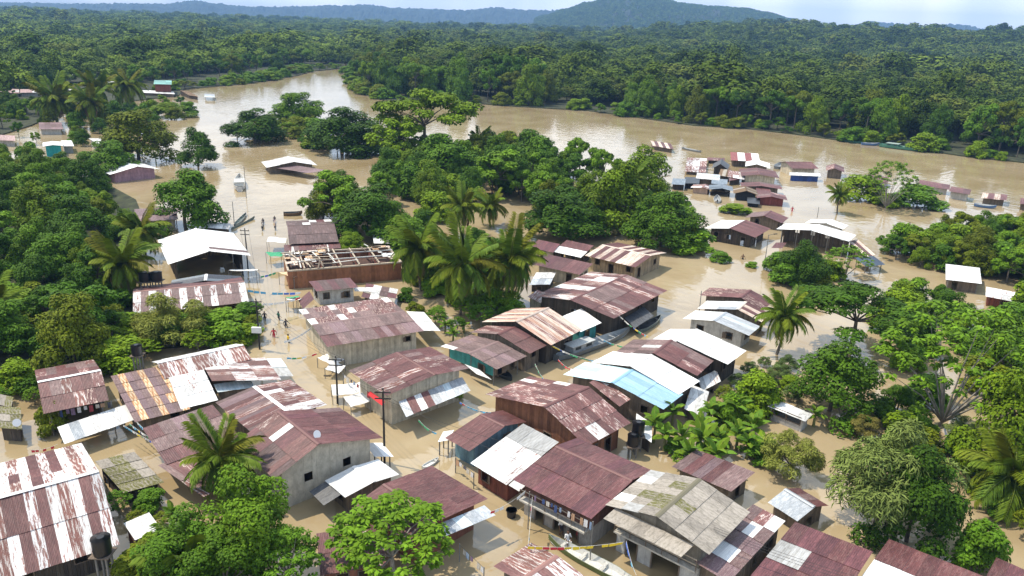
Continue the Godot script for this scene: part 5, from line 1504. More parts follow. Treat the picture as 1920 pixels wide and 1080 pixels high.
	{"n":"wooden_house","l":"small maroon gable squeezed against the rust striped roof","c":"house","o":[-0.36,-83.98],"far":83,"P":[[-1.45,3.6,-82.79,0.56,3.6,-85.31,2.12,2.6,-79.93,4.14,2.6,-82.45,"maroon"],[0.56,3.6,-85.31,-1.45,3.6,-82.79,-2.67,2.6,-87.89,-4.69,2.6,-85.37,"maroon_patch"]],"R":[-1.45,3.6,-82.79,0.56,3.6,-85.31],"W":[[1.74,-80.65,3.35,-82.67,[0,2.76,1,2.76]],[-2.29,-87.17,-3.9,-85.15,[0,2.78,1,2.78]],[-3.9,-85.15,1.74,-80.65,[0,2.78,0.47,3.6,1,2.76]],[3.35,-82.67,-2.29,-87.17,[0,2.76,0.53,3.6,1,2.78]]],"w":"plank"},
	{"n":"rusty_house","l":"orange rust striped gable with white edge trim beside moored grey boat","c":"house","o":[2.6,-87.61],"far":87,"P":[[0.57,4.35,-85.03,4.63,4.35,-90.2,4.42,2.93,-82,8.48,2.93,-87.17,"rust_orange"],[4.63,4.35,-90.2,0.57,4.35,-85.03,0.78,2.93,-93.22,-3.28,2.93,-88.05,"rust_orange"]],"R":[0.57,4.35,-85.03,4.63,4.35,-90.2],"W":[[4.2,-82.94,7.52,-87.16,[0,3.15,1,3.15]],[1,-92.29,-2.32,-88.06,[0,3.15,1,3.15]],[-2.32,-88.06,4.2,-82.94,[0,3.15,0.5,4.35,1,3.15]],[7.52,-87.16,1,-92.29,[0,3.15,0.5,4.35,1,3.15]]],"w":"darkplank"},
	{"n":"white_roof_shed","l":"plain white sheet roof beside the orange rust gable","c":"shed","o":[8.76,-91.19],"far":91,"P":[[6.25,2.73,-91.27,9.09,2.73,-94.55,8.42,2.27,-87.83,11.27,2.27,-91.11,"white"]],"R":[],"W":[[8.46,-88.47,10.79,-91.16,[0,2.27,1,2.27]],[9.05,-93.91,6.72,-91.22,[0,2.73,1,2.73]],[6.72,-91.22,8.46,-88.47,[0,2.73,1,2.27]],[10.79,-91.16,9.05,-93.91,[0,2.27,1,2.73]]],"w":"teal"},
	{"n":"wooden_house","l":"largest maroon gable over the canal with yellow and teal walls","c":"house","o":[12.23,-100.66],"far":101,"P":[[7.7,3.72,-94.92,16.51,3.72,-106.57,12.78,2.86,-91.08,21.59,2.86,-102.73,"maroon_patch"],[16.51,3.72,-106.57,7.7,3.72,-94.92,11.91,2.86,-110.05,3.11,2.86,-98.4,"maroon_white2"],[14.81,1.69,-94.36,17.95,1.69,-99.01,15.79,1.37,-91.9,18.93,1.37,-96.56,"dark_grey"]],"R":[7.7,3.72,-94.92,16.51,3.72,-106.57],"W":[[12.55,-92.02,20.63,-102.71,[0,2.96,1,2.96]],[12.15,-109.12,4.07,-98.42,[0,2.97,1,2.97]],[4.07,-98.42,12.55,-92.02,[0,2.97,0.47,3.72,1,2.96]],[20.63,-102.71,12.15,-109.12,[0,2.96,0.53,3.72,1,2.97]]],"w":"darkplank","wo":{3: "yellow"}},
	{"n":"wooden_house","l":"plain maroon lean-to roof over upright grey planks","c":"house","o":[7.94,-115.01],"far":115,"P":[[5.69,2.6,-119.26,12.43,2.6,-115.09,3.45,2.21,-114.94,10.19,2.21,-110.77,"maroon_plain"]],"R":[],"W":[[4.1,-115.11,9.99,-111.47,[0,2.21,1,2.21]],[11.78,-114.92,5.89,-118.56,[0,2.6,1,2.6]],[5.89,-118.56,4.1,-115.11,[0,2.6,1,2.21]],[9.99,-111.47,11.78,-114.92,[0,2.21,1,2.6]]],"w":"planklight"},
	{"n":"wooden_house","l":"small maroon roof at the water end beside white edged roof","c":"house","o":[5.43,-125.94],"far":126,"P":[[4.24,2.34,-129.03,7.84,2.34,-126.59,3.02,1.95,-125.3,6.62,1.95,-122.86,"maroon_plain"]],"R":[],"W":[[3.47,-125.45,6.42,-123.45,[0,1.95,1,1.95]],[7.39,-126.44,4.45,-128.44,[0,2.34,1,2.34]],[4.45,-128.44,3.47,-125.45,[0,2.34,1,1.95]],[6.42,-123.45,7.39,-126.44,[0,1.95,1,2.34]]],"w":"planklight"},
	{"n":"wooden_house","l":"half maroon half white shed roof facing the canal trees","c":"house","o":[10.09,-124.88],"far":125,"P":[[9.13,2.41,-129.11,13.57,2.41,-126.2,6.62,1.89,-123.57,11.05,1.89,-120.66,"half_white"]],"R":[],"W":[[7.22,-123.77,10.86,-121.38,[0,1.89,1,1.89]],[12.96,-126,9.33,-128.39,[0,2.41,1,2.41]],[9.33,-128.39,7.22,-123.77,[0,2.41,1,1.89]],[10.86,-121.38,12.96,-126,[0,1.89,1,2.41]]],"w":"darkplank"},
	{"n":"wooden_house","l":"maroon and cream striped roof on tall bamboo coloured plank house","c":"house","o":[18.44,-121.48],"far":123,"P":[[14.74,3.17,-124.21,22.13,3.17,-118.75,11.77,2.47,-120.17,19.16,2.47,-114.72,"striped_cream"],[22.13,3.17,-118.75,14.74,3.17,-124.21,25.11,2.47,-122.79,17.72,2.47,-128.24,"striped_cream"]],"R":[14.74,3.17,-124.21,22.13,3.17,-118.75],"W":[[12.7,-120.42,19.12,-115.68,[0,2.57,1,2.57]],[24.18,-122.54,17.76,-127.28,[0,2.57,1,2.57]],[17.76,-127.28,12.7,-120.42,[0,2.57,0.5,3.17,1,2.57]],[19.12,-115.68,24.18,-122.54,[0,2.57,0.5,3.17,1,2.57]]],"w":"bamboo"},
	{"n":"white_roof_shed","l":"pale lean-to roof behind the coconut palms","c":"shed","o":[4.61,-110.55],"far":110,"P":[[3.64,1.62,-112.67,6.67,1.62,-113.19,2.55,1.23,-107.9,5.58,1.23,-108.42,"white_old"]],"R":[],"W":[[2.93,-108.42,5.41,-108.85,[0,1.23,1,1.23]],[6.29,-112.67,3.8,-112.24,[0,1.62,1,1.62]],[3.8,-112.24,2.93,-108.42,[0,1.62,1,1.23]],[5.41,-108.85,6.29,-112.67,[0,1.23,1,1.62]]],"w":"darkplank"},
	{"n":"rusty_shed","l":"little rust patched shed roof beside the largest maroon gable","c":"shed","o":[3.85,-101.91],"far":101,"P":[[3.66,1.76,-104.24,5.39,1.76,-101.8,2.31,1.49,-102.01,4.04,1.49,-99.57,"rust_white"]],"R":[],"W":[[2.6,-102.01,4.02,-100.01,[0,1.49,1,1.49]],[5.1,-101.8,3.68,-103.8,[0,1.76,1,1.76]],[3.68,-103.8,2.6,-102.01,[0,1.76,1,1.49]],[4.02,-100.01,5.1,-101.8,[0,1.49,1,1.76]]],"w":"planklight"},
	{"n":"blue_roof_house","l":"sky blue tin gable in the row along the canal","c":"house","o":[11.78,-72.83],"far":73,"P":[[10.48,3.55,-71.12,13.07,3.55,-74.53,15.01,2.6,-67.68,17.6,2.6,-71.09,"blue"],[13.07,3.55,-74.53,10.48,3.55,-71.12,8.54,2.6,-77.97,5.95,2.6,-74.56,"blue_pale"]],"R":[10.48,3.55,-71.12,13.07,3.55,-74.53],"W":[[14.67,-68.47,16.75,-71.2,[0,2.73,1,2.73]],[8.88,-77.18,6.81,-74.45,[0,2.73,1,2.73]],[6.81,-74.45,14.67,-68.47,[0,2.73,0.5,3.55,1,2.73]],[16.75,-71.2,8.88,-77.18,[0,2.73,0.5,3.55,1,2.73]]],"w":"plank"},
	{"n":"white_roof_house","l":"bright white gable joined to the blue roof","c":"house","o":[14.33,-76.11],"far":77,"P":[[12.72,3.85,-74.65,15.55,3.85,-77.92,17.11,2.7,-70.85,19.94,2.7,-74.12,"white"],[15.55,3.85,-77.92,12.72,3.85,-74.65,11.95,2.7,-81.03,9.12,2.7,-77.76,"white"]],"R":[12.72,3.85,-74.65,15.55,3.85,-77.92],"W":[[16.82,-71.67,19.09,-74.29,[0,2.85,1,2.85]],[12.24,-80.21,9.97,-77.6,[0,2.88,1,2.88]],[9.97,-77.6,16.82,-71.67,[0,2.88,0.44,3.85,1,2.85]],[19.09,-74.29,12.24,-80.21,[0,2.85,0.56,3.85,1,2.88]]],"w":"plank"},
	{"n":"wooden_house","l":"maroon gable between two white gables in canal row","c":"house","o":[17.23,-79.95],"far":81,"P":[[15.77,3.96,-77.96,18.49,3.96,-82.06,19.92,2.79,-75.21,22.64,2.79,-79.31,"maroon_patch"],[18.49,3.96,-82.06,15.77,3.96,-77.96,14.74,2.79,-84.55,12.02,2.79,-80.45,"maroon_grey2"]],"R":[15.77,3.96,-77.96,18.49,3.96,-82.06],"W":[[19.57,-76.04,21.74,-79.31,[0,2.97,1,2.97]],[15.09,-83.72,12.92,-80.45,[0,2.98,1,2.98]],[12.92,-80.45,19.57,-76.04,[0,2.98,0.47,3.96,1,2.97]],[21.74,-79.31,15.09,-83.72,[0,2.97,0.53,3.96,1,2.98]]],"w":"plank"},
	{"n":"white_roof_house","l":"widest white gable at the far end of the canal row","c":"house","o":[21.3,-83.63],"far":86,"P":[[19.17,3.8,-82.06,22.34,3.8,-86.06,23.92,2.86,-78.3,27.09,2.86,-82.3,"white"],[22.34,3.8,-86.06,19.17,3.8,-82.06,19.78,2.86,-88.09,16.61,2.86,-84.08,"white"]],"R":[19.17,3.8,-82.06,22.34,3.8,-86.06],"W":[[23.65,-79.16,26.18,-82.37,[0,2.98,1,2.98]],[20.05,-87.22,17.52,-84.02,[0,3.08,1,3.08]],[17.52,-84.02,23.65,-79.16,[0,3.08,0.32,3.8,1,2.98]],[26.18,-82.37,20.05,-87.22,[0,2.98,0.68,3.8,1,3.08]]],"w":"darkplank"},
	{"n":"rusty_house","l":"wide maroon gable dashed with white scratches beside the blue roof","c":"house","o":[5.09,-66.22],"far":66,"P":[[3.3,4.56,-63.51,7.79,4.56,-68.02,6.95,2.79,-59.88,11.44,2.79,-64.39,"maroon_dash"],[7.79,4.56,-68.02,3.3,4.56,-63.51,2.32,2.79,-73.47,-2.17,2.79,-68.96,"maroon_dash"],[8.24,3.19,-71.77,9.49,3.19,-73.36,10.84,2.67,-67.78,12.1,2.67,-69.37,"maroon_dash"]],"R":[3.3,4.56,-63.51,7.79,4.56,-68.02],"W":[[6.84,-60.83,10.49,-64.5,[0,3.05,1,3.05]],[2.43,-72.52,-1.22,-68.85,[0,2.96,1,2.96]],[-1.22,-68.85,6.84,-60.83,[0,2.96,0.61,4.56,1,3.05]],[10.49,-64.5,2.43,-72.52,[0,3.05,0.39,4.56,1,2.96]]],"w":"lattice"},
	{"n":"wooden_house","l":"small maroon gable with pale awning and blue counter at the corner","c":"house","o":[-1.6,-63.54],"far":63,"P":[[-2.52,2.86,-64.86,-0.21,2.86,-62.75,-5.39,2.15,-61.72,-3.08,2.15,-59.61,"maroon_plain"],[-0.21,2.86,-62.75,-2.52,2.86,-64.86,1.71,2.15,-64.84,-0.6,2.15,-66.95,"maroon_plain"]],"R":[-2.52,2.86,-64.86,-0.21,2.86,-62.75],"W":[[-4.68,-62.04,-2.83,-60.34,[0,2.27,1,2.27]],[1,-64.53,-0.85,-66.22,[0,2.33,1,2.33]],[-0.85,-66.22,-4.68,-62.04,[0,2.33,0.38,2.86,1,2.27]],[-2.83,-60.34,1,-64.53,[0,2.27,0.62,2.86,1,2.33]]],"w":"bluewood"},
	{"n":"concrete_roof_house","l":"white rust lined roof with grey concrete upper part","c":"house","o":[0.83,-58.97],"far":58,"P":[[1.47,2.86,-63.37,4.6,2.86,-60.26,-2.93,2.08,-57.68,0.19,2.08,-54.57,"concrete_white"],[0.95,2.15,-55.44,1.77,2.15,-54.64,0.32,2.02,-54.56,1.14,2.02,-53.76,"white"]],"R":[],"W":[[-2.35,-57.79,0.22,-55.25,[0,2.08,1,2.08]],[4.01,-60.15,1.45,-62.69,[0,2.86,1,2.86]],[1.45,-62.69,-2.35,-57.79,[0,2.86,1,2.08]],[0.22,-55.25,4.01,-60.15,[0,2.08,1,2.86]]],"w":"redplank"},
	{"n":"two_storey_house","l":"two storey maroon roofed house with balcony above the white canoe","c":"house","o":[6.71,-54.74],"far":54,"P":[[4.2,3.99,-57.63,10.03,3.99,-52.82,0.69,3.4,-53.38,6.52,3.4,-48.57,"maroon_plain"],[10.03,3.99,-52.82,4.2,3.99,-57.63,11.92,3.4,-55.11,6.09,3.4,-59.92,"maroon_plain"]],"R":[4.2,3.99,-57.63,10.03,3.99,-52.82],"W":[[1.63,-53.58,6.53,-49.53,[0,3.48,1,3.48]],[10.98,-54.91,6.07,-58.96,[0,3.55,1,3.55]],[6.07,-58.96,1.63,-53.58,[0,3.55,0.32,3.99,1,3.48]],[6.53,-49.53,10.98,-54.91,[0,3.48,0.68,3.99,1,3.55]]],"w":"balconywall","key":"balcony","wins":[[0,0.55,-0.3,0.9,1.75],[0,0.78,-0.3,0.8,1.75],[0,0.25,-0.3,0.8,1.75]]},
	{"n":"asbestos_roof_house","l":"two storey house with mossy grey cement sheet roof and skirt roof","c":"house","o":[12.93,-49.34],"far":51,"P":[[10.84,4.94,-46.82,15.02,4.94,-51.86,14.01,3.89,-44.19,18.19,3.89,-49.23,"asbestos"],[15.02,4.94,-51.86,10.84,4.94,-46.82,11.85,3.89,-54.49,7.67,3.89,-49.45,"asbestos"],[8.31,3.92,-49.2,13.22,3.92,-45.13,7.41,3.45,-48.52,12.32,3.45,-44.45,"asbestos_skirt"]],"R":[10.84,4.94,-46.82,15.02,4.94,-51.86],"W":[[13.81,-45.13,17.23,-49.25,[0,4.08,1,4.08]],[12.04,-53.55,8.63,-49.43,[0,4.08,1,4.08]],[8.63,-49.43,13.81,-45.13,[0,4.08,0.5,4.94,1,4.08]],[17.23,-49.25,12.04,-53.55,[0,4.08,0.5,4.94,1,4.08]]],"w":"skirtwall","key":"skirt","wins":[[2,0.2,-0.3,0.9,1.9],[2,0.62,-0.3,2.2,2]]},
	{"n":"wooden_house","l":"purple maroon roof patched with large white sheets beside mossy roof","c":"house","o":[17.39,-47.47],"far":50,"P":[[19.43,2.86,-51.82,21.27,2.86,-49.82,13.5,2.54,-45.12,15.35,2.54,-43.12,"purple_white"]],"R":[],"W":[[14,-45.31,15.51,-43.67,[0,2.54,1,2.54]],[20.78,-49.63,19.26,-51.27,[0,2.86,1,2.86]],[19.26,-51.27,14,-45.31,[0,2.86,1,2.54]],[15.51,-43.67,20.78,-49.63,[0,2.54,1,2.86]]],"w":"plank"},
	{"n":"wooden_house","l":"plain maroon roof with one grey patch by the flooded yard","c":"house","o":[21.87,-45.4],"far":50,"P":[[22.06,2.79,-49.82,26.52,2.79,-46.61,17.23,2.34,-44.19,21.68,2.34,-40.97,"maroon_seam2"]],"R":[],"W":[[17.95,-44.28,21.61,-41.64,[0,2.34,1,2.34]],[25.79,-46.52,22.14,-49.15,[0,2.79,1,2.79]],[22.14,-49.15,17.95,-44.28,[0,2.79,1,2.34]],[21.61,-41.64,25.79,-46.52,[0,2.34,1,2.79]]],"w":"plank"},
	{"n":"wooden_house","l":"maroon roof with white lower sheets at the village edge","c":"house","o":[29.16,-44.46],"far":53,"P":[[28.57,2.6,-48.38,33.47,2.6,-44.54,24.85,2.21,-44.38,29.74,2.21,-40.55,"maroon_whitelow"]],"R":[],"W":[[25.58,-44.44,29.69,-41.22,[0,2.21,1,2.21]],[32.73,-44.48,28.63,-47.7,[0,2.6,1,2.6]],[28.63,-47.7,25.58,-44.44,[0,2.6,1,2.21]],[29.69,-41.22,32.73,-44.48,[0,2.21,1,2.6]]],"w":"plank"},
	{"n":"wooden_house","l":"outermost maroon roof beyond the drowned bushes","c":"house","o":[35.8,-45.03],"far":57,"P":[[35.81,2.34,-47.03,37.72,2.34,-45.07,33.88,2.02,-44.98,35.79,2.02,-43.02,"maroon_plain"]],"R":[],"W":[[34.25,-45.01,35.81,-43.4,[0,2.02,1,2.02]],[37.36,-45.04,35.79,-46.65,[0,2.34,1,2.34]],[35.79,-46.65,34.25,-45.01,[0,2.34,1,2.02]],[35.81,-43.4,37.36,-45.04,[0,2.02,1,2.34]]],"w":"plank"},
	{"n":"wooden_house","l":"weathered maroon roof with open door behind the mossy roof","c":"house","o":[17.93,-58.13],"far":60,"P":[[17.07,2.15,-61.07,21.31,2.15,-57.6,14.56,1.82,-58.66,18.8,1.82,-55.19,"maroon_grey"]],"R":[],"W":[[15.19,-58.59,18.67,-55.74,[0,1.82,1,1.82]],[20.68,-57.67,17.2,-60.52,[0,2.15,1,2.15]],[17.2,-60.52,15.19,-58.59,[0,2.15,1,1.82]],[18.67,-55.74,20.68,-57.67,[0,1.82,1,2.15]]],"w":"plank","wins":[[3,0.5,0.2,0.8,1.7]]},
	{"n":"small_hut","l":"small hut with grey zinc front slope and maroon back slope","c":"hut","o":[24.02,-54.27],"far":59,"P":[[23.23,1.97,-55.47,24.81,1.97,-53.07,21.67,1.37,-54.44,23.25,1.37,-52.04,"zinc"],[24.81,1.97,-53.07,23.23,1.97,-55.47,26.37,1.37,-54.1,24.79,1.37,-56.5,"maroon_patch"]],"R":[23.23,1.97,-55.47,24.81,1.97,-53.07],"W":[[22.14,-54.41,23.41,-52.49,[0,1.49,1,1.49]],[25.9,-54.13,24.63,-56.05,[0,1.49,1,1.49]],[24.63,-56.05,22.14,-54.41,[0,1.49,0.5,1.97,1,1.49]],[23.41,-52.49,25.9,-54.13,[0,1.49,0.5,1.97,1,1.49]]],"w":"plank"},
	{"n":"white_stall","l":"white walled stall with narrow white roof beside banana plant","c":"shed","o":[28.71,-70.59],"far":76,"P":[[27.95,1.49,-72.83,30.73,1.49,-69.87,26.69,1.43,-71.32,29.47,1.43,-68.36,"white"]],"R":[],"W":[[27.07,-71.2,29.35,-68.77,[0,1.43,1,1.43]],[30.35,-69.98,28.07,-72.41,[0,1.49,1,1.49]],[28.07,-72.41,27.07,-71.2,[0,1.49,1,1.43]],[29.35,-68.77,30.35,-69.98,[0,1.43,1,1.49]]],"w":"whitewash","wins":[[0,0.28,0.75,1.5,0.75],[0,0.72,0.75,1.5,0.75]]},
	{"n":"wooden_house","l":"maroon gable speckled with pale rust in the row of three","c":"house","o":[31.87,-101.84],"far":106,"P":[[31.21,3.21,-99.69,33.61,3.21,-103.27,33.75,2.21,-98,36.14,2.21,-101.58,"maroon_speck"],[33.61,3.21,-103.27,31.21,3.21,-99.69,28.91,2.21,-106.41,26.52,2.21,-102.84,"maroon_speck"]],"R":[31.21,3.21,-99.69,33.61,3.21,-103.27],"W":[[33.36,-98.78,35.27,-101.64,[0,2.46,1,2.46]],[29.29,-105.64,27.38,-102.78,[0,2.34,1,2.34]],[27.38,-102.78,33.36,-98.78,[0,2.34,0.68,3.21,1,2.46]],[35.27,-101.64,29.29,-105.64,[0,2.46,0.32,3.21,1,2.34]]],"w":"plank"},
	{"n":"white_roof_house","l":"white gable with maroon striped right slope in the row of three","c":"house","o":[30.19,-96.78],"far":101,"P":[[29.56,3.23,-94.95,31.54,3.23,-98.16,32.47,2.15,-93.16,34.45,2.15,-96.37,"striped_cream"],[31.54,3.23,-98.16,29.56,3.23,-94.95,27.18,2.15,-100.85,25.2,2.15,-97.64,"white_old"]],"R":[29.56,3.23,-94.95,31.54,3.23,-98.16],"W":[[32.03,-93.87,33.61,-96.44,[0,2.39,1,2.39]],[27.62,-100.13,26.04,-97.56,[0,2.31,1,2.31]],[26.04,-97.56,32.03,-93.87,[0,2.31,0.62,3.23,1,2.39]],[33.61,-96.44,27.62,-100.13,[0,2.39,0.38,3.23,1,2.31]]],"w":"plank"},
	{"n":"zinc_roof_house","l":"zinc and white gable with pale plank wall in the row of three","c":"house","o":[26.93,-92.89],"far":96,"P":[[25.69,2.92,-91.33,28.01,2.92,-94.58,29.21,2.15,-88.82,31.53,2.15,-92.06,"zinc"],[28.01,2.92,-94.58,25.69,2.92,-91.33,24.83,2.15,-96.85,22.51,2.15,-93.6,"white"]],"R":[25.69,2.92,-91.33,28.01,2.92,-94.58],"W":[[28.83,-89.58,30.68,-92.17,[0,2.28,1,2.28]],[25.2,-96.09,23.35,-93.49,[0,2.3,1,2.3]],[23.35,-93.49,28.83,-89.58,[0,2.3,0.47,2.92,1,2.28]],[30.68,-92.17,25.2,-96.09,[0,2.28,0.53,2.92,1,2.3]]],"w":"white"},
	{"n":"wooden_house","l":"white and maroon two tone gable over dark plank walls in open flood","c":"house","o":[42.26,-142.27],"far":148,"P":[[39.78,3.03,-138.75,44.74,3.03,-145.78,43.48,2.21,-136.14,48.44,2.21,-143.17,"maroon_plain"],[44.74,3.03,-145.78,39.78,3.03,-138.75,41.03,2.21,-148.39,36.08,2.21,-141.36,"white"]],"R":[39.78,3.03,-138.75,44.74,3.03,-145.78],"W":[[43.21,-137.06,47.48,-143.12,[0,2.35,1,2.35]],[41.3,-147.47,37.03,-141.42,[0,2.35,1,2.35]],[37.03,-141.42,43.21,-137.06,[0,2.35,0.5,3.03,1,2.35]],[47.48,-143.12,41.3,-147.47,[0,2.35,0.5,3.03,1,2.35]]],"w":"darkplank"},
	{"n":"wooden_house","l":"small plank cabin with maroon roof and white stripe in flood","c":"house","o":[51.38,-154.14],"far":162,"P":[[49.94,2.62,-151.7,52.83,2.62,-156.58,52.91,1.69,-149.95,55.8,1.69,-154.83,"maroon_patch"],[52.83,2.62,-156.58,49.94,2.62,-151.7,49.86,1.69,-158.34,46.97,1.69,-153.46,"maroon_grey"]],"R":[49.94,2.62,-151.7,52.83,2.62,-156.58],"W":[[52.6,-150.78,54.91,-154.69,[0,1.88,1,1.88]],[50.16,-157.5,47.85,-153.6,[0,1.88,1,1.88]],[47.85,-153.6,52.6,-150.78,[0,1.88,0.5,2.62,1,1.88]],[54.91,-154.69,50.16,-157.5,[0,1.88,0.5,2.62,1,1.88]]],"w":"plank"},
	{"n":"white_roof_house","l":"two storey white roofed house with upper balcony behind bushes","c":"house","o":[55.2,-138.02],"far":148,"P":[[53.43,3.99,-135.72,56.72,3.99,-140.49,58.76,3.12,-132.04,62.05,3.12,-136.8,"white"],[56.72,3.99,-140.49,53.43,3.99,-135.72,51.9,3.12,-143.82,48.61,3.12,-139.06,"white"],[47.29,1.69,-134.97,49.22,1.69,-135.11,45.65,1.43,-132.17,47.58,1.43,-132.31,"maroon_plain"]],"R":[53.43,3.99,-135.72,56.72,3.99,-140.49],"W":[[58.47,-132.94,61.11,-136.75,[0,3.22,1,3.22]],[52.19,-142.92,49.55,-139.11,[0,3.23,1,3.23]],[49.55,-139.11,58.47,-132.94,[0,3.23,0.47,3.99,1,3.22]],[61.11,-136.75,52.19,-142.92,[0,3.22,0.53,3.99,1,3.23]]],"w":"plank","no":[2],"posts":true},
	{"n":"white_roof_house","l":"small white gable cabin behind the two storey white roof","c":"house","o":[61.23,-147.55],"far":159,"P":[[60.15,2.95,-145.82,62.57,2.95,-149.07,62.55,2.34,-144.03,64.97,2.34,-147.29,"white"],[62.57,2.95,-149.07,60.15,2.95,-145.82,59.63,2.34,-151.26,57.21,2.34,-148,"white"]],"R":[60.15,2.95,-145.82,62.57,2.95,-149.07],"W":[[62.26,-144.75,64.2,-147.36,[0,2.47,1,2.47]],[59.93,-150.54,57.99,-147.93,[0,2.45,1,2.45]],[57.99,-147.93,62.26,-144.75,[0,2.45,0.56,2.95,1,2.47]],[64.2,-147.36,59.93,-150.54,[0,2.47,0.44,2.95,1,2.45]]],"w":"white"},
	{"n":"low_annex","l":"lean-to of white and rust sheets below the two storey white roof","c":"shed","o":[61.68,-132.78],"far":146,"P":[[60.28,2.34,-135.11,62.59,2.34,-136.72,60.77,1.43,-128.84,63.08,1.43,-130.45,"striped_cream"]],"R":[],"W":[[60.93,-129.48,62.83,-130.81,[0,1.43,1,1.43]],[62.42,-136.08,60.52,-134.75,[0,2.34,1,2.34]],[60.52,-134.75,60.93,-129.48,[0,2.34,1,1.43]],[62.83,-130.81,62.42,-136.08,[0,1.43,1,2.34]]],"w":"plank"},
	{"n":"tarp_shelter","l":"navy blue tarp shelter on posts beside the bushes","c":"shed","o":[60.35,-126.03],"far":139,"P":[[58.33,1.56,-127.31,62.18,1.56,-128.84,58.52,1.3,-123.23,62.37,1.3,-124.76,"navy"]],"R":[],"W":[[58.85,-123.77,62,-125.03,[0,1.3,1,1.3]],[61.85,-128.29,58.69,-127.04,[0,1.56,1,1.56]],[58.69,-127.04,58.85,-123.77,[0,1.56,1,1.3]],[62,-125.03,61.85,-128.29,[0,1.3,1,1.56]]],"w":"plank","no":[0,1,2,3],"posts":true},
	{"n":"white_roof_shed","l":"square white roof on posts before the thicket","c":"shed","o":[72.27,-118.95],"far":139,"P":[[71.76,2.15,-123.36,76.49,2.15,-121.82,68.05,1.76,-116.07,72.79,1.76,-114.53,"white"]],"R":[],"W":[[68.71,-116.38,72.59,-115.11,[0,1.76,1,1.76]],[75.84,-121.51,71.96,-122.78,[0,2.15,1,2.15]],[71.96,-122.78,68.71,-116.38,[0,2.15,1,1.76]],[72.59,-115.11,75.84,-121.51,[0,1.76,1,2.15]]],"w":"plank","no":[1],"posts":true},
	{"n":"white_roof_shed","l":"long white roof with one maroon patch at the thicket edge","c":"shed","o":[73.09,-109.58],"far":131,"P":[[72.43,1.89,-112.6,75.84,1.89,-110.2,70.33,1.56,-108.97,73.74,1.56,-106.56,"white_rust"]],"R":[],"W":[[70.85,-109.11,73.64,-107.14,[0,1.56,1,1.56]],[75.32,-110.05,72.53,-112.02,[0,1.89,1,1.89]],[72.53,-112.02,70.85,-109.11,[0,1.89,1,1.56]],[73.64,-107.14,75.32,-110.05,[0,1.56,1,1.89]]],"w":"redplank"},
	{"n":"wooden_house","l":"red and white striped roof at the back of the river cluster","c":"house","o":[67.44,-229.79],"far":239,"P":[[64.84,2.34,-236.19,72.77,2.34,-234.83,62.11,1.82,-224.75,70.03,1.82,-223.39,"striped_red"]],"R":[],"W":[[62.72,-225.15,69.66,-223.96,[0,1.82,1,1.82]],[72.16,-234.43,65.22,-235.62,[0,2.34,1,2.34]],[65.22,-235.62,62.72,-225.15,[0,2.34,1,1.82]],[69.66,-223.96,72.16,-234.43,[0,1.82,1,2.34]]],"w":"plank"},
	{"n":"rusty_house","l":"low rust red roof with white sheets half sunk at cluster end","c":"house","o":[50.8,-218.55],"far":224,"P":[[50.39,1.43,-228.75,55.93,1.43,-228.15,45.67,0.78,-208.95,51.22,0.78,-208.35,"maroon_white"]],"R":[],"W":[[46.28,-209.38,50.84,-208.89,[0,0.78,1,0.78]],[55.32,-227.72,50.77,-228.21,[0,1.43,1,1.43]],[50.77,-228.21,46.28,-209.38,[0,1.43,1,0.78]],[50.84,-208.89,55.32,-227.72,[0,0.78,1,1.43]]],"w":"plank"},
	{"n":"small_hut","l":"small dark grey gabled hut in the river cluster","c":"hut","o":[56.79,-214.81],"far":222,"P":[[55.53,2.83,-210.61,57.96,2.83,-219.03,57.61,1.49,-210,60.05,1.49,-218.43,"dark_grey"],[57.96,2.83,-219.03,55.53,2.83,-210.61,56.08,1.49,-219.58,53.64,1.49,-211.15,"dark_grey"]],"R":[55.53,2.83,-210.61,57.96,2.83,-219.03],"W":[[57.38,-210.69,59.48,-217.97,[0,1.75,1,1.75]],[56.31,-218.89,54.21,-211.61,[0,1.77,1,1.77]],[54.21,-211.61,57.38,-210.69,[0,1.77,0.47,2.83,1,1.75]],[59.48,-217.97,56.31,-218.89,[0,1.75,0.53,2.83,1,1.77]]],"w":"darkplank"},
	{"n":"white_roof_house","l":"white gable in the middle of the river cluster","c":"house","o":[67.45,-216.92],"far":227,"P":[[66.12,2.74,-212.97,68.48,2.74,-220.95,69.35,1.95,-212.02,71.71,1.95,-220,"white"],[68.48,2.74,-220.95,66.12,2.74,-212.97,65.84,1.95,-221.73,63.48,1.95,-213.75,"white"]],"R":[66.12,2.74,-212.97,68.48,2.74,-220.95],"W":[[68.93,-212.77,70.95,-219.59,[0,2.09,1,2.09]],[66.25,-220.98,64.24,-214.15,[0,2.13,1,2.13]],[64.24,-214.15,68.93,-212.77,[0,2.13,0.44,2.74,1,2.09]],[70.95,-219.59,66.25,-220.98,[0,2.09,0.56,2.74,1,2.13]]],"w":"plank"},
	{"n":"wooden_house","l":"long maroon gable with whitewashed planks in the river cluster","c":"house","o":[63.47,-202.18],"far":211,"P":[[62.34,2.75,-197.1,64.39,2.75,-207.31,66.84,2.15,-196.2,68.9,2.15,-206.4,"maroon"],[64.39,2.75,-207.31,62.34,2.75,-197.1,60.31,2.15,-208.13,58.26,2.15,-197.92,"maroon"],[57.02,1.82,-207.37,60.45,1.82,-204.24,54.82,1.49,-199.42,58.24,1.49,-196.29,"rust_white"]],"R":[62.34,2.75,-197.1,64.39,2.75,-207.31],"W":[[66.23,-196.93,68.04,-205.96,[0,2.25,1,2.25]],[60.93,-207.39,59.11,-198.36,[0,2.26,1,2.26]],[59.11,-198.36,66.23,-196.93,[0,2.26,0.47,2.75,1,2.25]],[68.04,-205.96,60.93,-207.39,[0,2.25,0.53,2.75,1,2.26]]],"w":"planklight"},
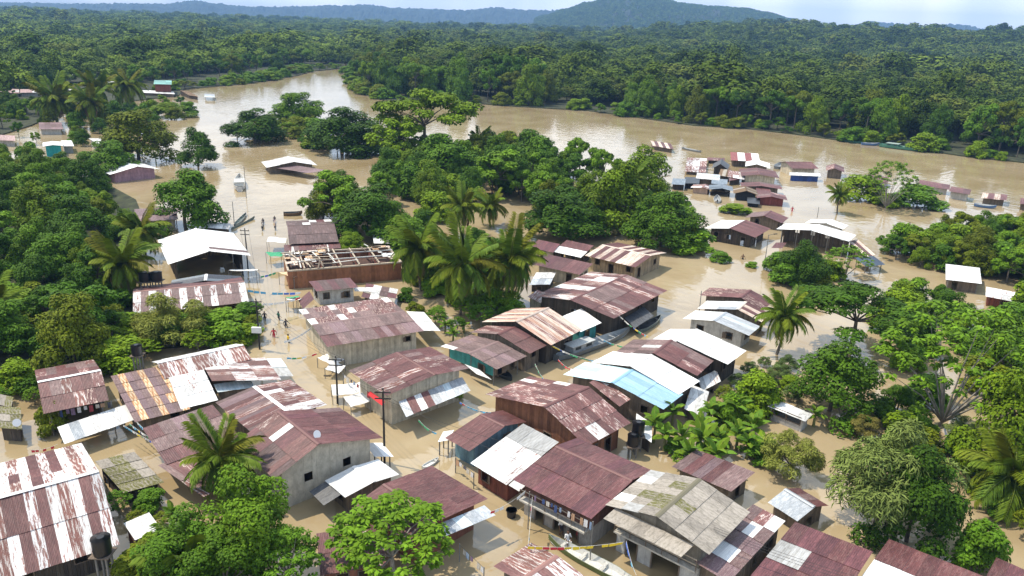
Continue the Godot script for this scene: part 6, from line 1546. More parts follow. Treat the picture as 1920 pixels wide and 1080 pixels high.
	{"n":"wooden_house","l":"low maroon roof with torn edge in the river cluster","c":"house","o":[59.62,-186.85],"far":196,"P":[[59,2.32,-184.25,60.03,2.32,-189.49,63.58,1.82,-183.35,64.61,1.82,-188.59,"maroon_patch"],[60.03,2.32,-189.49,59,2.32,-184.25,55.88,1.82,-190.3,54.85,1.82,-185.07,"maroon"]],"R":[59,2.32,-184.25,60.03,2.32,-189.49],"W":[[62.95,-184.02,63.78,-188.21,[0,1.9,1,1.9]],[56.51,-189.64,55.69,-185.45,[0,1.91,1,1.91]],[55.69,-185.45,62.95,-184.02,[0,1.91,0.47,2.32,1,1.9]],[63.78,-188.21,56.51,-189.64,[0,1.9,0.53,2.32,1,1.91]]],"w":"plank"},
	{"n":"small_hut","l":"brown plank gable hut with black tarp front in the river cluster","c":"hut","o":[54.19,-180.18],"far":188,"P":[[53.55,2.4,-177.21,54.83,2.4,-183.15,56.1,1.56,-176.66,57.38,1.56,-182.6,"brown_plank"],[54.83,2.4,-183.15,53.55,2.4,-177.21,52.28,1.56,-183.69,51,1.56,-177.76,"brown_plank"]],"R":[53.55,2.4,-177.21,54.83,2.4,-183.15],"W":[[55.72,-177.36,56.74,-182.12,[0,1.73,1,1.73]],[52.66,-183,51.64,-178.24,[0,1.73,1,1.73]],[51.64,-178.24,55.72,-177.36,[0,1.73,0.5,2.4,1,1.73]],[56.74,-182.12,52.66,-183,[0,1.73,0.5,2.4,1,1.73]]],"w":"tarp"},
	{"n":"wooden_house","l":"maroon hut with red painted wall at the cluster corner","c":"house","o":[58.81,-175.71],"far":185,"P":[[58.1,2.15,-173.02,59.37,2.15,-178.43,61.29,1.56,-172.27,62.56,1.56,-177.69,"maroon_patch"],[59.37,2.15,-178.43,58.1,2.15,-173.02,56.48,1.56,-179.11,55.21,1.56,-173.7,"maroon"]],"R":[58.1,2.15,-173.02,59.37,2.15,-178.43],"W":[[60.81,-172.96,61.82,-177.29,[0,1.67,1,1.67]],[56.96,-178.42,55.95,-174.09,[0,1.68,1,1.68]],[55.95,-174.09,60.81,-172.96,[0,1.68,0.47,2.15,1,1.67]],[61.82,-177.29,56.96,-178.42,[0,1.67,0.53,2.15,1,1.68]]],"w":"redwall"},
	{"n":"low_annex","l":"flat dark tarp roof with sagging edge at the cluster","c":"shed","o":[44.25,-193.07],"far":198,"P":[[43.24,1.56,-196.58,46.99,1.56,-196.62,41.51,1.37,-189.52,45.26,1.37,-189.56,"tarp"]],"R":[],"W":[[41.97,-190.01,45.04,-190.04,[0,1.37,1,1.37]],[46.53,-196.13,43.46,-196.1,[0,1.56,1,1.56]],[43.46,-196.1,41.97,-190.01,[0,1.56,1,1.37]],[45.04,-190.04,46.53,-196.13,[0,1.37,1,1.56]]],"w":"tarp"},
	{"n":"low_annex","l":"grey zinc lean-to roof at the leafy end of the cluster","c":"shed","o":[40.46,-190.68],"far":194,"P":[[39.67,1.62,-194.12,42.76,1.62,-193.54,38.15,1.37,-187.81,41.25,1.37,-187.24,"zinc_dark"]],"R":[],"W":[[38.55,-188.25,41.09,-187.78,[0,1.37,1,1.37]],[42.37,-193.11,39.83,-193.58,[0,1.62,1,1.62]],[39.83,-193.58,38.55,-188.25,[0,1.62,1,1.37]],[41.09,-187.78,42.37,-193.11,[0,1.37,1,1.62]]],"w":"darkplank"},
	{"n":"low_annex","l":"white sheet roof among the dark cluster roofs","c":"shed","o":[49.29,-197.59],"far":203,"P":[[47.41,1.82,-201.92,52.95,1.82,-200.13,45.63,1.62,-195.04,51.17,1.62,-193.25,"white_old"]],"R":[],"W":[[46.24,-195.37,50.81,-193.89,[0,1.62,1,1.62]],[52.34,-199.8,47.77,-201.28,[0,1.82,1,1.82]],[47.77,-201.28,46.24,-195.37,[0,1.82,1,1.62]],[50.81,-193.89,52.34,-199.8,[0,1.62,1,1.82]]],"w":"plank"},
	{"n":"small_hut","l":"rusty little gable hut with peach coloured wall","c":"hut","o":[45.34,-185.6],"far":191,"P":[[44.75,1.65,-183.33,46.43,1.65,-187.68,46.23,1.3,-182.75,47.91,1.3,-187.1,"rust_white"],[46.43,1.65,-187.68,44.75,1.65,-183.33,43.97,1.3,-188.63,42.28,1.3,-184.28,"rust_white"]],"R":[44.75,1.65,-183.33,46.43,1.65,-187.68],"W":[[46,-183.34,47.35,-186.82,[0,1.39,1,1.39]],[44.19,-188.04,42.84,-184.56,[0,1.36,1,1.36]],[42.84,-184.56,46,-183.34,[0,1.36,0.66,1.65,1,1.39]],[47.35,-186.82,44.19,-188.04,[0,1.39,0.34,1.65,1,1.36]]],"w":"peach"},
	{"n":"dark_roof_house","l":"blue grey gable open to the water behind the white rowing boat","c":"house","o":[49.43,-184.12],"far":190,"P":[[48.89,1.97,-181.41,50.11,1.97,-186.8,51.31,1.49,-180.86,52.53,1.49,-186.25,"zinc_dark"],[50.11,1.97,-186.8,48.89,1.97,-181.41,47.43,1.49,-187.4,46.21,1.49,-182.01,"zinc_dark"]],"R":[48.89,1.97,-181.41,50.11,1.97,-186.8],"W":[[50.92,-181.51,51.9,-185.82,[0,1.59,1,1.59]],[47.82,-186.75,46.84,-182.44,[0,1.58,1,1.58]],[46.84,-182.44,50.92,-181.51,[0,1.58,0.53,1.97,1,1.59]],[51.9,-185.82,47.82,-186.75,[0,1.59,0.47,1.97,1,1.58]]],"w":"darkplank","no":[2]},
	{"n":"low_annex","l":"blue grey flat roof behind the open gable","c":"shed","o":[50.9,-192.09],"far":198,"P":[[49.74,1.69,-195.17,53.49,1.69,-194.59,48.3,1.49,-189.6,52.06,1.49,-189.02,"zinc_dark"]],"R":[],"W":[[48.77,-190.03,51.84,-189.55,[0,1.49,1,1.49]],[53.03,-194.16,49.95,-194.64,[0,1.69,1,1.69]],[49.95,-194.64,48.77,-190.03,[0,1.69,1,1.49]],[51.84,-189.55,53.03,-194.16,[0,1.49,1,1.69]]],"w":"darkplank"},
	{"n":"wooden_house","l":"hipped maroon house on the river with blue tarps along its deck","c":"house","o":[78.41,-215.73],"far":229,"P":[[74.63,3.34,-215.3,82.18,3.34,-216.16,75.12,2.34,-211.02,82.67,2.34,-211.88,"maroon"],[82.18,3.34,-216.16,74.63,3.34,-215.3,81.69,2.34,-220.44,74.14,2.34,-219.58,"maroon"]],"R":[74.63,3.34,-215.3,82.18,3.34,-216.16],"W":[[75.63,-211.83,81.99,-212.56,[0,2.51,1,2.51]],[81.18,-219.63,74.83,-218.9,[0,2.51,1,2.51]],[74.83,-218.9,75.63,-211.83,[0,2.51,0.5,3.34,1,2.51]],[81.99,-212.56,81.18,-219.63,[0,2.51,0.5,3.34,1,2.51]]],"w":"planklight"},
	{"n":"small_hut","l":"small maroon gable with white awning next to the blue tarp deck","c":"hut","o":[88.25,-214.45],"far":231,"P":[[86.6,2.75,-210.45,89.7,2.75,-218.53,88.82,1.95,-209.6,91.92,1.95,-217.68,"maroon_patch"],[89.7,2.75,-218.53,86.6,2.75,-210.45,87.88,1.95,-219.22,84.79,1.95,-211.15,"maroon_patch"]],"R":[86.6,2.75,-210.45,89.7,2.75,-218.53],"W":[[88.63,-210.31,91.3,-217.27,[0,2.09,1,2.09]],[88.07,-218.51,85.41,-211.55,[0,2.13,1,2.13]],[85.41,-211.55,88.63,-210.31,[0,2.13,0.44,2.75,1,2.09]],[91.3,-217.27,88.07,-218.51,[0,2.09,0.56,2.75,1,2.13]]],"w":"plank"},
	{"n":"wooden_house","l":"maroon roof behind the pale trunked river tree","c":"house","o":[95.71,-204.01],"far":225,"P":[[95.15,1.82,-208.88,98.97,1.82,-205.47,92.45,1.49,-202.55,96.27,1.49,-199.15,"maroon_plain"]],"R":[],"W":[[92.99,-202.7,96.12,-199.91,[0,1.49,1,1.49]],[98.43,-205.32,95.3,-208.11,[0,1.82,1,1.82]],[95.3,-208.11,92.99,-202.7,[0,1.82,1,1.49]],[96.12,-199.91,98.43,-205.32,[0,1.49,1,1.82]]],"w":"white"},
	{"n":"wooden_house","l":"long maroon roof with whitewashed wall on the river edge","c":"house","o":[107.33,-197.46],"far":224,"P":[[106.12,1.89,-202.66,110.99,1.89,-196.8,103.66,1.49,-198.13,108.54,1.49,-192.27,"maroon_plain"]],"R":[],"W":[[104.22,-198.19,108.46,-193.1,[0,1.49,1,1.49]],[110.44,-196.74,106.2,-201.83,[0,1.89,1,1.89]],[106.2,-201.83,104.22,-198.19,[0,1.89,1,1.49]],[108.46,-193.1,110.44,-196.74,[0,1.49,1,1.89]]],"w":"white"},
	{"n":"wooden_house","l":"maroon roof with balcony opening above brick coloured wall on river edge","c":"house","o":[109.67,-189.5],"far":218,"P":[[109.57,2.08,-193.62,112.79,2.08,-190.29,106.56,1.82,-188.7,109.78,1.82,-185.37,"maroon_plain"]],"R":[],"W":[[107.11,-188.83,109.75,-186.1,[0,1.82,1,1.82]],[112.24,-190.17,109.6,-192.9,[0,2.08,1,2.08]],[109.6,-192.9,107.11,-188.83,[0,2.08,1,1.82]],[109.75,-186.1,112.24,-190.17,[0,1.82,1,2.08]]],"w":"white"},
	{"n":"rusty_house","l":"rust and zinc striped roof over blue boat on river edge","c":"house","o":[115.91,-185.49],"far":218,"P":[[115.16,1.69,-189.16,120.05,1.69,-187.26,111.77,1.43,-183.72,116.66,1.43,-181.82,"striped_cream"]],"R":[],"W":[[112.48,-183.98,116.49,-182.41,[0,1.43,1,1.43]],[119.35,-187.01,115.34,-188.57,[0,1.69,1,1.69]],[115.34,-188.57,112.48,-183.98,[0,1.69,1,1.43]],[116.49,-182.41,119.35,-187.01,[0,1.43,1,1.69]]],"w":"plank"},
	{"n":"wooden_house","l":"last maroon roof of the river edge","c":"house","o":[120.73,-180.01],"far":216,"P":[[120.9,1.82,-183.29,123.86,1.82,-181.89,117.61,1.49,-178.12,120.56,1.49,-176.72,"maroon_plain"]],"R":[],"W":[[118.14,-178.42,120.57,-177.27,[0,1.49,1,1.49]],[123.32,-181.6,120.9,-182.75,[0,1.82,1,1.82]],[120.9,-182.75,118.14,-178.42,[0,1.82,1,1.49]],[120.57,-177.27,123.32,-181.6,[0,1.49,1,1.82]]],"w":"plank"},
	{"n":"wooden_house","l":"maroon and white gabled cabin alone in the flood","c":"house","o":[-57.54,-195.55],"far":203,"P":[[-55.44,2.8,-192,-59.1,2.8,-199.35,-50.69,1.69,-194.37,-54.34,1.69,-201.72,"white_rust"],[-59.1,2.8,-199.35,-55.44,2.8,-192,-64.92,1.69,-196.46,-61.26,1.69,-189.11,"white_rust"],[-55.38,1.82,-192.61,-45.84,1.82,-187.45,-59.65,1.43,-190.46,-50.12,1.43,-185.3,"purple"]],"R":[-55.44,2.8,-192,-59.1,2.8,-199.35],"W":[[-51.62,-194.57,-54.75,-200.85,[0,1.85,1,1.85]],[-63.98,-196.26,-60.86,-189.98,[0,1.82,1,1.82]],[-60.86,-189.98,-51.62,-194.57,[0,1.82,0.56,2.8,1,1.85]],[-54.75,-200.85,-63.98,-196.26,[0,1.85,0.44,2.8,1,1.82]]],"w":"plank"},
	{"n":"small_hut","l":"hut with turquoise front and white gable among left trees","c":"hut","o":[-123.55,-205.73],"far":239,"P":[[-121.75,3.03,-202.72,-125.36,3.03,-208.73,-119.9,2.73,-203.83,-123.52,2.73,-209.84,"white"],[-125.36,3.03,-208.73,-121.75,3.03,-202.72,-127.21,2.73,-207.62,-123.59,2.73,-201.61,"white"]],"R":[-121.75,3.03,-202.72,-125.36,3.03,-208.73],"W":[[-120.58,-204.13,-123.58,-209.11,[0,2.79,1,2.79]],[-126.53,-207.33,-123.53,-202.35,[0,2.79,1,2.79]],[-123.53,-202.35,-120.58,-204.13,[0,2.79,0.5,3.03,1,2.79]],[-123.58,-209.11,-126.53,-207.33,[0,2.79,0.5,3.03,1,2.79]]],"w":"turq"},
	{"n":"white_roof_house","l":"white tin roof sloping down behind the hut with turquoise front","c":"house","o":[-113.43,-213.09],"far":241,"P":[[-120.84,2.54,-218.56,-116.6,2.54,-219.54,-110.26,1.95,-206.63,-106.02,1.95,-207.62,"white"]],"R":[],"W":[[-110.21,-207.09,-106.74,-207.9,[0,1.95,1,1.95]],[-116.65,-219.08,-120.13,-218.27,[0,2.54,1,2.54]],[-120.13,-218.27,-110.21,-207.09,[0,2.54,1,1.95]],[-106.74,-207.9,-116.65,-219.08,[0,1.95,1,2.54]]],"w":"white"},
	{"n":"white_roof_shed","l":"narrow white roof against the hut with turquoise front","c":"shed","o":[-123.4,-212.12],"far":245,"P":[[-127.01,2.21,-215.49,-124.51,2.21,-216.08,-122.3,1.95,-208.17,-119.8,1.95,-208.75,"white"]],"R":[],"W":[[-122.34,-208.65,-120.29,-209.12,[0,1.95,1,1.95]],[-124.46,-215.6,-126.51,-215.13,[0,2.21,1,2.21]],[-126.51,-215.13,-122.34,-208.65,[0,2.21,1,1.95]],[-120.29,-209.12,-124.46,-215.6,[0,1.95,1,2.21]]],"w":"white"},
	{"n":"white_roof_house","l":"white gable with pink wall above the left thicket","c":"house","o":[-90.64,-179.45],"far":200,"P":[[-87.41,3.22,-176.86,-93.53,3.22,-182.43,-84.23,2.08,-180.37,-90.35,2.08,-185.93,"white"],[-93.53,3.22,-182.43,-87.41,3.22,-176.86,-97.42,2.08,-178.15,-91.29,2.08,-172.59,"white"]],"R":[-87.41,3.22,-176.86,-93.53,3.22,-182.43],"W":[[-85.18,-180.21,-90.41,-184.97,[0,2.26,1,2.26]],[-96.47,-178.3,-91.23,-173.54,[0,2.23,1,2.23]],[-91.23,-173.54,-85.18,-180.21,[0,2.23,0.56,3.22,1,2.26]],[-90.41,-184.97,-96.47,-178.3,[0,2.26,0.44,3.22,1,2.23]]],"w":"pink"},
	{"n":"wooden_house","l":"dusty purple roof by the flooded yard on the left bank","c":"house","o":[-146.98,-245.07],"far":285,"P":[[-153.76,1.95,-250.35,-147.48,1.95,-252.05,-146.48,1.62,-238.09,-140.21,1.62,-239.79,"purple"]],"R":[],"W":[[-146.26,-238.65,-140.95,-240.09,[0,1.62,1,1.62]],[-147.71,-251.49,-153.02,-250.05,[0,1.95,1,1.95]],[-153.02,-250.05,-146.26,-238.65,[0,1.95,1,1.62]],[-140.95,-240.09,-147.71,-251.49,[0,1.62,1,1.95]]],"w":"white"},
	{"n":"wooden_house","l":"pinkish roof over white wall on the left bank","c":"house","o":[-144.72,-219.37],"far":262,"P":[[-149.5,1.95,-223.12,-144.4,1.95,-222.65,-145.04,1.62,-216.09,-139.94,1.62,-215.62,"pinkroof"]],"R":[],"W":[[-144.85,-216.47,-140.67,-216.09,[0,1.62,1,1.62]],[-144.59,-222.27,-148.77,-222.65,[0,1.95,1,1.95]],[-148.77,-222.65,-144.85,-216.47,[0,1.95,1,1.62]],[-140.67,-216.09,-144.59,-222.27,[0,1.62,1,1.95]]],"w":"white"},
	{"n":"small_hut","l":"grey block hut with white roof below the lone tree","c":"hut","o":[-110.18,-232.79],"far":257,"P":[[-113.92,1.89,-235.54,-108.04,1.89,-233.79,-112.32,1.69,-231.79,-106.45,1.69,-230.04,"white_old"]],"R":[],"W":[[-112,-232.03,-107.09,-230.56,[0,1.69,1,1.69]],[-108.36,-233.56,-113.28,-235.02,[0,1.89,1,1.89]],[-113.28,-235.02,-112,-232.03,[0,1.89,1,1.69]],[-107.09,-230.56,-108.36,-233.56,[0,1.69,1,1.89]]],"w":"plank"},
	{"n":"wooden_house","l":"long dusty roof beside the oil palm on left bank","c":"house","o":[-219.54,-340.06],"far":404,"P":[[-227.54,2.21,-346.01,-219.57,2.21,-347.04,-219.51,1.89,-333.09,-211.53,1.89,-334.12,"pinkroof"]],"R":[],"W":[[-219.28,-333.58,-212.29,-334.48,[0,1.89,1,1.89]],[-219.8,-346.55,-226.78,-345.65,[0,2.21,1,2.21]],[-226.78,-345.65,-219.28,-333.58,[0,2.21,1,1.89]],[-212.29,-334.48,-219.8,-346.55,[0,1.89,1,2.21]]],"w":"white"},
	{"n":"wooden_house","l":"short dusty roof with white wall beside the oil palm","c":"house","o":[-212.53,-342.86],"far":403,"P":[[-218.84,2.21,-346.78,-212.82,2.21,-349.8,-212.24,1.89,-335.91,-206.22,1.89,-338.93,"pinkroof"]],"R":[],"W":[[-212.05,-336.56,-206.92,-339.14,[0,1.89,1,1.89]],[-213.01,-349.15,-218.14,-346.58,[0,2.21,1,2.21]],[-218.14,-346.58,-212.05,-336.56,[0,2.21,1,1.89]],[-206.92,-339.14,-213.01,-349.15,[0,1.89,1,2.21]]],"w":"white"},
	{"n":"white_roof_shed","l":"twin white roof hut in the clearing on the left bank","c":"shed","o":[-206.89,-360.33],"far":415,"P":[[-213.97,2.08,-365.59,-207.03,2.08,-366.08,-206.74,1.69,-354.57,-199.81,1.69,-355.07,"white_rust"]],"R":[],"W":[[-206.52,-355.02,-200.58,-355.45,[0,1.69,1,1.69]],[-207.26,-365.63,-213.2,-365.2,[0,2.08,1,2.08]],[-213.2,-365.2,-206.52,-355.02,[0,2.08,1,1.69]],[-200.58,-355.45,-207.26,-365.63,[0,1.69,1,2.08]]],"w":"plank"},
	{"n":"white_roof_shed","l":"pale roof half hidden in bushes at the forest edge","c":"shed","o":[-243.18,-426.67],"far":491,"P":[[-250.37,2.08,-431.87,-242.44,2.08,-432.88,-243.92,1.69,-420.45,-235.99,1.69,-421.46,"white_old"]],"R":[],"W":[[-243.67,-420.94,-236.73,-421.83,[0,1.69,1,1.69]],[-242.69,-432.39,-249.63,-431.5,[0,2.08,1,2.08]],[-249.63,-431.5,-243.67,-420.94,[0,2.08,1,1.69]],[-236.73,-421.83,-242.69,-432.39,[0,1.69,1,2.08]]],"w":"plank"},
	{"n":"white_roof_shed","l":"cream roof behind the coconut palms on the left bank","c":"shed","o":[-203.43,-395.05],"far":444,"P":[[-209.57,2.08,-400.46,-202.68,2.08,-400.75,-204.19,1.69,-389.34,-197.29,1.69,-389.64,"white_old"]],"R":[],"W":[[-203.91,-389.81,-198.01,-390.06,[0,1.69,1,1.69]],[-202.96,-400.28,-208.86,-400.03,[0,2.08,1,2.08]],[-208.86,-400.03,-203.91,-389.81,[0,2.08,1,1.69]],[-198.01,-390.06,-202.96,-400.28,[0,1.69,1,2.08]]],"w":"plank"},
	{"n":"wooden_house","l":"red walled house with green tin roof at the river bend","c":"house","o":[-165.85,-369.6],"far":405,"P":[[-172.99,5.53,-376.81,-165.24,5.53,-377.71,-166.46,5.07,-361.48,-158.71,5.07,-362.38,"green_tin"]],"R":[],"W":[[-166.16,-362,-159.4,-362.78,[0,5.07,1,5.07]],[-165.54,-377.19,-172.3,-376.41,[0,5.53,1,5.53]],[-172.3,-376.41,-166.16,-362,[0,5.53,1,5.07]],[-159.4,-362.78,-165.54,-377.19,[0,5.07,1,5.53]]],"w":"redplank"},
	{"n":"white_roof_shed","l":"long low white roof in front of the red walled house","c":"shed","o":[-165.33,-361.73],"far":397,"P":[[-175.52,1.69,-366.92,-159.8,1.69,-365.88,-170.86,1.43,-357.59,-155.14,1.43,-356.55,"white_old"]],"R":[],"W":[[-170.59,-358,-155.87,-357.03,[0,1.43,1,1.43]],[-160.08,-365.47,-174.8,-366.44,[0,1.69,1,1.69]],[-174.8,-366.44,-170.59,-358,[0,1.69,1,1.43]],[-155.87,-357.03,-160.08,-365.47,[0,1.43,1,1.69]]],"w":"plank"},
	{"n":"thatched_hut","l":"brown thatched roof at the edge of the river bend","c":"hut","o":[-149.34,-358.04],"far":387,"P":[[-157.16,2.21,-366.86,-151.19,2.21,-362.68,-147.49,1.43,-353.39,-141.52,1.43,-349.21,"thatch"]],"R":[],"W":[[-147.37,-353.51,-142.22,-349.91,[0,1.43,1,1.43]],[-151.31,-362.56,-156.46,-366.17,[0,2.21,1,2.21]],[-156.46,-366.17,-147.37,-353.51,[0,2.21,1,1.43]],[-142.22,-349.91,-151.31,-362.56,[0,1.43,1,2.21]]],"w":"darkplank"},
	{"n":"small_hut","l":"tiny zinc canopy standing in the river bend","c":"hut","o":[-138.86,-355.04],"far":381,"P":[[-143.53,1.56,-361.23,-138.87,1.56,-360.84,-138.85,1.43,-349.24,-134.19,1.43,-348.85,"zinc"]],"R":[],"W":[[-138.61,-349.67,-134.79,-349.35,[0,1.43,1,1.43]],[-139.1,-360.41,-142.93,-360.73,[0,1.56,1,1.56]],[-142.93,-360.73,-138.61,-349.67,[0,1.56,1,1.43]],[-134.79,-349.35,-139.1,-360.41,[0,1.43,1,1.56]]],"w":"plank","no":[0,1,2,3],"posts":true},
	{"n":"low_annex","l":"long rusty roof at river edge behind the central trees","c":"shed","o":[46.91,-252.93],"far":257,"P":[[44.47,1.56,-260.64,50.16,1.56,-255.1,43.67,1.3,-250.77,49.35,1.3,-245.23,"striped_cream"]],"R":[],"W":[[44.07,-250.92,49.04,-246.08,[0,1.3,1,1.3]],[49.76,-254.95,44.79,-259.79,[0,1.56,1,1.56]],[44.79,-259.79,44.07,-250.92,[0,1.56,1,1.3]],[49.04,-246.08,49.76,-254.95,[0,1.3,1,1.56]]],"w":"plank"},
	{"n":"white_roof_shed","l":"white hut roof between roofless building and trees","c":"shed","o":[-22.67,-127.78],"far":129,"P":[[-24.54,1.95,-129.85,-21.75,1.95,-129.93,-23.59,1.69,-125.64,-20.79,1.69,-125.71,"white"]],"R":[],"W":[[-23.43,-126.06,-21.14,-126.13,[0,1.69,1,1.69]],[-21.9,-129.5,-24.2,-129.43,[0,1.95,1,1.95]],[-24.2,-129.43,-23.43,-126.06,[0,1.95,1,1.69]],[-21.14,-126.13,-21.9,-129.5,[0,1.69,1,1.95]]],"w":"darkplank"},
	{"n":"white_roof_shed","l":"ragged white roof pieces behind the blue house by the yard","c":"shed","o":[19.57,-72.29],"far":74,"P":[[19.72,1.56,-75.46,21.18,1.56,-73.95,17.97,1.23,-70.62,19.42,1.23,-69.11,"white_old"]],"R":[],"W":[[18.27,-70.96,19.46,-69.71,[0,1.23,1,1.23]],[20.88,-73.61,19.68,-74.86,[0,1.56,1,1.56]],[19.68,-74.86,18.27,-70.96,[0,1.56,1,1.23]],[19.46,-69.71,20.88,-73.61,[0,1.23,1,1.56]]],"w":"plank"},
	{"n":"white_roof_shed","l":"white flat roof beside the black tank of the dashed maroon gable","c":"shed","o":[13.07,-65.85],"far":67,"P":[[12.73,1.69,-68.33,13.93,1.69,-66.32,12.21,1.43,-65.38,13.42,1.43,-63.37,"white"]],"R":[],"W":[[12.37,-65.49,13.36,-63.84,[0,1.43,1,1.43]],[13.77,-66.21,12.79,-67.86,[0,1.69,1,1.69]],[12.79,-67.86,12.37,-65.49,[0,1.69,1,1.43]],[13.36,-63.84,13.77,-66.21,[0,1.43,1,1.69]]],"w":"darkplank"},
	{"n":"rusty_shed","l":"buckled rust plate roof beside the white gable yard","c":"shed","o":[22.02,-77.35],"far":80,"P":[[20.76,1.43,-77.26,23.36,1.43,-79.81,20.69,1.17,-74.89,23.29,1.17,-77.44,"white_rust"]],"R":[],"W":[[20.93,-75.35,23.06,-77.45,[0,1.17,1,1.17]],[23.12,-79.34,20.99,-77.25,[0,1.43,1,1.43]],[20.99,-77.25,20.93,-75.35,[0,1.43,1,1.17]],[23.06,-77.45,23.12,-79.34,[0,1.17,1,1.43]]],"w":"plank"},
	{"n":"white_roof_shed","l":"pale shop awning sheet roof over the street by the maroon gable","c":"shed","o":[-11.37,-59.93],"far":61,"P":[[-12.79,1.76,-60.81,-11.19,1.76,-60.89,-11.55,1.56,-58.97,-9.95,1.56,-59.06,"white"]],"R":[],"W":[[-11.53,-59.16,-10.22,-59.23,[0,1.56,1,1.56]],[-11.21,-60.7,-12.52,-60.63,[0,1.76,1,1.76]],[-12.52,-60.63,-11.53,-59.16,[0,1.76,1,1.56]],[-10.22,-59.23,-11.21,-60.7,[0,1.56,1,1.76]]],"w":"plank","no":[0,1,2,3],"posts":true},
	{"n":"white_roof_shed","l":"white awning on posts at the corner of the blue counter house","c":"shed","o":[-5.61,-62.91],"far":63,"P":[[-5.93,1.62,-63.53,-4.99,1.62,-63.9,-6.24,1.49,-61.92,-5.3,1.49,-62.29,"white"]],"R":[],"W":[[-6.12,-62.11,-5.35,-62.42,[0,1.49,1,1.49]],[-5.1,-63.71,-5.87,-63.4,[0,1.62,1,1.62]],[-5.87,-63.4,-6.12,-62.11,[0,1.62,1,1.49]],[-5.35,-62.42,-5.1,-63.71,[0,1.49,1,1.62]]],"w":"plank","no":[0,1,2,3],"posts":true},
	{"n":"floating_deck","l":"long deck shelter with blue tarps below the hipped river house","c":"shed","o":[77.25,-206.5],"far":220,"P":[[73.75,1.69,-208.3,81.94,1.69,-208.24,72.55,1.49,-204.77,80.75,1.49,-204.71,"white_old"]],"R":[],"W":[[73.17,-205.12,80.37,-205.06,[0,1.49,1,1.49]],[81.32,-207.89,74.13,-207.94,[0,1.69,1,1.69]],[74.13,-207.94,73.17,-205.12,[0,1.69,1,1.49]],[80.37,-205.06,81.32,-207.89,[0,1.49,1,1.69]]],"w":"bluetarp"},
	{"n":"low_annex","l":"maroon lean-to squeezed between the low maroon roof and red walled hut","c":"shed","o":[59.11,-182.91],"far":192,"P":[[57.85,1.82,-184.84,61.65,1.82,-186.75,56.57,1.49,-179.07,60.37,1.49,-180.98,"maroon_patch"]],"R":[],"W":[[57.02,-179.73,60.14,-181.3,[0,1.49,1,1.49]],[61.2,-186.09,58.08,-184.52,[0,1.82,1,1.82]],[58.08,-184.52,57.02,-179.73,[0,1.82,1,1.49]],[60.14,-181.3,61.2,-186.09,[0,1.49,1,1.82]]],"w":"darkplank"},
	{"n":"low_annex","l":"brown board roof behind the small dark grey gabled hut","c":"shed","o":[56.1,-207.31],"far":214,"P":[[56.75,1.56,-213.8,58.97,1.56,-212.16,53.23,1.3,-202.46,55.45,1.3,-200.82,"brown_plank"]],"R":[],"W":[[53.58,-202.79,55.4,-201.45,[0,1.3,1,1.3]],[58.62,-211.83,56.8,-213.18,[0,1.56,1,1.56]],[56.8,-213.18,53.58,-202.79,[0,1.56,1,1.3]],[55.4,-201.45,58.62,-211.83,[0,1.3,1,1.56]]],"w":"darkplank"},
	{"n":"low_annex","l":"maroon lean-to with torn edge before the long maroon gable","c":"shed","o":[57.47,-201.98],"far":209,"P":[[57.09,1.56,-205.95,60.78,1.56,-208.5,54.16,1.23,-195.46,57.85,1.23,-198.01,"maroon_patch"]],"R":[],"W":[[54.62,-196.17,57.65,-198.26,[0,1.23,1,1.23]],[60.31,-207.79,57.29,-205.69,[0,1.56,1,1.56]],[57.29,-205.69,54.62,-196.17,[0,1.56,1,1.23]],[57.65,-198.26,60.31,-207.79,[0,1.23,1,1.56]]],"w":"darkplank"},
	{"n":"low_annex","l":"sagging black tarp roof beside the brown plank gable hut","c":"shed","o":[54.1,-173.29],"far":181,"P":[[53.48,1.23,-176.01,55.93,1.23,-175.04,52.26,0.85,-171.55,54.71,0.85,-170.58,"tarp"]],"R":[],"W":[[52.6,-171.91,54.61,-171.11,[0,0.85,1,0.85]],[55.59,-174.68,53.58,-175.48,[0,1.23,1,1.23]],[53.58,-175.48,52.6,-171.91,[0,1.23,1,0.85]],[54.61,-171.11,55.59,-174.68,[0,0.85,1,1.23]]],"w":"tarp"},
	{"n":"low_annex","l":"rusty half sunk roof beside the red and white striped roof","c":"shed","o":[59.11,-230.07],"far":237,"P":[[57.1,1.1,-232.22,62.21,1.1,-232.09,56,0.91,-228.05,61.12,0.91,-227.93,"maroon_patch"]],"R":[],"W":[[56.57,-228.46,60.77,-228.36,[0,0.91,1,0.91]],[61.64,-231.69,57.45,-231.79,[0,1.1,1,1.1]],[57.45,-231.79,56.57,-228.46,[0,1.1,1,0.91]],[60.77,-228.36,61.64,-231.69,[0,0.91,1,1.1]]],"w":"darkplank"},
	{"n":"shack_roof","l":"mossy grey roof beside the satellite dish at the village corner","c":"shed","o":[-49.05,-66.77],"far":82,"P":[[-50.61,1.69,-67.91,-48.19,1.69,-67.17,-49.9,1.43,-66.38,-47.48,1.43,-65.63,"asbestos_moss"]],"R":[],"W":[[-49.75,-66.47,-47.77,-65.85,[0,1.43,1,1.43]],[-48.34,-67.08,-50.32,-67.69,[0,1.69,1,1.69]],[-50.32,-67.69,-49.75,-66.47,[0,1.69,1,1.43]],[-47.77,-65.85,-48.34,-67.08,[0,1.43,1,1.69]]],"w":"darkplank"}]
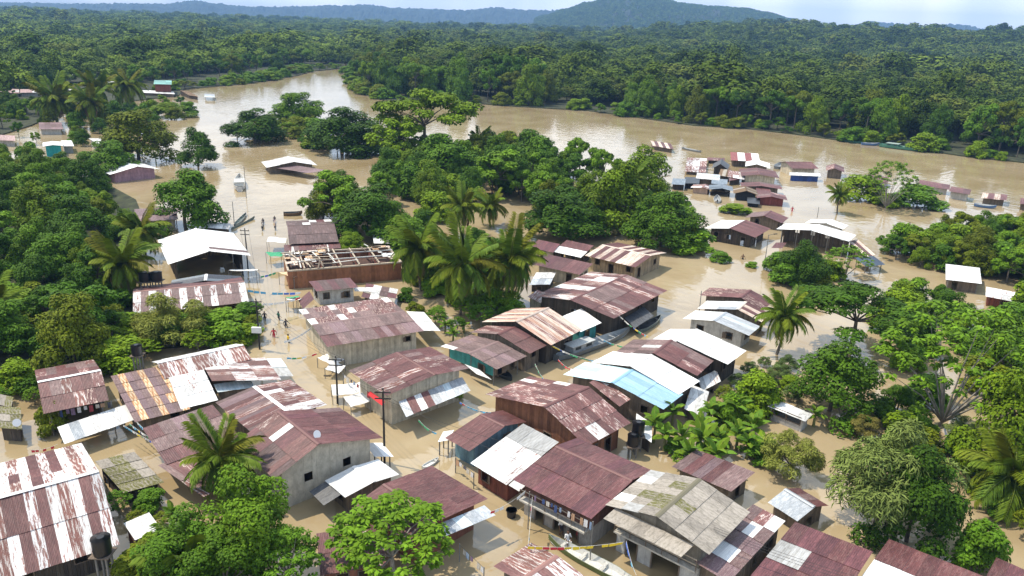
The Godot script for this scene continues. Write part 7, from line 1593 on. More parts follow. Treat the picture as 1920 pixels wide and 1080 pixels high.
const TREE_LABEL := ["very dark round tree standing alone in the flood","slim bushy tree in the flood beside the lone dark tree","broad tree with bright crown at the river bend point","wide dark spreading tree on the flooded point","tall bright green flat topped tree in the central grove","yellowish green leaning tree below the flat topped tree","full mid green tree in front of the flat topped tree","loose leafed tree at the middle of the central grove","greyish crowned tree overlooking the river from the grove","dark dome shaped tree beside the brown water channel","thin tree with separate leaf tufts by the river","sparse tall tree at the river side of the grove","light green tree behind the grove coconut palm","yellow green tree near the river cluster","dark glossy tree on the channel corner","rounded bush at the end of the channel corner","small bush in the water by the two tone house","open leafed tree beside the lone gabled cabin","dense mid green tree behind the brown hipped roof","rounded tree between white hut and palms","small bright shrub tree behind roofless building","dense dark green tree over the flooded yard","wide layered tree beside the row of three houses","tall open tree with pale forked trunks and large leaf tufts","leafy tree beside the pale forked trunks","bright yellow green tree at the flooded yard edge","feathery grey green bamboo like tree in the yard","dark large leaved tree against the feathery tree","low dark bush standing in the flooded yard","yellow green wispy bush beside the banana plants","scrubby weeds beside the white gable yard","small shrub behind the blue roof","dark tree in front of the two storey white roof","large leaved small tree next to the navy tarp","low bush at the wall of the two storey white roof","pale trunked tree leaning over the river edge roofs","bright round bush on the drowned islet","dark green bush on the drowned islet","small yellow green bush on the drowned islet","big glossy mango tree between striped roof and brick wall","lower glossy mango tree beside the small white tin brick shed","broad mango tree nearest the palm tuft","large leaved tree overhanging the plain dark maroon gable","second large leaved tree beside the mango tree","pale yellow green wispy tree before the rust striped long roof","leafy shrubs under the ochre wall","yellowish shrub under the water tank","dark round tree behind the purple grey shed","bright shrub beside maroon porch house","dry grey green bush behind the laundry porch","little potted shrub in the canal corner","strip of green water weeds by the cluster","tiny weed tuft in open water","olive brown tree leaning over the flooded yard","dark tree beside turquoise hut","wide low green tree by the river bend huts","mid green broadleaf tree in the thicket on the left bank","loose light green tree in the thicket on the left bank","dark dense broadleaf tree in the thicket on the left bank","low leafy shrub in the thicket on the left bank","large leaved bush in the thicket on the left bank","low leafy shrub among the flooded yards of the left bank","dark dense broadleaf tree among the flooded yards of the left bank","mid green broadleaf tree among the flooded yards of the left bank","loose light green tree among the flooded yards of the left bank","mid green broadleaf tree in the flooded central grove","dark dense broadleaf tree in the flooded central grove","low leafy shrub in the flooded central grove","loose light green tree in the flooded central grove","low leafy shrub in the thicket beyond the navy tarp","mid green broadleaf tree in the thicket beyond the navy tarp","dark dense broadleaf tree in the thicket beyond the navy tarp","loose light green tree in the thicket beyond the navy tarp","low leafy shrub at the flooded yard edge","low shrub under the tall open tree","leafy garden tree behind the coconut palm group","bush in the water before the two storey white roof","bush around the mossy shacks at the village corner","bushy tree beyond the tall open tree","leafy bush at the foot of the trees on the flooded point","low weedy bush among the banana plants","pale weedy bush in the yard of the white gable","drowned weedy bush in the open yard","garden bush behind the streaked street roofs","bush between the striped roof and the mango trees","bush growing under the coconut palm group","loose light green tall forest tree on the far river bank","full mid green tall forest tree on the far river bank","very dense dark tall forest tree on the far river bank","flat crowned tall forest tree on the far river bank","leafy low bright bush on the edge of the far river bank","loose light green low bright bush on the edge of the far river bank","flat crowned forest tree on the bank of the river bend","loose light green forest tree on the bank of the river bend","very dense dark forest tree on the bank of the river bend","full mid green forest tree on the bank of the river bend","leafy bright low bush on the bank of the river bend","loose light green bright low bush on the bank of the river bend"]
const TREE_GROUP := ["","trees of the left bank thicket","trees among the flooded yards","trees of the central grove","trees of the thicket beyond the navy tarp","shrubs of the flooded yard","shrubs under the tall open tree","garden trees behind the palms","bushes before the white roof","bushes of the mossy shacks","bushy trees beyond the tall open tree","bushes of the flooded point","weeds of the banana clump","weeds of the white gable yard","weeds of the open yard","garden bushes","bushes beside the striped roof","bushes under the palms","forest front of the far river bank","bushes along the far river bank","forest front of the river bend","bushes along the river bend"]
const TREES := [
	["dense",-79.97,-236.67,10.84,10.18,2.03,3,0,0],
	["round",-81.28,-196.25,10.77,5.8,0.95,3,1,0],
	["round",-79.31,-283.29,12.95,10.63,4.09,1,2,0],
	["dense",-51.17,-225.71,13.71,13.23,0.45,3,3,0],
	["umbrella",-25.28,-217.32,21.82,14.27,3.37,0,4,0],
	["airy",-32.05,-207.5,15.49,10.07,2.3,0,5,0],
	["round",-17.34,-181.71,14.41,9.52,0.36,2,6,0],
	["airy",-4.34,-172.06,12.94,9.05,3.19,1,7,0],
	["round",4.46,-195.5,13.29,9.52,0.24,2,8,0],
	["dense",9.18,-140.82,9.85,8.78,2.72,3,9,0],
	["airy",15.93,-194.07,13.34,6.08,0.44,1,10,0],
	["airy",20.81,-182,12.38,5.09,0.57,1,11,0],
	["round",20.47,-147.08,14.61,7.83,2.67,0,12,0],
	["round",28.23,-171.74,13.77,7.83,5.19,0,13,0],
	["dense",26.9,-135.79,11.01,7.28,0.78,2,14,0],
	["shrub",32.14,-133,4.61,4.52,1.4,1,15,0],
	["shrub",35.59,-127.59,1.91,1.83,3.94,2,16,0],
	["airy",-33.19,-141.72,12.14,7.57,5.95,1,17,0],
	["round",-25.43,-135.12,10.73,8.21,3.62,3,18,0],
	["round",-17.63,-127.51,6.57,5.5,2.49,1,19,0],
	["round",-27.58,-124.67,3.99,3.37,6.13,0,20,0],
	["dense",34.08,-73.62,7.97,5.23,0.29,2,21,0],
	["umbrella",42.48,-89.69,9.55,7.04,5.39,3,22,0],
	["cecropia",44.59,-70.94,14.82,9.04,1.82,1,23,0],
	["round",56.64,-81.75,9.9,4.02,0.91,1,24,0],
	["round",44.67,-61.18,11.93,4.6,0.74,0,25,0],
	["feather",30.28,-53.7,10.73,5.66,1.94,1,26,0],
	["dense",31.98,-51.74,8.67,4.02,5.13,3,27,0],
	["shrub",35.87,-48.48,4.51,2.01,1.13,2,28,0],
	["feather",25.66,-60.86,4.64,3.14,3.65,0,29,0],
	["shrub",25.99,-73.03,4.93,2.53,4.01,0,30,0],
	["shrub",22.26,-69.37,3.88,1.61,2.34,1,31,0],
	["dense",46.09,-116.75,7.37,4.44,3.44,3,32,0],
	["cecropia",54.52,-120.93,5.89,4.37,0.39,1,33,0],
	["shrub",44.11,-122.59,3.69,2.65,0.37,2,34,0],
	["cecropia",84.71,-174.02,12.43,6.71,1.29,1,35,0],
	["shrub",83.13,-184.98,6.11,5.81,4.27,0,36,0],
	["shrub",94.6,-179.33,5.08,6.27,2.69,2,37,0],
	["shrub",87.18,-178.18,2.91,3.74,1.97,0,38,0],
	["mango",-17.97,-45.4,8.66,4.39,3.68,1,39,0],
	["mango",-22.31,-44.34,5.82,3.56,2.85,2,40,0],
	["mango",-18.62,-42.42,5.6,3.8,1.88,2,41,0],
	["bigleaf",-7.81,-45.08,7.3,5.12,4.99,1,42,0],
	["bigleaf",-14.8,-43.65,5.48,2.96,4.39,2,43,0],
	["feather",-40.02,-84.96,6.78,4.8,1.53,0,44,0],
	["shrub",-34.73,-86.24,4.16,3.56,3.61,1,45,0],
	["shrub",-43.28,-77.91,3.85,3.26,3.3,0,46,0],
	["round",-59.68,-136.12,12.67,7.78,5.5,2,47,0],
	["shrub",-50.97,-72.05,3.64,2.22,4.58,0,48,0],
	["shrub",-42.39,-63.81,3.63,1.5,1.81,4,49,0],
	["shrub",-5.82,-73.66,2.8,1.08,6.16,0,50,0],
	["shrub",48.02,-164.45,2.13,3.47,0.74,0,51,0],
	["shrub",40.39,-125.1,0.94,1.17,2.63,1,52,0],
	["round",-99.34,-202.16,15.08,10.52,4.75,4,53,0],
	["round",-96.2,-180.59,9.39,6.94,0.95,2,54,0],
	["round",-127.95,-288.53,6.72,8.85,3.07,0,55,0],
	["round",-63.09,-111.93,5.38,2.35,1.7,0,56,1],
	["round",-118.16,-163.65,6.2,2.92,4.64,3,56,1],
	["airy",-50.14,-82.71,8.89,5.31,4.29,3,57,1],
	["dense",-117.31,-151.2,5.07,2.89,1.15,2,58,1],
	["round",-81.87,-109.41,7.51,4.33,5.98,4,56,1],
	["round",-94.73,-133.1,7.65,3.76,1.2,1,56,1],
	["round",-89.69,-164.42,5.56,2.9,3.37,2,56,1],
	["round",-72.81,-124.95,9.67,5.79,2.93,3,56,1],
	["airy",-103.14,-160.72,9.07,4.59,4.35,4,57,1],
	["dense",-108.44,-136.6,6.96,3.2,3.4,4,58,1],
	["dense",-101.28,-152.17,9.43,5.35,4.65,1,58,1],
	["round",-71.84,-111.76,8.61,4.16,3.45,1,56,1],
	["round",-122.06,-159.88,9.8,5.49,3.82,1,56,1],
	["round",-115.73,-171.76,7.79,4.06,4.77,0,56,1],
	["airy",-82.91,-120.83,7.49,3.86,3,1,57,1],
	["airy",-62.68,-81.35,10.08,5.85,1.27,3,57,1],
	["dense",-60.92,-104.79,6.39,2.84,2.94,0,58,1],
	["dense",-94.12,-123.53,5.89,2.93,3.24,2,58,1],
	["round",-91.71,-137.69,8.97,3.8,3.48,3,56,1],
	["round",-81.67,-144.32,5.62,3.29,1.44,0,56,1],
	["airy",-56.78,-87.5,7.23,3.74,3.23,3,57,1],
	["dense",-110.81,-164.47,6.44,2.91,5.85,2,58,1],
	["round",-66.96,-105.89,8,4.64,6.09,2,56,1],
	["round",-109.02,-158.64,8.66,4.23,3.18,2,56,1],
	["round",-73.18,-101.27,7.53,3.37,2.8,2,56,1],
	["airy",-97.68,-140.69,6.34,3.77,1.94,2,57,1],
	["airy",-74.43,-133.64,6.67,3.08,3.68,4,57,1],
	["round",-73.41,-93.51,5.82,3.2,4.04,0,56,1],
	["dense",-82.14,-129.82,10,5.56,3.57,0,58,1],
	["round",-98.04,-164.97,8.07,4.3,3.93,1,56,1],
	["round",-58.44,-70.6,9.65,4.19,5.72,2,56,1],
	["round",-65.53,-101.33,6.6,3.39,2.92,3,56,1],
	["dense",-107.66,-153.6,5.41,2.36,4.69,2,58,1],
	["dense",-88.64,-143.61,7.29,3.55,0.76,2,58,1],
	["airy",-98.04,-129.95,9.7,4.56,0.32,2,57,1],
	["airy",-92.38,-145.8,9.06,5.4,1.63,1,57,1],
	["dense",-94.53,-158.2,5.41,2.76,5.1,4,58,1],
	["round",-121.14,-155.48,5.96,3.1,2.01,2,56,1],
	["airy",-80.97,-135.5,9.14,4.66,3.61,2,57,1],
	["dense",-113.16,-146.97,7.12,3.82,2.71,2,58,1],
	["round",-133.44,-172.84,10.33,5.25,0.46,4,56,1],
	["dense",-86.07,-150.89,5.16,2.55,4.08,0,58,1],
	["airy",-111.61,-152.34,5.6,2.98,3.83,1,57,1],
	["dense",-123.89,-167.74,6.81,3.09,5.88,3,58,1],
	["round",-49.9,-87.26,5.48,3,1.23,4,56,1],
	["round",-106.93,-175.93,5.13,2.37,2.98,3,56,1],
	["airy",-101.48,-141.71,9.31,4.91,3.21,3,57,1],
	["airy",-128.95,-172.67,5.88,2.92,0.66,0,57,1],
	["round",-108.05,-167.22,7.32,4.37,6.1,1,56,1],
	["round",-47.92,-77.25,9.82,4.54,0.32,4,56,1],
	["round",-129.11,-165.35,8.65,3.87,3.35,1,56,1],
	["round",-57.87,-80.57,7.29,4.2,6.26,2,56,1],
	["round",-90.37,-159.37,9.51,4.69,5.54,3,56,1],
	["dense",-99.37,-158.8,10.09,4.44,3.08,1,58,1],
	["round",-86.32,-115.06,7.2,3.69,2.41,0,56,1],
	["airy",-78.26,-108.39,8.57,4.07,1.57,3,57,1],
	["round",-66.9,-127.92,5.98,2.52,6.19,3,56,1],
	["round",-89.55,-121.05,5.22,2.32,5.79,2,56,1],
	["dense",-102.39,-172.34,7.22,3.86,1.75,2,58,1],
	["round",-77.73,-113.48,6.39,3.3,5.38,2,56,1],
	["round",-75.41,-137.3,7.43,3.36,4.67,0,56,1],
	["dense",-119.15,-174.81,8.89,4.46,0.4,1,58,1],
	["round",-93.31,-150.58,10.01,4.4,3.85,1,56,1],
	["dense",-68.71,-88.19,7.8,3.36,3.93,3,58,1],
	["airy",-57.42,-101.01,8.91,4.17,3.48,3,57,1],
	["airy",-64.09,-76.93,6.63,3.89,5.62,0,57,1],
	["round",-63.37,-107.64,9.05,3.91,3.71,2,56,1],
	["round",-79.95,-104.36,5.59,2.55,0.7,0,56,1],
	["round",-57.23,-107.82,5.55,2.43,4.76,1,56,1],
	["airy",-104.96,-139.87,5.12,2.38,1.77,2,57,1],
	["round",-76.59,-98.92,8.16,3.85,2.74,4,56,1],
	["airy",-84.06,-138.71,8.18,3.67,5.12,1,57,1],
	["round",-56.91,-94.74,6.92,3.31,0.98,3,56,1],
	["shrub",-46.65,-79.56,3.03,2.19,1.62,1,59,1],
	["bigleaf",-67.62,-91.3,3.69,2.6,4.54,1,60,1],
	["shrub",-43.92,-83.26,2.49,1.57,1.19,0,59,1],
	["shrub",-67.45,-95.31,3.63,2.66,2.73,1,59,1],
	["shrub",-55.48,-99,3.45,2.33,3.97,3,59,1],
	["bigleaf",-46.39,-81.94,3.46,2.64,4.27,0,60,1],
	["bigleaf",-55.93,-90.99,3.46,2.68,1.52,3,60,1],
	["shrub",-65.01,-88.05,2.24,1.71,3.25,1,59,1],
	["shrub",-36.29,-90.59,2.9,1.95,6.12,0,59,1],
	["bigleaf",-64.96,-93.53,3.61,2.83,3.26,0,60,1],
	["shrub",-38.4,-87.16,3.49,2.37,4.01,2,59,1],
	["shrub",-52.91,-88.4,2.58,1.86,2.46,0,59,1],
	["shrub",-59.14,-97.7,2.95,1.93,4.39,2,59,1],
	["bigleaf",-62.63,-88.66,3.95,3.15,6.03,3,60,1],
	["bigleaf",-47.89,-86.83,3.5,2.64,0.92,3,60,1],
	["shrub",-51.72,-96,2.84,2.16,1.68,3,59,1],
	["shrub",-60.2,-81.89,3.06,2.01,4,2,59,1],
	["shrub",-50.99,-90.68,3.16,2.01,3.66,0,59,1],
	["bigleaf",-63.1,-83.12,2.46,1.49,4.88,2,60,1],
	["bigleaf",-58.22,-85.09,3.8,2.67,4.91,4,60,1],
	["shrub",-52.5,-79.56,3.41,1.97,0.74,3,59,1],
	["shrub",-55.34,-95.49,2.64,1.56,3.77,0,59,1],
	["shrub",-45.14,-86.07,3.71,2.39,2.63,0,59,1],
	["bigleaf",-70.5,-96.82,2.86,1.91,3.3,1,60,1],
	["shrub",-64.95,-97.93,2.73,2.06,2.54,4,59,1],
	["shrub",-60.79,-93.91,3.63,2.29,1.99,2,59,1],
	["shrub",-168.35,-239.78,5.68,2.44,1.89,0,61,2],
	["dense",-150.14,-266.76,6.01,3.28,3.74,0,62,2],
	["round",-205.78,-296.25,5.19,2.27,5.84,0,63,2],
	["airy",-119.58,-238.59,6.95,3.15,0.22,0,64,2],
	["round",-158.72,-261.26,3.83,1.93,5.63,0,63,2],
	["airy",-155.87,-222.33,7.15,3.07,0.2,0,64,2],
	["shrub",-139.31,-260.42,6.61,3.32,1.71,4,61,2],
	["airy",-176.53,-281.32,6.98,3.84,0.1,1,64,2],
	["shrub",-142.9,-276.98,7.41,3.44,2.43,3,61,2],
	["round",-165.38,-234.88,4.65,2.07,5.59,4,63,2],
	["round",-120.77,-248,5.66,2.87,2.4,1,63,2],
	["shrub",-179.6,-314.98,5.36,2.45,1.6,0,61,2],
	["round",-118.93,-254.1,5.64,2.73,0.39,3,63,2],
	["dense",-158.57,-234.47,4.35,1.9,5.06,2,62,2],
	["dense",-167.9,-245.39,4.49,2.63,3.1,0,62,2],
	["round",-171.77,-253.53,4.12,2.18,2.17,4,63,2],
	["shrub",-183.33,-308.99,6.57,3.73,6.05,2,61,2],
	["shrub",-129.25,-225.79,3.72,1.66,4.74,1,61,2],
	["shrub",-133.37,-278.46,6.53,2.87,2.03,2,61,2],
	["shrub",-169.46,-266.92,4.17,1.93,0.9,0,61,2],
	["dense",-140.7,-267.21,6.61,3.92,5.81,3,62,2],
	["dense",-161.63,-272.25,5.41,2.88,0.9,1,62,2],
	["shrub",-163.31,-301.08,5.15,2.31,1.7,2,61,2],
	["shrub",-176.45,-298.29,3.94,1.98,3.03,1,61,2],
	["dense",-182.52,-284.67,7.38,3.67,1.64,1,62,2],
	["shrub",-152.28,-295.56,3.66,1.81,1.74,1,61,2],
	["dense",-201.17,-296.43,6.35,2.89,0.5,0,62,2],
	["round",-131.44,-245.04,5.57,2.69,1.77,3,63,2],
	["airy",-134.81,-286.1,3.65,1.99,3.61,0,64,2],
	["airy",-173.66,-286.65,6.62,3.81,3.62,0,64,2],
	["round",-126.57,-256.11,5.62,2.91,0.13,0,63,2],
	["round",-190.39,-296.08,4.75,2.47,6,0,63,2],
	["round",-152.74,-217.32,4.9,2.14,1.12,2,63,2],
	["round",-155.53,-281.36,3.99,2.31,3.4,1,63,2],
	["dense",-146.46,-210.66,7.29,3.09,3.99,3,62,2],
	["round",-177.73,-293.3,4.4,2.18,2.49,3,63,2],
	["round",-138.87,-201.17,3.64,1.95,1.67,4,63,2],
	["dense",-182.36,-277.46,3.98,2.1,6,4,62,2],
	["airy",-163.18,-246.24,7.16,3.75,1.72,0,64,2],
	["airy",-149.19,-231.96,5.26,2.27,2.44,3,64,2],
	["round",-141.69,-281.8,6.46,3.57,4.77,3,63,2],
	["shrub",-166.57,-308.05,6.56,3.45,3.13,4,61,2],
	["shrub",-174.17,-270.26,6.09,2.57,4.68,3,61,2],
	["airy",-170.64,-278.27,6.71,3.35,2.37,1,64,2],
	["dense",-113.08,-178.54,7.39,4.29,6,0,62,2],
	["airy",-152.45,-308.71,5.5,2.95,5.83,1,64,2],
	["shrub",-107.84,-177.68,5.11,2.85,5.65,4,61,2],
	["dense",-148.93,-283.42,5.8,2.86,0.76,1,62,2],
	["shrub",-214.88,-312.17,6.79,3.6,5.07,0,61,2],
	["airy",-136.74,-220.05,4.08,1.89,1.73,0,64,2],
	["shrub",-170.01,-315.42,5.83,3.46,2.76,4,61,2],
	["dense",-188.56,-289.95,7.22,4.15,1.98,3,62,2],
	["shrub",-190.68,-276.89,3.59,2.07,0.55,1,61,2],
	["dense",-194.48,-280.76,5.24,2.47,0.16,1,62,2],
	["dense",-188.11,-304.04,4.58,2.61,0.8,3,62,2],
	["dense",-188.32,-267.99,6.39,3.12,6.02,1,62,2],
	["round",-124.09,-221.07,5.67,2.66,4.85,3,63,2],
	["dense",-160.1,-228.61,7.25,3.27,2.3,2,62,2],
	["round",-141.92,-290.51,5.12,2.71,2.7,2,63,2],
	["round",-134.22,-236.6,3.95,2.2,4.12,0,63,2],
	["airy",-156.95,-295.04,4.2,1.89,4.9,1,64,2],
	["airy",-166.75,-293.2,4.05,2.2,3.05,3,64,2],
	["airy",-153.69,-256.32,6.29,2.79,4.44,4,64,2],
	["round",-147.67,-273.19,5.69,3.17,1.06,1,63,2],
	["shrub",-143.21,-253.87,6.82,3.01,1.82,2,61,2],
	["shrub",-211.28,-307.46,7.12,4.2,3.1,3,61,2],
	["dense",-200.69,-289.25,5.27,3.14,0.56,0,62,2],
	["airy",-127.6,-273.5,5.76,2.86,2.32,1,64,2],
	["round",-180.88,-271.7,6.89,3.17,4.65,0,63,2],
	["dense",-163,-284.17,4.22,2.45,3.44,0,62,2],
	["round",-125.99,-186.04,6.91,3.75,5.03,1,63,2],
	["dense",-132.08,-266.04,5.85,2.72,6.26,2,62,2],
	["shrub",-158.68,-299.73,5.07,2.93,3.84,0,61,2],
	["round",-179.38,-303.88,4.35,2.47,4.57,2,63,2],
	["shrub",-121.54,-191.62,6.03,3.22,2.28,2,61,2],
	["shrub",-134.02,-189.91,5.51,3.2,5.08,2,61,2],
	["round",-121.36,-182.97,4.08,2.24,1.58,4,63,2],
	["round",-121.1,-258.86,6.85,3.27,1.1,2,63,2],
	["shrub",-120.91,-174.14,4.53,2.28,0.09,2,61,2],
	["round",-143.71,-306.65,5.6,3.06,6.16,4,63,2],
	["shrub",-124.42,-283.73,4.95,3.29,4.44,4,61,2],
	["shrub",-139.42,-297.24,5.7,3.52,1.33,0,61,2],
	["shrub",-124.66,-296.6,5.64,3.66,6.16,1,61,2],
	["airy",-142.82,-316.68,5.98,3.53,0.15,0,64,2],
	["airy",-139.21,-324.71,4.39,2.72,2.6,3,64,2],
	["round",-26.96,-190.54,8.28,3.79,5.61,0,65,3],
	["round",-13.06,-221.28,5.01,2.45,3.39,4,65,3],
	["round",-20.33,-183.68,6.57,3.2,6.08,1,65,3],
	["dense",0.2,-206.97,5.07,2.51,6.07,1,66,3],
	["shrub",-11.9,-192.88,9.28,4.6,2.05,0,67,3],
	["shrub",-4.05,-178.71,6.49,3.37,6.24,2,67,3],
	["round",-17.85,-202.25,6.72,3.2,4.78,3,65,3],
	["shrub",-5.04,-210.51,9.17,4.52,3.84,3,67,3],
	["shrub",-3.49,-226.39,8.53,5.15,0.31,4,67,3],
	["shrub",-21.92,-168.04,8.01,4.22,3.63,3,67,3],
	["round",-11.82,-173.67,6.05,3.37,4.67,3,65,3],
	["dense",-35.63,-152.28,9.16,5.31,1.65,3,66,3],
	["shrub",7.06,-199.17,7.14,3.48,0.89,4,67,3],
	["round",-2.94,-219.55,5.8,3.54,5.37,0,65,3],
	["round",-22.05,-197.71,5.55,2.64,1.58,0,65,3],
	["round",-11.15,-203.9,6.24,3.11,2.8,0,65,3],
	["dense",-15.13,-185.55,8.41,4,4.27,2,66,3],
	["shrub",-12.99,-166.58,6.67,3.39,2.39,0,67,3],
	["airy",-25.44,-173.84,8.23,4.09,2.03,1,68,3],
	["round",-0.56,-196.26,8.21,4.1,2.56,4,65,3],
	["shrub",-18.61,-175.08,5.86,3.61,4.47,2,67,3],
	["round",-17.01,-137.84,5.49,2.99,5.87,3,65,3],
	["round",8.84,-189.57,5.61,3.24,0.06,1,65,3],
	["dense",2.29,-223.13,8.82,4.82,0.1,3,66,3],
	["dense",-8.88,-229.71,8.2,4.36,0.34,3,66,3],
	["dense",-5.5,-202.02,7.33,3.31,6.21,2,66,3],
	["shrub",-18.88,-189.96,6.16,2.98,0.33,4,67,3],
	["dense",-17.48,-159.53,8.95,4.12,2.72,0,66,3],
	["round",-36.89,-145.47,8.66,4.63,0.09,4,65,3],
	["airy",-27.55,-160.3,8.61,4.66,1,1,68,3],
	["dense",-9.73,-213.07,6.76,3.08,2.39,2,66,3],
	["round",-27.41,-178.52,5.89,2.8,1.16,2,65,3],
	["round",1.23,-183.65,5.9,2.94,1.9,4,65,3],
	["round",-27.2,-139,7.61,3.55,0.01,1,65,3],
	["airy",-15.11,-209.64,5.8,3.39,1.87,0,68,3],
	["round",-30.24,-147.71,6.91,3.84,0.69,4,65,3],
	["round",-21.56,-133.64,8.56,4.55,3.12,2,65,3],
	["shrub",-15.89,-149.37,6.35,3.89,3.34,0,67,3],
	["shrub",6.51,-210.4,7.06,3.46,3.09,0,67,3],
	["airy",-6.68,-187.73,7.45,3.46,2.47,3,68,3],
	["round",22.3,-167.96,8.96,4.28,5.59,3,65,3],
	["round",23.65,-143.21,5.08,2.76,2.36,1,65,3],
	["dense",14.84,-166.01,5.81,2.81,5.59,4,66,3],
	["shrub",30.83,-135.84,6.5,3.86,3.18,4,67,3],
	["round",7.46,-156.66,8.27,3.85,1.54,4,65,3],
	["shrub",18.88,-163.9,7.33,3.38,3.92,3,67,3],
	["airy",12.11,-147.91,8.69,4.96,0.37,3,68,3],
	["round",18.21,-148.76,4.28,2.46,4.29,4,65,3],
	["airy",18.83,-174.68,4.18,2.08,0.86,2,68,3],
	["airy",20.92,-179.76,4.87,2.62,6.17,1,68,3],
	["shrub",24.16,-163.72,7.45,3.66,1.02,4,67,3],
	["airy",31.66,-153.78,7.89,3.97,4.36,2,68,3],
	["airy",8.6,-166.58,6.02,3.32,2.27,2,68,3],
	["dense",27.47,-166.87,5.39,2.86,4.15,3,66,3],
	["airy",26.66,-149.41,8.17,4.55,5.84,1,68,3],
	["shrub",32.72,-146.32,6,3.15,2.12,1,67,3],
	["dense",9.84,-161.21,6.87,3.37,5.31,1,66,3],
	["dense",7.1,-149.73,6.5,3.8,5.64,3,66,3],
	["shrub",110.59,-145.39,5.95,3,0.42,4,69,4],
	["shrub",97.14,-130.96,4.35,2.15,0.59,4,69,4],
	["round",85.11,-123.69,3.99,2.56,1.37,3,70,4],
	["dense",98.34,-145.11,5.51,3.56,3.71,4,71,4],
	["dense",78.47,-126.36,7.36,4.09,1.45,4,71,4],
	["shrub",106.41,-142.42,5.65,2.58,4.89,0,69,4],
	["shrub",72.96,-135.5,5.14,3,5.54,0,69,4],
	["airy",70.95,-132.15,5.23,3.36,5.53,4,72,4],
	["airy",89.77,-137.36,3.95,1.91,4.77,0,72,4],
	["shrub",103.58,-130.69,6.61,4.02,4.67,2,69,4],
	["round",108.59,-139.09,7.18,4.27,4.52,0,70,4],
	["shrub",84.82,-134.44,4.56,2.37,1.03,2,69,4],
	["round",106.95,-133.02,4.87,3.03,2.29,3,70,4],
	["dense",91.31,-147.25,6.68,3.64,5.16,1,71,4],
	["dense",79.78,-135.55,4.51,2.05,5.71,2,71,4],
	["shrub",88.89,-122.43,4.14,2.61,2.74,1,69,4],
	["round",96.19,-135.93,6.75,4.35,0.54,0,70,4],
	["shrub",84.06,-129.03,5.44,3.14,1.29,1,69,4],
	["shrub",89.05,-128.56,6.55,3.69,4.52,3,69,4],
	["airy",75.74,-125.51,6.37,3.46,5.53,4,72,4],
	["airy",96.86,-148.01,6.7,4.21,0.03,4,72,4],
	["round",98.57,-122.08,4.47,2.82,1.26,0,70,4],
	["airy",112.58,-140.36,5.37,2.93,6.01,0,72,4],
	["round",75.44,-130.85,5.54,3.55,2.4,0,70,4],
	["shrub",95.02,-127,3.81,1.76,3.43,2,69,4],
	["airy",94.94,-142.44,6.82,4.18,2.88,0,72,4],
	["round",92.96,-124.52,6.42,3.98,5.33,0,70,4],
	["shrub",82.63,-139.11,5.93,3.83,4.83,0,69,4],
	["airy",86.22,-144.21,7.42,4.31,5.85,4,72,4],
	["airy",104.4,-139.93,3.55,1.98,2.14,4,72,4],
	["airy",83.58,-120.98,7.06,4.3,3.34,0,72,4],
	["round",89.93,-142.33,6.1,3.4,5.89,3,70,4],
	["round",99.25,-142.08,6.36,3.41,0.74,1,70,4],
	["shrub",98.93,-126.79,4.07,1.89,0.43,3,69,4],
	["airy",80.87,-121.02,7.1,3.56,2.48,1,72,4],
	["dense",102.93,-145.12,4.98,2.41,4.16,1,71,4],
	["shrub",81.28,-132.36,3.96,2.15,4.47,0,69,4],
	["airy",87.32,-131.88,7.14,3.82,0.38,1,72,4],
	["shrub",90.48,-114.63,3.73,2.06,3.04,1,69,4],
	["shrub",95.08,-117.17,3.94,2.52,3.3,1,69,4],
	["dense",93.05,-130.91,4.35,2.03,1.67,3,71,4],
	["shrub",105.99,-145.38,6.02,2.83,1.76,2,69,4],
	["dense",86.46,-116.53,6.46,4.02,2.31,1,71,4],
	["dense",89.51,-117.94,5.26,2.51,1.2,2,71,4],
	["airy",68.57,-136.12,4.45,2.75,0.97,2,72,4],
	["dense",80.26,-128.94,7.34,3.52,0.86,4,71,4],
	["round",74.09,-138.14,4.17,2.23,0.5,3,70,4],
	["shrub",85.95,-138.94,5.83,3.15,3.14,4,69,4],
	["shrub",96.23,-119.81,7.35,3.59,0.48,2,69,4],
	["airy",67.92,-132.25,5.36,2.76,6.1,3,72,4],
	["shrub",98.35,-139.25,6.07,3.5,4.43,1,69,4],
	["round",90.62,-133.77,4.27,2.42,0.68,3,70,4],
	["shrub",79.27,-140.53,5.59,2.89,0.36,1,69,4],
	["shrub",81.72,-125.97,5.96,3.76,1.29,2,69,4],
	["dense",102.02,-124.39,5.09,2.82,1.92,4,71,4],
	["dense",101.12,-132.21,6.6,3.11,0.44,3,71,4],
	["round",101.03,-149.07,6.91,4.02,2.14,4,70,4],
	["shrub",87.6,-126.12,6.52,3.25,5.77,0,69,4],
	["dense",110.16,-142.23,4.94,2.29,0.74,0,71,4],
	["airy",78.01,-132.74,5.74,2.75,3.96,0,72,4],
	["airy",101.36,-135.44,5.36,3.31,3.44,0,72,4],
	["dense",96.42,-124.54,6.7,3.23,3.47,1,71,4],
	["shrub",82.72,-142.03,4.56,2.72,4.52,0,69,4],
	["round",109.6,-135.67,6.02,3.56,1.13,1,70,4],
	["shrub",103.64,-148.16,5.99,3.78,4.92,4,69,4],
	["round",76.04,-135.77,5.5,3.49,4.41,0,70,4],
	["shrub",114.97,-142.3,7.15,4.37,4.28,3,69,4],
	["shrub",101.02,-129.24,7.06,4.47,5.64,3,69,4],
	["dense",91.66,-140.18,3.9,2.14,6.12,2,71,4],
	["dense",91.78,-119.51,3.75,2.13,5.6,1,71,4],
	["round",101.5,-139.99,4.87,2.59,2.75,4,70,4],
	["round",83.72,-117.88,5.21,2.54,4.85,2,70,4],
	["round",83.21,-145.57,6,2.93,0.13,4,70,4],
	["dense",93.57,-137.89,6.2,2.93,1.01,0,71,4],
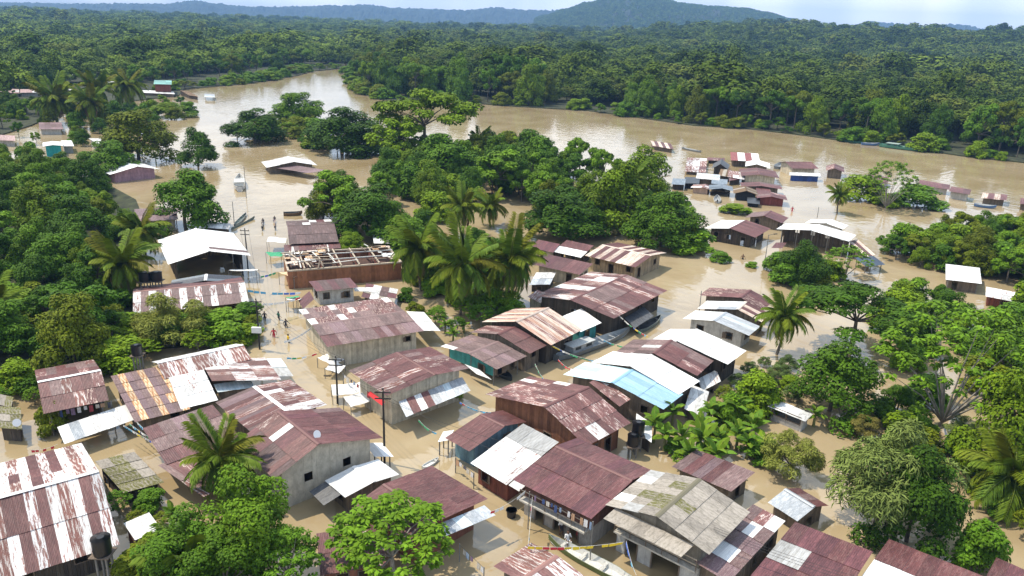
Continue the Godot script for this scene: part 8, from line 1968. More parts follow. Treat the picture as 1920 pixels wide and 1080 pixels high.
	["shrub",94.48,-145.29,6.43,3.04,1.72,2,69,4],
	["shrub",93.85,-133.61,5.44,2.56,6.16,1,69,4],
	["round",70.39,-128.54,4.29,2.11,1.61,0,70,4],
	["round",80.35,-143.44,4.7,2.55,2.33,3,70,4],
	["shrub",104.61,-134.68,5.07,2.6,0.46,4,69,4],
	["airy",86.84,-141.56,5.54,2.71,0.04,3,72,4],
	["shrub",71.31,-138,6,3.04,2.8,1,69,4],
	["round",89.51,-145.14,6.7,3.43,0.53,1,70,4],
	["shrub",73.79,-127.51,4.83,2.8,4.47,3,69,4],
	["airy",76.1,-141.51,4.8,2.49,6.21,0,72,4],
	["bigleaf",43.72,-54.28,1.96,1.16,0.04,1,73,5],
	["bigleaf",43.64,-57,2.86,2.2,1.94,2,73,5],
	["shrub",43.43,-60.14,3.16,1.66,4.36,0,73,5],
	["bigleaf",42.07,-52.13,3.28,1.81,1.66,4,73,5],
	["shrub",47.91,-59.73,1.61,0.93,2.4,1,73,5],
	["shrub",41.18,-56.09,2.78,1.52,5.24,2,73,5],
	["bigleaf",45.71,-60.75,2.27,1.57,1.78,4,73,5],
	["bigleaf",45.71,-58,1.62,0.88,5.46,2,73,5],
	["shrub",45.56,-55.78,1.99,1.07,4.53,2,73,5],
	["round",57.87,-91.68,3.43,2.28,0.55,2,74,6],
	["shrub",54.1,-80.52,4.31,2.97,3.72,4,74,6],
	["round",41.4,-73.89,3.79,2.14,3,3,74,6],
	["shrub",55.9,-75.38,2.65,1.64,1.63,1,74,6],
	["shrub",45.56,-76.13,3.76,2.6,2.95,2,74,6],
	["shrub",64.63,-94.18,4,2.55,2.92,2,74,6],
	["round",59.87,-88.93,3.29,2,5.98,3,74,6],
	["shrub",47.38,-84.34,3.82,1.94,0.54,1,74,6],
	["shrub",51.05,-92,2.46,1.71,4.54,4,74,6],
	["shrub",-17.7,-125.44,4.82,2.47,3,2,75,7],
	["shrub",-9.8,-112.67,4.29,2.61,3.69,3,75,7],
	["round",-20.59,-131.01,5.41,2.84,2.26,4,75,7],
	["airy",-17.27,-132.01,3.72,2.6,3.77,3,75,7],
	["round",-10.02,-116.91,4.42,3.03,0.86,0,75,7],
	["round",-1.48,-114.15,4.63,2.77,1.49,4,75,7],
	["round",-17.38,-115.66,4.33,2.27,2.29,1,75,7],
	["airy",-24.42,-131.4,5,2.8,3.04,3,75,7],
	["airy",-12.47,-128.85,3.35,2.27,4.89,4,75,7],
	["shrub",-5.07,-121.48,3.87,2.33,1.34,0,75,7],
	["airy",-14.84,-119.05,3.7,2.23,3.66,4,75,7],
	["round",0.88,-123.53,4.44,2.91,4.27,0,75,7],
	["shrub",-17.76,-128.78,4.31,2.37,1.95,4,75,7],
	["airy",-6.25,-113.39,5.05,2.82,5.22,4,75,7],
	["shrub",-3.29,-124.43,4.07,2.65,2.6,3,75,7],
	["airy",-7.56,-124.53,3.96,1.99,1.74,1,75,7],
	["round",-6.35,-130.27,4.52,2.3,1.78,3,75,7],
	["round",-3.4,-118.2,3.57,2.3,0.24,3,75,7],
	["dense",-12.53,-125.6,3.22,2.15,5.64,2,75,7],
	["dense",-14.12,-112.18,5.05,3.02,0.21,4,75,7],
	["airy",-9.53,-120.5,4.59,2.85,1.19,0,75,7],
	["dense",45.5,-115.98,3.2,2.66,6.28,2,76,8],
	["shrub",42.79,-116.01,3.92,2.66,5.67,2,76,8],
	["shrub",47.87,-117.33,3.8,2.84,5.7,4,76,8],
	["shrub",46.69,-122.96,2.35,1.93,0.9,2,76,8],
	["dense",43.18,-121.85,2.65,1.75,3.27,1,76,8],
	["shrub",51.83,-120.56,3.16,2.46,5.01,0,76,8],
	["dense",50.7,-124.57,3.1,2.61,4.88,0,76,8],
	["shrub",45.12,-119.2,3.41,2.56,1.61,3,76,8],
	["bigleaf",-51.26,-72.21,2.28,1.47,4.47,1,77,9],
	["shrub",-55.4,-72.75,2.55,1.6,5.83,0,77,9],
	["bigleaf",-56.58,-74.39,2.13,1.54,1.12,4,77,9],
	["bigleaf",-47.51,-69.07,1.99,1.1,5.62,1,77,9],
	["bigleaf",-53.2,-69.3,1.9,1.3,0.92,4,77,9],
	["bigleaf",-49.02,-70.73,2.23,1.54,0.82,3,77,9],
	["bigleaf",-50.49,-68.68,2.07,1.17,4.38,2,77,9],
	["shrub",-52.37,-73.76,1.92,1.46,4.21,1,77,9],
	["airy",-4.75,-181.41,8.23,3.86,2.14,4,68,3],
	["dense",15.57,-157.5,10.23,5.39,1.4,0,66,3],
	["round",-5.55,-203.06,7.12,3.71,1.66,2,65,3],
	["round",-18.89,-198.25,7.77,4.26,1.44,2,65,3],
	["airy",7.01,-160.97,10.34,5.59,1.26,1,68,3],
	["airy",1.49,-168.62,8.8,3.8,4.45,1,68,3],
	["airy",-10.07,-214.37,9.76,5.25,0.95,4,68,3],
	["round",-21.62,-219.33,8.48,4.87,0.11,1,65,3],
	["round",-23,-211.6,6.52,2.78,6.04,0,65,3],
	["airy",-15.37,-184.37,9.19,5.25,4.03,1,68,3],
	["dense",5.64,-195.91,10.41,4.48,3.39,4,66,3],
	["airy",-5.2,-173.62,8.41,4.56,5.67,2,68,3],
	["round",-29.36,-178.4,10.69,5.01,1.8,3,65,3],
	["airy",-2.54,-190.23,11.39,5.82,4.59,3,68,3],
	["round",12.92,-201.12,7.73,3.72,4.08,1,65,3],
	["round",-22.66,-176.17,9.78,4.96,4.77,3,65,3],
	["dense",-18.23,-163.4,8.96,4.75,3.12,1,66,3],
	["round",-12.65,-191.4,11.46,5.04,2.91,1,65,3],
	["airy",-1.94,-219.73,8.45,4.49,2.98,0,68,3],
	["dense",-4.84,-197.2,11.41,5.06,1.41,1,66,3],
	["round",-9.27,-164.11,9.89,4.19,2.74,3,65,3],
	["airy",-31.11,-193.01,8.82,4.83,4.29,0,68,3],
	["dense",-14.16,-178.05,8.86,3.96,0.13,2,66,3],
	["round",-30.74,-211.83,10.31,4.46,3.88,0,65,3],
	["airy",-32.66,-202.33,8.08,3.82,0.59,4,68,3],
	["dense",-21.56,-182,10.56,6.28,2.29,1,66,3],
	["round",-27.26,-172.88,8.85,5,0.94,3,65,3],
	["airy",-25.97,-216.86,8.61,4.86,6.1,2,68,3],
	["round",0.78,-175.95,10.51,4.71,3.56,3,65,3],
	["round",5.59,-212.23,8.97,4.54,3.04,3,65,3],
	["round",-19.23,-168.62,9.9,5.63,0.04,0,65,3],
	["airy",13.68,-183.07,10.11,5.56,4.73,3,68,3],
	["dense",-2.44,-209.8,10.11,4.64,3.14,4,66,3],
	["dense",-10.26,-206.76,7.69,3.29,3.87,4,66,3],
	["dense",-0.58,-200.45,8.35,4.68,3.1,0,66,3],
	["airy",7.73,-183.98,11.2,4.98,5.08,3,68,3],
	["round",7.56,-169.49,10.76,5.76,2.81,1,65,3],
	["airy",3.6,-180.98,11.21,5.09,4.04,1,68,3],
	["shrub",51.03,-90.67,5.59,3.14,4.83,3,78,10],
	["round",63.19,-107.32,4.25,2.15,0.67,2,78,10],
	["shrub",58.77,-90.07,4.02,2.18,2.34,2,78,10],
	["round",59.76,-95.25,4.37,2.47,3.13,0,78,10],
	["round",54.52,-102.14,6.3,3.97,5.51,0,78,10],
	["shrub",67.45,-97.52,5.01,3.21,6.22,2,78,10],
	["round",60.85,-100.88,5.68,3.37,3.08,3,78,10],
	["shrub",64.48,-92.73,4.4,2.52,0.33,4,78,10],
	["dense",60.97,-87.09,5.73,3.09,1.58,4,78,10],
	["shrub",52.15,-97.2,6.37,3.9,2.86,0,78,10],
	["shrub",73.83,-104.48,6.08,3.12,5.48,0,78,10],
	["round",72.19,-101.12,3.77,1.96,3.78,0,78,10],
	["shrub",59.21,-108.65,4.65,2.85,0.63,1,78,10],
	["airy",-74.93,-254.12,5.27,3.74,5.16,0,79,11],
	["shrub",-84.25,-262.34,6,5.05,0.72,4,79,11],
	["airy",-87.53,-242.92,4.45,3.86,0.93,4,79,11],
	["shrub",-47.06,-223.65,3.1,2.31,0.83,0,79,11],
	["shrub",-81.63,-282.64,3.93,2.77,6.12,0,79,11],
	["shrub",-73.7,-270.91,4.26,3.8,1.7,0,79,11],
	["airy",-72.92,-277.1,5.59,3.39,5.74,4,79,11],
	["airy",-64.31,-266.6,3.97,2.41,4.17,0,79,11],
	["shrub",-59.83,-230.97,4.88,4.13,0.79,0,79,11],
	["airy",-61.18,-261.79,4.51,3.98,1.91,3,79,11],
	["airy",-48.21,-235.16,5.59,4.9,0.2,3,79,11],
	["shrub",-74.6,-263.39,5.52,4.55,2.8,4,79,11],
	["airy",-63.89,-234.23,3.35,2.67,1.23,3,79,11],
	["airy",-51.12,-220.43,4.96,3.73,2.57,1,79,11],
	["shrub",-60.62,-243.42,5.29,4,2.45,1,79,11],
	["shrub",-48.96,-240.58,4.17,3.58,3.7,4,79,11],
	["shrub",-66.42,-260.06,5.79,4.55,4.9,2,79,11],
	["airy",-78.91,-266.5,4.52,3.86,6.27,4,79,11],
	["airy",-52.64,-247.59,5.02,3.21,5.65,0,79,11],
	["airy",-78.1,-278.99,4.79,3.04,2.11,2,79,11],
	["shrub",-70.96,-248.46,4.25,2.74,4.8,4,79,11],
	["shrub",-83.85,-246.55,3.73,3.01,5.07,2,79,11],
	["shrub",23.53,-63.46,2.57,1.98,4.91,2,80,12],
	["shrub",19,-61.91,1.61,0.89,5.05,4,80,12],
	["shrub",19.91,-65.67,1.97,1.55,4.86,4,80,12],
	["shrub",25.19,-74.46,1.85,1.33,5.47,0,80,12],
	["bigleaf",23.93,-71.99,2.56,1.75,1.94,2,80,12],
	["bigleaf",21.47,-69.75,2.14,1.69,2.79,0,80,12],
	["shrub",24.67,-69.78,2.38,1.45,1.36,0,80,12],
	["bigleaf",15.98,-61.19,1.96,1.16,3.7,1,80,12],
	["shrub",19.1,-63.83,1.47,0.93,3.58,1,80,12],
	["bigleaf",23.09,-74.11,2.49,1.43,3.48,4,80,12],
	["shrub",15.8,-63.86,1.78,1.01,6.24,2,80,12],
	["bigleaf",22.88,-66.95,1.59,1.01,4.34,3,80,12],
	["feather",29.29,-78.96,1.87,1.16,3.09,3,81,13],
	["feather",27.1,-74.9,2.48,1.79,0.41,1,81,13],
	["shrub",31.5,-78.86,1.63,1.25,2.76,0,81,13],
	["feather",32.63,-83.52,1.93,1.59,5.32,3,81,13],
	["feather",30.38,-84.55,1.35,0.9,1.77,2,81,13],
	["feather",28.01,-82.24,1.67,1.23,2.3,2,81,13],
	["feather",30.82,-75.89,1.96,1.33,5.74,2,81,13],
	["shrub",25.44,-73.44,2.35,1.81,3.88,1,81,13],
	["feather",25.86,-78.66,1.81,1.42,1.86,3,81,13],
	["feather",31.29,-81.65,1.7,1.52,2.02,2,81,13],
	["shrub",43.58,-64.87,2.78,2.24,1.64,3,82,14],
	["shrub",39.26,-68.72,2.79,2.07,6.01,0,82,14],
	["shrub",41.8,-70.27,2.5,1.81,2.79,1,82,14],
	["shrub",37.75,-66.77,1.69,1.29,4.07,2,82,14],
	["feather",35.59,-68.52,2.53,1.94,4.56,4,82,14],
	["shrub",41.43,-58.71,1.44,1.02,2.04,0,82,14],
	["shrub",43.39,-62.38,2.42,1.62,4.12,2,82,14],
	["feather",37.04,-63.87,1.69,1.3,4.65,1,82,14],
	["shrub",39.25,-72.02,1.76,1.1,1.85,2,82,14],
	["shrub",40.44,-66.13,2.37,1.86,2.38,4,82,14],
	["feather",39.21,-61.73,1.84,1.37,0.9,0,82,14],
	["feather",45.21,-68.35,2.74,2,2.51,1,82,14],
	["shrub",-43.23,-86.47,3.08,2.48,5.74,1,83,15],
	["bigleaf",-42.46,-89.63,2.77,2.04,2.32,0,83,15],
	["bigleaf",-42.06,-83.14,1.7,1.29,1.07,1,83,15],
	["bigleaf",-34.08,-86.04,1.71,1.28,2.01,3,83,15],
	["bigleaf",-39.83,-83.9,3.13,2.2,0.75,3,83,15],
	["shrub",-38.92,-90.87,2.22,1.47,5.3,3,83,15],
	["shrub",-33.83,-92.94,2.86,2.31,2.65,3,83,15],
	["bigleaf",-35.89,-89.8,3.22,2.6,5.78,1,83,15],
	["bigleaf",-32.54,-90.43,2.08,1.51,3.23,4,83,15],
	["bigleaf",-36.31,-82.33,3.32,2.02,4.28,0,83,15],
	["bigleaf",-32.24,-83.13,1.81,1.48,5.84,4,83,15],
	["shrub",-31.63,-86.34,2.53,2.12,2.34,0,83,15],
	["shrub",-37.87,-86.13,1.94,1.58,3.55,1,83,15],
	["bigleaf",-41.67,-80.67,2.68,2.23,1.26,0,83,15],
	["shrub",-44.51,-80.88,1.68,1.35,5.45,0,83,15],
	["bigleaf",-40.28,-88.88,2.09,1.71,1.64,0,83,15],
	["shrub",-28.25,-52.53,1.94,1.36,2.83,2,84,16],
	["shrub",-25.72,-44.99,2.33,1.85,2.31,4,84,16],
	["bigleaf",-30.62,-51.88,2.08,1.34,4.5,2,84,16],
	["bigleaf",-26.33,-50.31,1.41,0.95,4.15,4,84,16],
	["shrub",-25.3,-47.21,2.15,1.38,1.41,0,84,16],
	["bigleaf",-28.35,-50.23,1.52,0.94,5.29,4,84,16],
	["shrub",-6.87,-101.96,2.98,2.3,3.11,0,85,17],
	["bigleaf",-3.93,-94.22,3.25,2.19,4.73,2,85,17],
	["bigleaf",-0.68,-95.46,2.54,1.71,4.57,3,85,17],
	["shrub",-11.13,-108.85,3.5,2.31,3.79,1,85,17],
	["shrub",-14.89,-102.87,2.14,1.32,3.11,3,85,17],
	["shrub",-1.7,-112.41,3.74,2.72,2.04,4,85,17],
	["bigleaf",-9.77,-96.78,1.81,1.18,3.18,1,85,17],
	["bigleaf",-10.84,-115.43,3.35,1.86,4.99,4,85,17],
	["shrub",-10.95,-105.61,3.12,2.19,1.61,1,85,17],
	["bigleaf",-9.85,-93.78,2.68,1.99,0.35,2,85,17],
	["shrub",-13.95,-116.53,3.52,2.69,0.44,4,85,17],
	["shrub",-0.07,-100.29,2.91,2.3,2.88,0,85,17],
	["shrub",-2.92,-107.53,2.55,1.99,1.33,4,85,17],
	["shrub",0.35,-97.48,2.75,1.6,2.35,2,85,17],
	["shrub",-9.65,-111.86,3.1,2.47,5.52,4,85,17],
	["bigleaf",-6.8,-91.35,2.47,1.41,2.13,3,85,17],
	["bigleaf",-3.09,-114.8,1.97,1.37,1.72,2,85,17],
	["shrub",-13.22,-111.94,3.6,2.87,3.93,2,85,17],
	["bigleaf",-13.13,-114.3,2.86,1.63,3.04,0,85,17],
	["bigleaf",-4.86,-103.05,3.31,2.31,1.93,2,85,17],
	["shrub",-3.14,-99.89,3.62,2.69,0.74,1,85,17],
	["shrub",-12.93,-97.05,2.11,1.34,4.35,4,85,17],
	["bigleaf",-5.58,-96.75,3.51,2.68,2.79,1,85,17],
	["shrub",-7.59,-108.39,3.73,2.56,2.56,1,85,17],
	["bigleaf",-6.09,-105.31,2.48,1.89,5.33,4,85,17],
	["shrub",-15.55,-111.43,1.82,1,1.79,3,85,17],
	["shrub",-7.3,-114.87,2.46,1.5,5.04,1,85,17],
	["shrub",-3.73,-105.43,2.15,1.65,0.24,0,85,17],
	["shrub",-4.28,-112.57,2.65,1.86,5.32,3,85,17],
	["shrub",-13.75,-109.77,2.48,1.4,4.42,4,85,17],
	["airy",6.63,-396.15,24.42,9.7,4.5,2,86,18],
	["round",-99.58,-590.13,20.37,8.2,2.97,4,87,18],
	["dense",73.63,-327.62,15.57,5.97,5.58,4,88,18],
	["umbrella",133.39,-300.27,17.73,6.98,2.98,2,89,18],
	["airy",56.35,-380.79,18.29,5.86,5.98,3,86,18],
	["airy",-98.85,-497.53,16.46,5.56,2.56,3,86,18],
	["round",95.26,-341.21,17.72,5.65,0.06,4,87,18],
	["umbrella",-11.6,-401.13,24.78,8.35,2.85,3,89,18],
	["round",-43.92,-390.88,14.64,5.84,5.31,1,87,18],
	["airy",127.56,-311.92,14.53,5.63,2.46,3,86,18],
	["airy",-105.41,-533.01,13.2,5.44,2.08,0,86,18],
	["round",123.16,-324.63,13.82,4.81,5.57,1,87,18],
	["round",150.41,-281.95,16.06,5.69,4.42,3,87,18],
	["round",132.98,-289.14,18.86,6.13,5.01,1,87,18],
	["round",167.14,-283.75,17.29,6.95,1.29,2,87,18],
	["dense",-111.31,-588.17,17.47,6.46,1.68,1,88,18],
	["round",113.48,-303.66,17.16,6.07,5.18,0,87,18],
	["round",-91.29,-479.57,20.4,8.18,4.88,4,87,18],
	["airy",157.69,-268.65,19.72,7.28,2.77,2,86,18],
	["round",-79.23,-469.28,18.9,7.27,2.13,4,87,18],
	["dense",-105.21,-568.79,15.59,5.87,1.54,4,88,18],
	["round",52.5,-360.3,15.33,5.92,2.37,1,87,18],
	["round",5.51,-374.32,22.03,8.06,3.77,0,87,18],
	["airy",-2.17,-391.61,25.36,10.12,0.43,3,86,18],
	["round",137.67,-311.62,19.72,7.33,5.62,4,87,18],
	["dense",-69.06,-412.94,19.4,7.4,4.03,1,88,18],
	["dense",-114.88,-564.45,13.91,5.67,6.15,1,88,18],
	["umbrella",-91.27,-514.89,19.47,5.94,1.71,3,89,18],
	["dense",-3.29,-400.07,16.3,6.26,1.85,4,88,18],
	["round",-85.63,-507.84,15.24,4.93,3.09,3,87,18],
	["round",-30.21,-393.69,24.25,8.59,4.07,1,87,18],
	["umbrella",100.58,-314.01,17.07,6.67,3.33,3,89,18],
	["airy",-92.2,-564.48,16.36,6.14,0.57,4,86,18],
	["umbrella",-97.02,-530.04,14.48,5.64,5.4,4,89,18],
	["umbrella",168.08,-272.98,19.5,6.64,5.37,4,89,18],
	["round",13,-383.24,17.61,6.18,5.71,4,87,18],
	["airy",-94.29,-573.34,17.72,5.63,1.58,3,86,18],
	["round",66.96,-338.53,17.16,5.24,4.3,0,87,18],
	["umbrella",89.39,-324.02,16.85,5.62,0.14,3,89,18],
	["round",-98.73,-484.62,13.28,5.44,3.81,1,87,18],
	["airy",-85.07,-531.9,13.37,5.22,0.14,3,86,18],
	["round",-57.37,-402.39,18.91,7,4.1,2,87,18],
	["dense",-103.1,-546.67,16.57,6.2,2.98,1,88,18],
	["round",118.06,-312.65,15.19,5.78,0.12,0,87,18],
	["airy",-81.44,-498.88,17.52,5.48,0.48,2,86,18],
	["dense",84.52,-343.95,13.48,4.47,5.35,0,88,18],
	["round",-82.35,-481.66,15.22,6.38,2.43,3,87,18],
	["umbrella",-51.12,-390.22,20.05,7.69,5.32,1,89,18],
	["airy",-59.86,-426.53,20.89,7.14,5.39,0,86,18],
	["umbrella",152.54,-301.26,13.88,4.59,4.47,4,89,18],
	["round",-59.86,-393.8,16.94,6.68,2.93,3,87,18],
	["umbrella",83.39,-331.74,17.9,6.99,2.18,1,89,18],
	["round",-99.94,-583.11,19.06,7.99,4.54,0,87,18],
	["round",143.5,-298.84,20.02,6.1,3.37,0,87,18],
	["umbrella",-111.85,-556.88,14.2,5.8,1.93,4,89,18],
	["umbrella",-2.72,-380.78,16.97,6.82,5.23,4,89,18],
	["airy",-75.89,-457.37,15.48,4.74,3.55,4,86,18],
	["dense",62.4,-361.33,14.42,5.45,5.78,4,88,18],
	["round",-27.36,-379.45,18.18,5.74,0.16,2,87,18],
	["umbrella",107.82,-315.93,15.95,5.64,1.58,1,89,18],
	["dense",-73.07,-450.2,13.62,4.95,4.29,0,88,18],
	["round",-84.91,-544.26,17.8,6.55,0.21,0,87,18],
	["umbrella",-39.72,-399.38,18.38,7.05,2.97,1,89,18],
	["airy",166.28,-259.18,15.49,5.03,5.12,3,86,18],
	["airy",-79.01,-419.11,17.31,6.17,0.69,0,86,18],
	["umbrella",-94.93,-471.86,15.4,5.96,1.44,3,89,18],
	["round",67.24,-346.52,16.21,5.13,2.22,2,87,18],
	["dense",57.81,-341.95,14.92,6.16,4.59,1,88,18],
	["airy",-14.72,-380.74,18.42,6.15,4.95,2,86,18],
	["round",-78.38,-514.24,15.13,5.35,4.92,0,87,18],
	["umbrella",113,-321,18.09,6.87,3.17,4,89,18],
	["dense",56.65,-349.82,17.6,7.35,1.64,1,88,18],
	["umbrella",-47.4,-402.83,14.53,5.14,3.69,0,89,18],
	["dense",-76.72,-431.21,18.06,6.87,5.05,3,88,18],
	["airy",-51.48,-424.04,17.49,7.26,3.32,3,86,18],
	["round",-67.48,-464.23,15.52,6.16,6.12,3,87,18],
	["round",-57.88,-441.75,19.1,7.14,0.35,4,87,18],
	["dense",-97.22,-556.88,17.63,6.23,3.86,4,88,18],
	["shrub",53.97,-343.91,4.19,3.89,1.11,4,90,19],
	["airy",-48.79,-371.42,5.47,3.4,2.72,0,91,19],
	["airy",43.87,-347.41,6.28,5.36,4.21,0,91,19],
	["shrub",152.64,-258.71,5.95,4.03,2.11,0,90,19],
	["shrub",157.31,-258.86,3.1,2.55,4.44,2,90,19],
	["airy",-119.4,-566.08,5.49,3.71,1.05,3,91,19],
	["airy",-44.31,-373.01,3.64,2.93,5.24,2,91,19],
	["airy",66.64,-332,5.12,4.04,5.48,1,91,19],
	["shrub",0.39,-372.39,5.01,4.06,4.74,0,90,19],
	["airy",137.56,-281.49,5.32,3.54,1.23,4,91,19],
	["airy",102.96,-311.78,6.77,4.27,3.08,1,91,19],
	["shrub",26.67,-367.72,4.67,4.27,4.93,0,90,19],
	["shrub",-90.64,-455.4,4.66,4.24,1.2,0,90,19],
	["shrub",-98.13,-478.02,6.35,4.31,0.46,0,90,19],
	["airy",-109.55,-510.96,5.56,5.06,5.65,1,91,19],
	["airy",-55.59,-373.26,3.78,3.5,0.38,1,91,19],
	["shrub",-105.84,-492.02,4.04,2.53,2.54,0,90,19],
	["shrub",-20.43,-381.16,3.84,2.42,4.99,0,90,19],
	["shrub",121.92,-285.4,6.34,4.78,0.21,2,90,19],
	["airy",115.68,-296.18,6.49,3.99,1.67,4,91,19],
	["shrub",-124.51,-585.69,3.7,3.34,2.4,2,90,19],
	["shrub",-68.97,-389.88,6.84,5.15,2.58,4,90,19],
	["shrub",-126.04,-577.25,3.14,2.19,5.82,1,90,19],
	["airy",104.8,-304.34,3.2,3,5.85,3,91,19],
	["shrub",-36.18,-377.73,5.84,3.72,4.19,2,90,19],
	["airy",-19.44,-374.94,3.09,2.81,5.16,4,91,19],
	["shrub",-100.62,-482.13,3.71,3.3,2.95,4,90,19],
	["shrub",-118.59,-574.27,6.86,5.67,1.98,2,90,19],
	["shrub",83.78,-314.85,3.84,2.38,3.5,4,90,19],
	["airy",92.18,-319.07,5.98,3.62,3.67,1,91,19],
	["shrub",25.59,-363.65,5.46,3.97,2.29,0,90,19],
	["shrub",78.07,-318.66,3.89,2.45,0.34,1,90,19],
	["shrub",-29.68,-379.19,5.64,5.1,4.05,1,90,19],
	["shrub",-87.98,-427.05,5.14,4.55,1.94,4,90,19],
	["shrub",82.89,-320.16,5.05,3.72,1.4,4,90,19],
	["shrub",-86.97,-439.48,5.37,4.55,5.38,2,90,19],
	["airy",74.62,-321.1,6.23,3.88,3.18,4,91,19],
	["shrub",-116.06,-552.53,3.8,3.06,2.77,0,90,19],
	["shrub",-109.22,-536.66,6.16,4.37,4.33,0,90,19],
	["airy",135.21,-284.15,4.42,3.97,4.87,4,91,19],
	["airy",-101.79,-475.87,6.68,5.92,3.06,2,91,19],
	["shrub",98.2,-316.95,4.08,3.58,1.9,0,90,19],
	["airy",97.67,-312.35,3.76,3.19,4.16,2,91,19],
	["shrub",147.19,-272.64,4.6,3.57,5.96,1,90,19],
	["shrub",-43.01,-377.95,5.07,3.52,1.69,0,90,19],
	["airy",54.57,-339.92,6.09,4.89,6.08,2,91,19],
	["shrub",-71.11,-402.65,5.09,4.83,4.99,2,90,19],
	["shrub",-68.95,-380.74,3.67,2.74,4.36,0,90,19],
	["shrub",-84.05,-430.14,6.71,4.29,4.37,4,90,19],
	["shrub",-78.8,-403.33,6.75,4.77,1.09,4,90,19],
	["airy",-93,-458.3,4.88,3.44,4.81,1,91,19],
	["shrub",-119.65,-561.68,4.05,3.64,4.09,0,90,19],
	["shrub",-77.33,-398.36,4.52,4.08,5.84,0,90,19],
	["airy",-119.81,-579.14,3.1,2.68,0.91,1,91,19],
	["shrub",-81.77,-424.28,5.8,3.67,2.11,4,90,19],
	["airy",65.36,-322.79,3.17,1.93,4.23,2,91,19],
	["shrub",46.46,-343.79,6.76,4.75,2.11,2,90,19],
	["shrub",-116.59,-538.44,5.91,5.26,0.79,1,90,19],
	["shrub",131.78,-285.66,3.78,2.61,6.02,2,90,19],
	["shrub",-100.19,-492.02,3.24,2.88,6.18,4,90,19],
	["shrub",127.76,-281.85,5.43,3.31,1.05,0,90,19],
	["airy",-92.52,-466.32,4.73,3.72,1.25,2,91,19],
	["shrub",-64.4,-382.17,5.86,5.34,4.39,2,90,19],
	["shrub",59.51,-335.21,3.12,2.14,1.81,1,90,19],
	["shrub",-7.97,-372.67,6.66,4.88,4.13,4,90,19],
	["shrub",-83.75,-419.09,6.81,5.78,3.27,0,90,19],
	["shrub",140.32,-269.71,6.85,5.35,3.22,0,90,19],
	["shrub",50.33,-341.96,3.06,2.27,3.01,2,90,19],
	["shrub",158.31,-254.16,3.26,2.12,2.4,0,90,19],
	["shrub",-112.13,-540.58,4.26,2.8,3.81,4,90,19],
	["shrub",-96.78,-459.12,5.28,4.6,0.49,0,90,19],
	["airy",-69.33,-386.21,3.1,2.11,0.93,2,91,19],
	["shrub",-112.8,-547.84,3.01,1.84,5.99,2,90,19],
	["airy",121.03,-293.73,3.72,2.89,0.91,0,91,19],
	["shrub",87.95,-315.38,5.06,4,0.56,4,90,19],
	["shrub",-98.34,-463.21,3.63,3.4,3.68,1,90,19],
	["airy",37.05,-354.07,5,3.29,0.87,1,91,19],
	["shrub",8.63,-370.77,3.47,3.15,0.88,4,90,19],
	["airy",-106.12,-512.48,3.97,2.93,2.18,1,91,19],
	["shrub",29.51,-364.5,5.88,4.91,0.64,0,90,19],
	["umbrella",-169.54,-471.91,15.09,5.93,3.67,4,92,20],
	["umbrella",-165.3,-546.39,12.23,4.74,0.5,2,92,20],
	["umbrella",-174.58,-494.65,14.62,7.16,1.41,2,92,20],
	["airy",-192.4,-416.36,10.65,4.13,3.58,2,93,20],
	["airy",-213.68,-319.31,15.67,7.11,3.23,1,93,20],
	["umbrella",-169.13,-513.68,10.26,4.01,2.71,4,92,20],
	["airy",-163.02,-495.45,14.17,5.2,4.43,2,93,20],
	["dense",-155.36,-513.62,13.85,6.42,3.43,3,94,20],
	["airy",-187.4,-585.91,14.71,6.73,0.27,1,93,20],
	["umbrella",-167.61,-446.08,14.01,5.97,4.73,3,92,20],
	["round",-172.85,-484.62,15.97,6.91,1.24,0,95,20],
	["dense",-208.94,-511.21,15.82,7.12,3.92,3,94,20],
	["umbrella",-157.4,-588.59,15.98,7.79,4.04,1,92,20],
	["umbrella",-181.06,-536.29,13.68,4.54,2.39,3,92,20],
	["airy",-182.64,-437.91,10.97,4.68,0.64,3,93,20],
	["umbrella",-171,-605.66,9.2,4.12,2.27,4,92,20],
	["airy",-199.96,-537.73,13.04,5.63,1.46,3,93,20],
	["umbrella",-206.92,-455.16,9.72,3.56,1.15,0,92,20],
	["airy",-184.52,-383.43,14.91,6.15,0.86,1,93,20],
	["airy",-189.02,-449.7,12.24,4.66,4.13,0,93,20],
	["airy",-193.79,-438.09,10.62,4.78,4.77,4,93,20],
	["airy",-177.23,-409.35,15.75,6.05,1.86,3,93,20],
	["dense",-225.53,-353.91,12.07,4.78,1.27,3,94,20],
	["dense",-191.84,-507.63,14.35,5.45,2.51,2,94,20],
	["umbrella",-170.78,-580.54,15.31,5.25,1.49,1,92,20],
	["umbrella",-186.63,-605.74,9.23,4.09,0.43,4,92,20],
	["dense",-220.02,-367.05,13.63,6.19,5.25,3,94,20],
	["airy",-210.25,-532.87,12.14,5.95,1.83,2,93,20],
	["round",-185.5,-523.46,15.66,6.28,1.5,4,95,20],
	["umbrella",-212.84,-482.22,15.02,5.26,3.69,1,92,20],
	["airy",-188.14,-469,10.13,3.55,5.41,2,93,20],
	["umbrella",-179.71,-591.89,9.82,4.22,1.99,0,92,20],
	["round",-202.76,-421.8,10.22,3.96,0.51,2,95,20],
	["shrub",-148.17,-454.24,4.88,3.76,5.3,2,96,21],
	["shrub",-148.12,-502.24,4.5,3.48,2.91,4,96,21],
	["shrub",-146.56,-484.24,4.44,3.26,0.33,0,96,21],
	["shrub",-144.56,-529.28,4.9,3.5,5.77,1,96,21],
	["shrub",-135.06,-585.69,3.78,2.81,2.55,0,96,21],
	["shrub",-154.3,-477.87,5.18,5.12,2.06,0,96,21],
	["airy",-145.97,-552.21,4.21,4.18,2.62,1,97,21],
	["shrub",-149.35,-524.15,5.45,5.11,0.76,4,96,21],
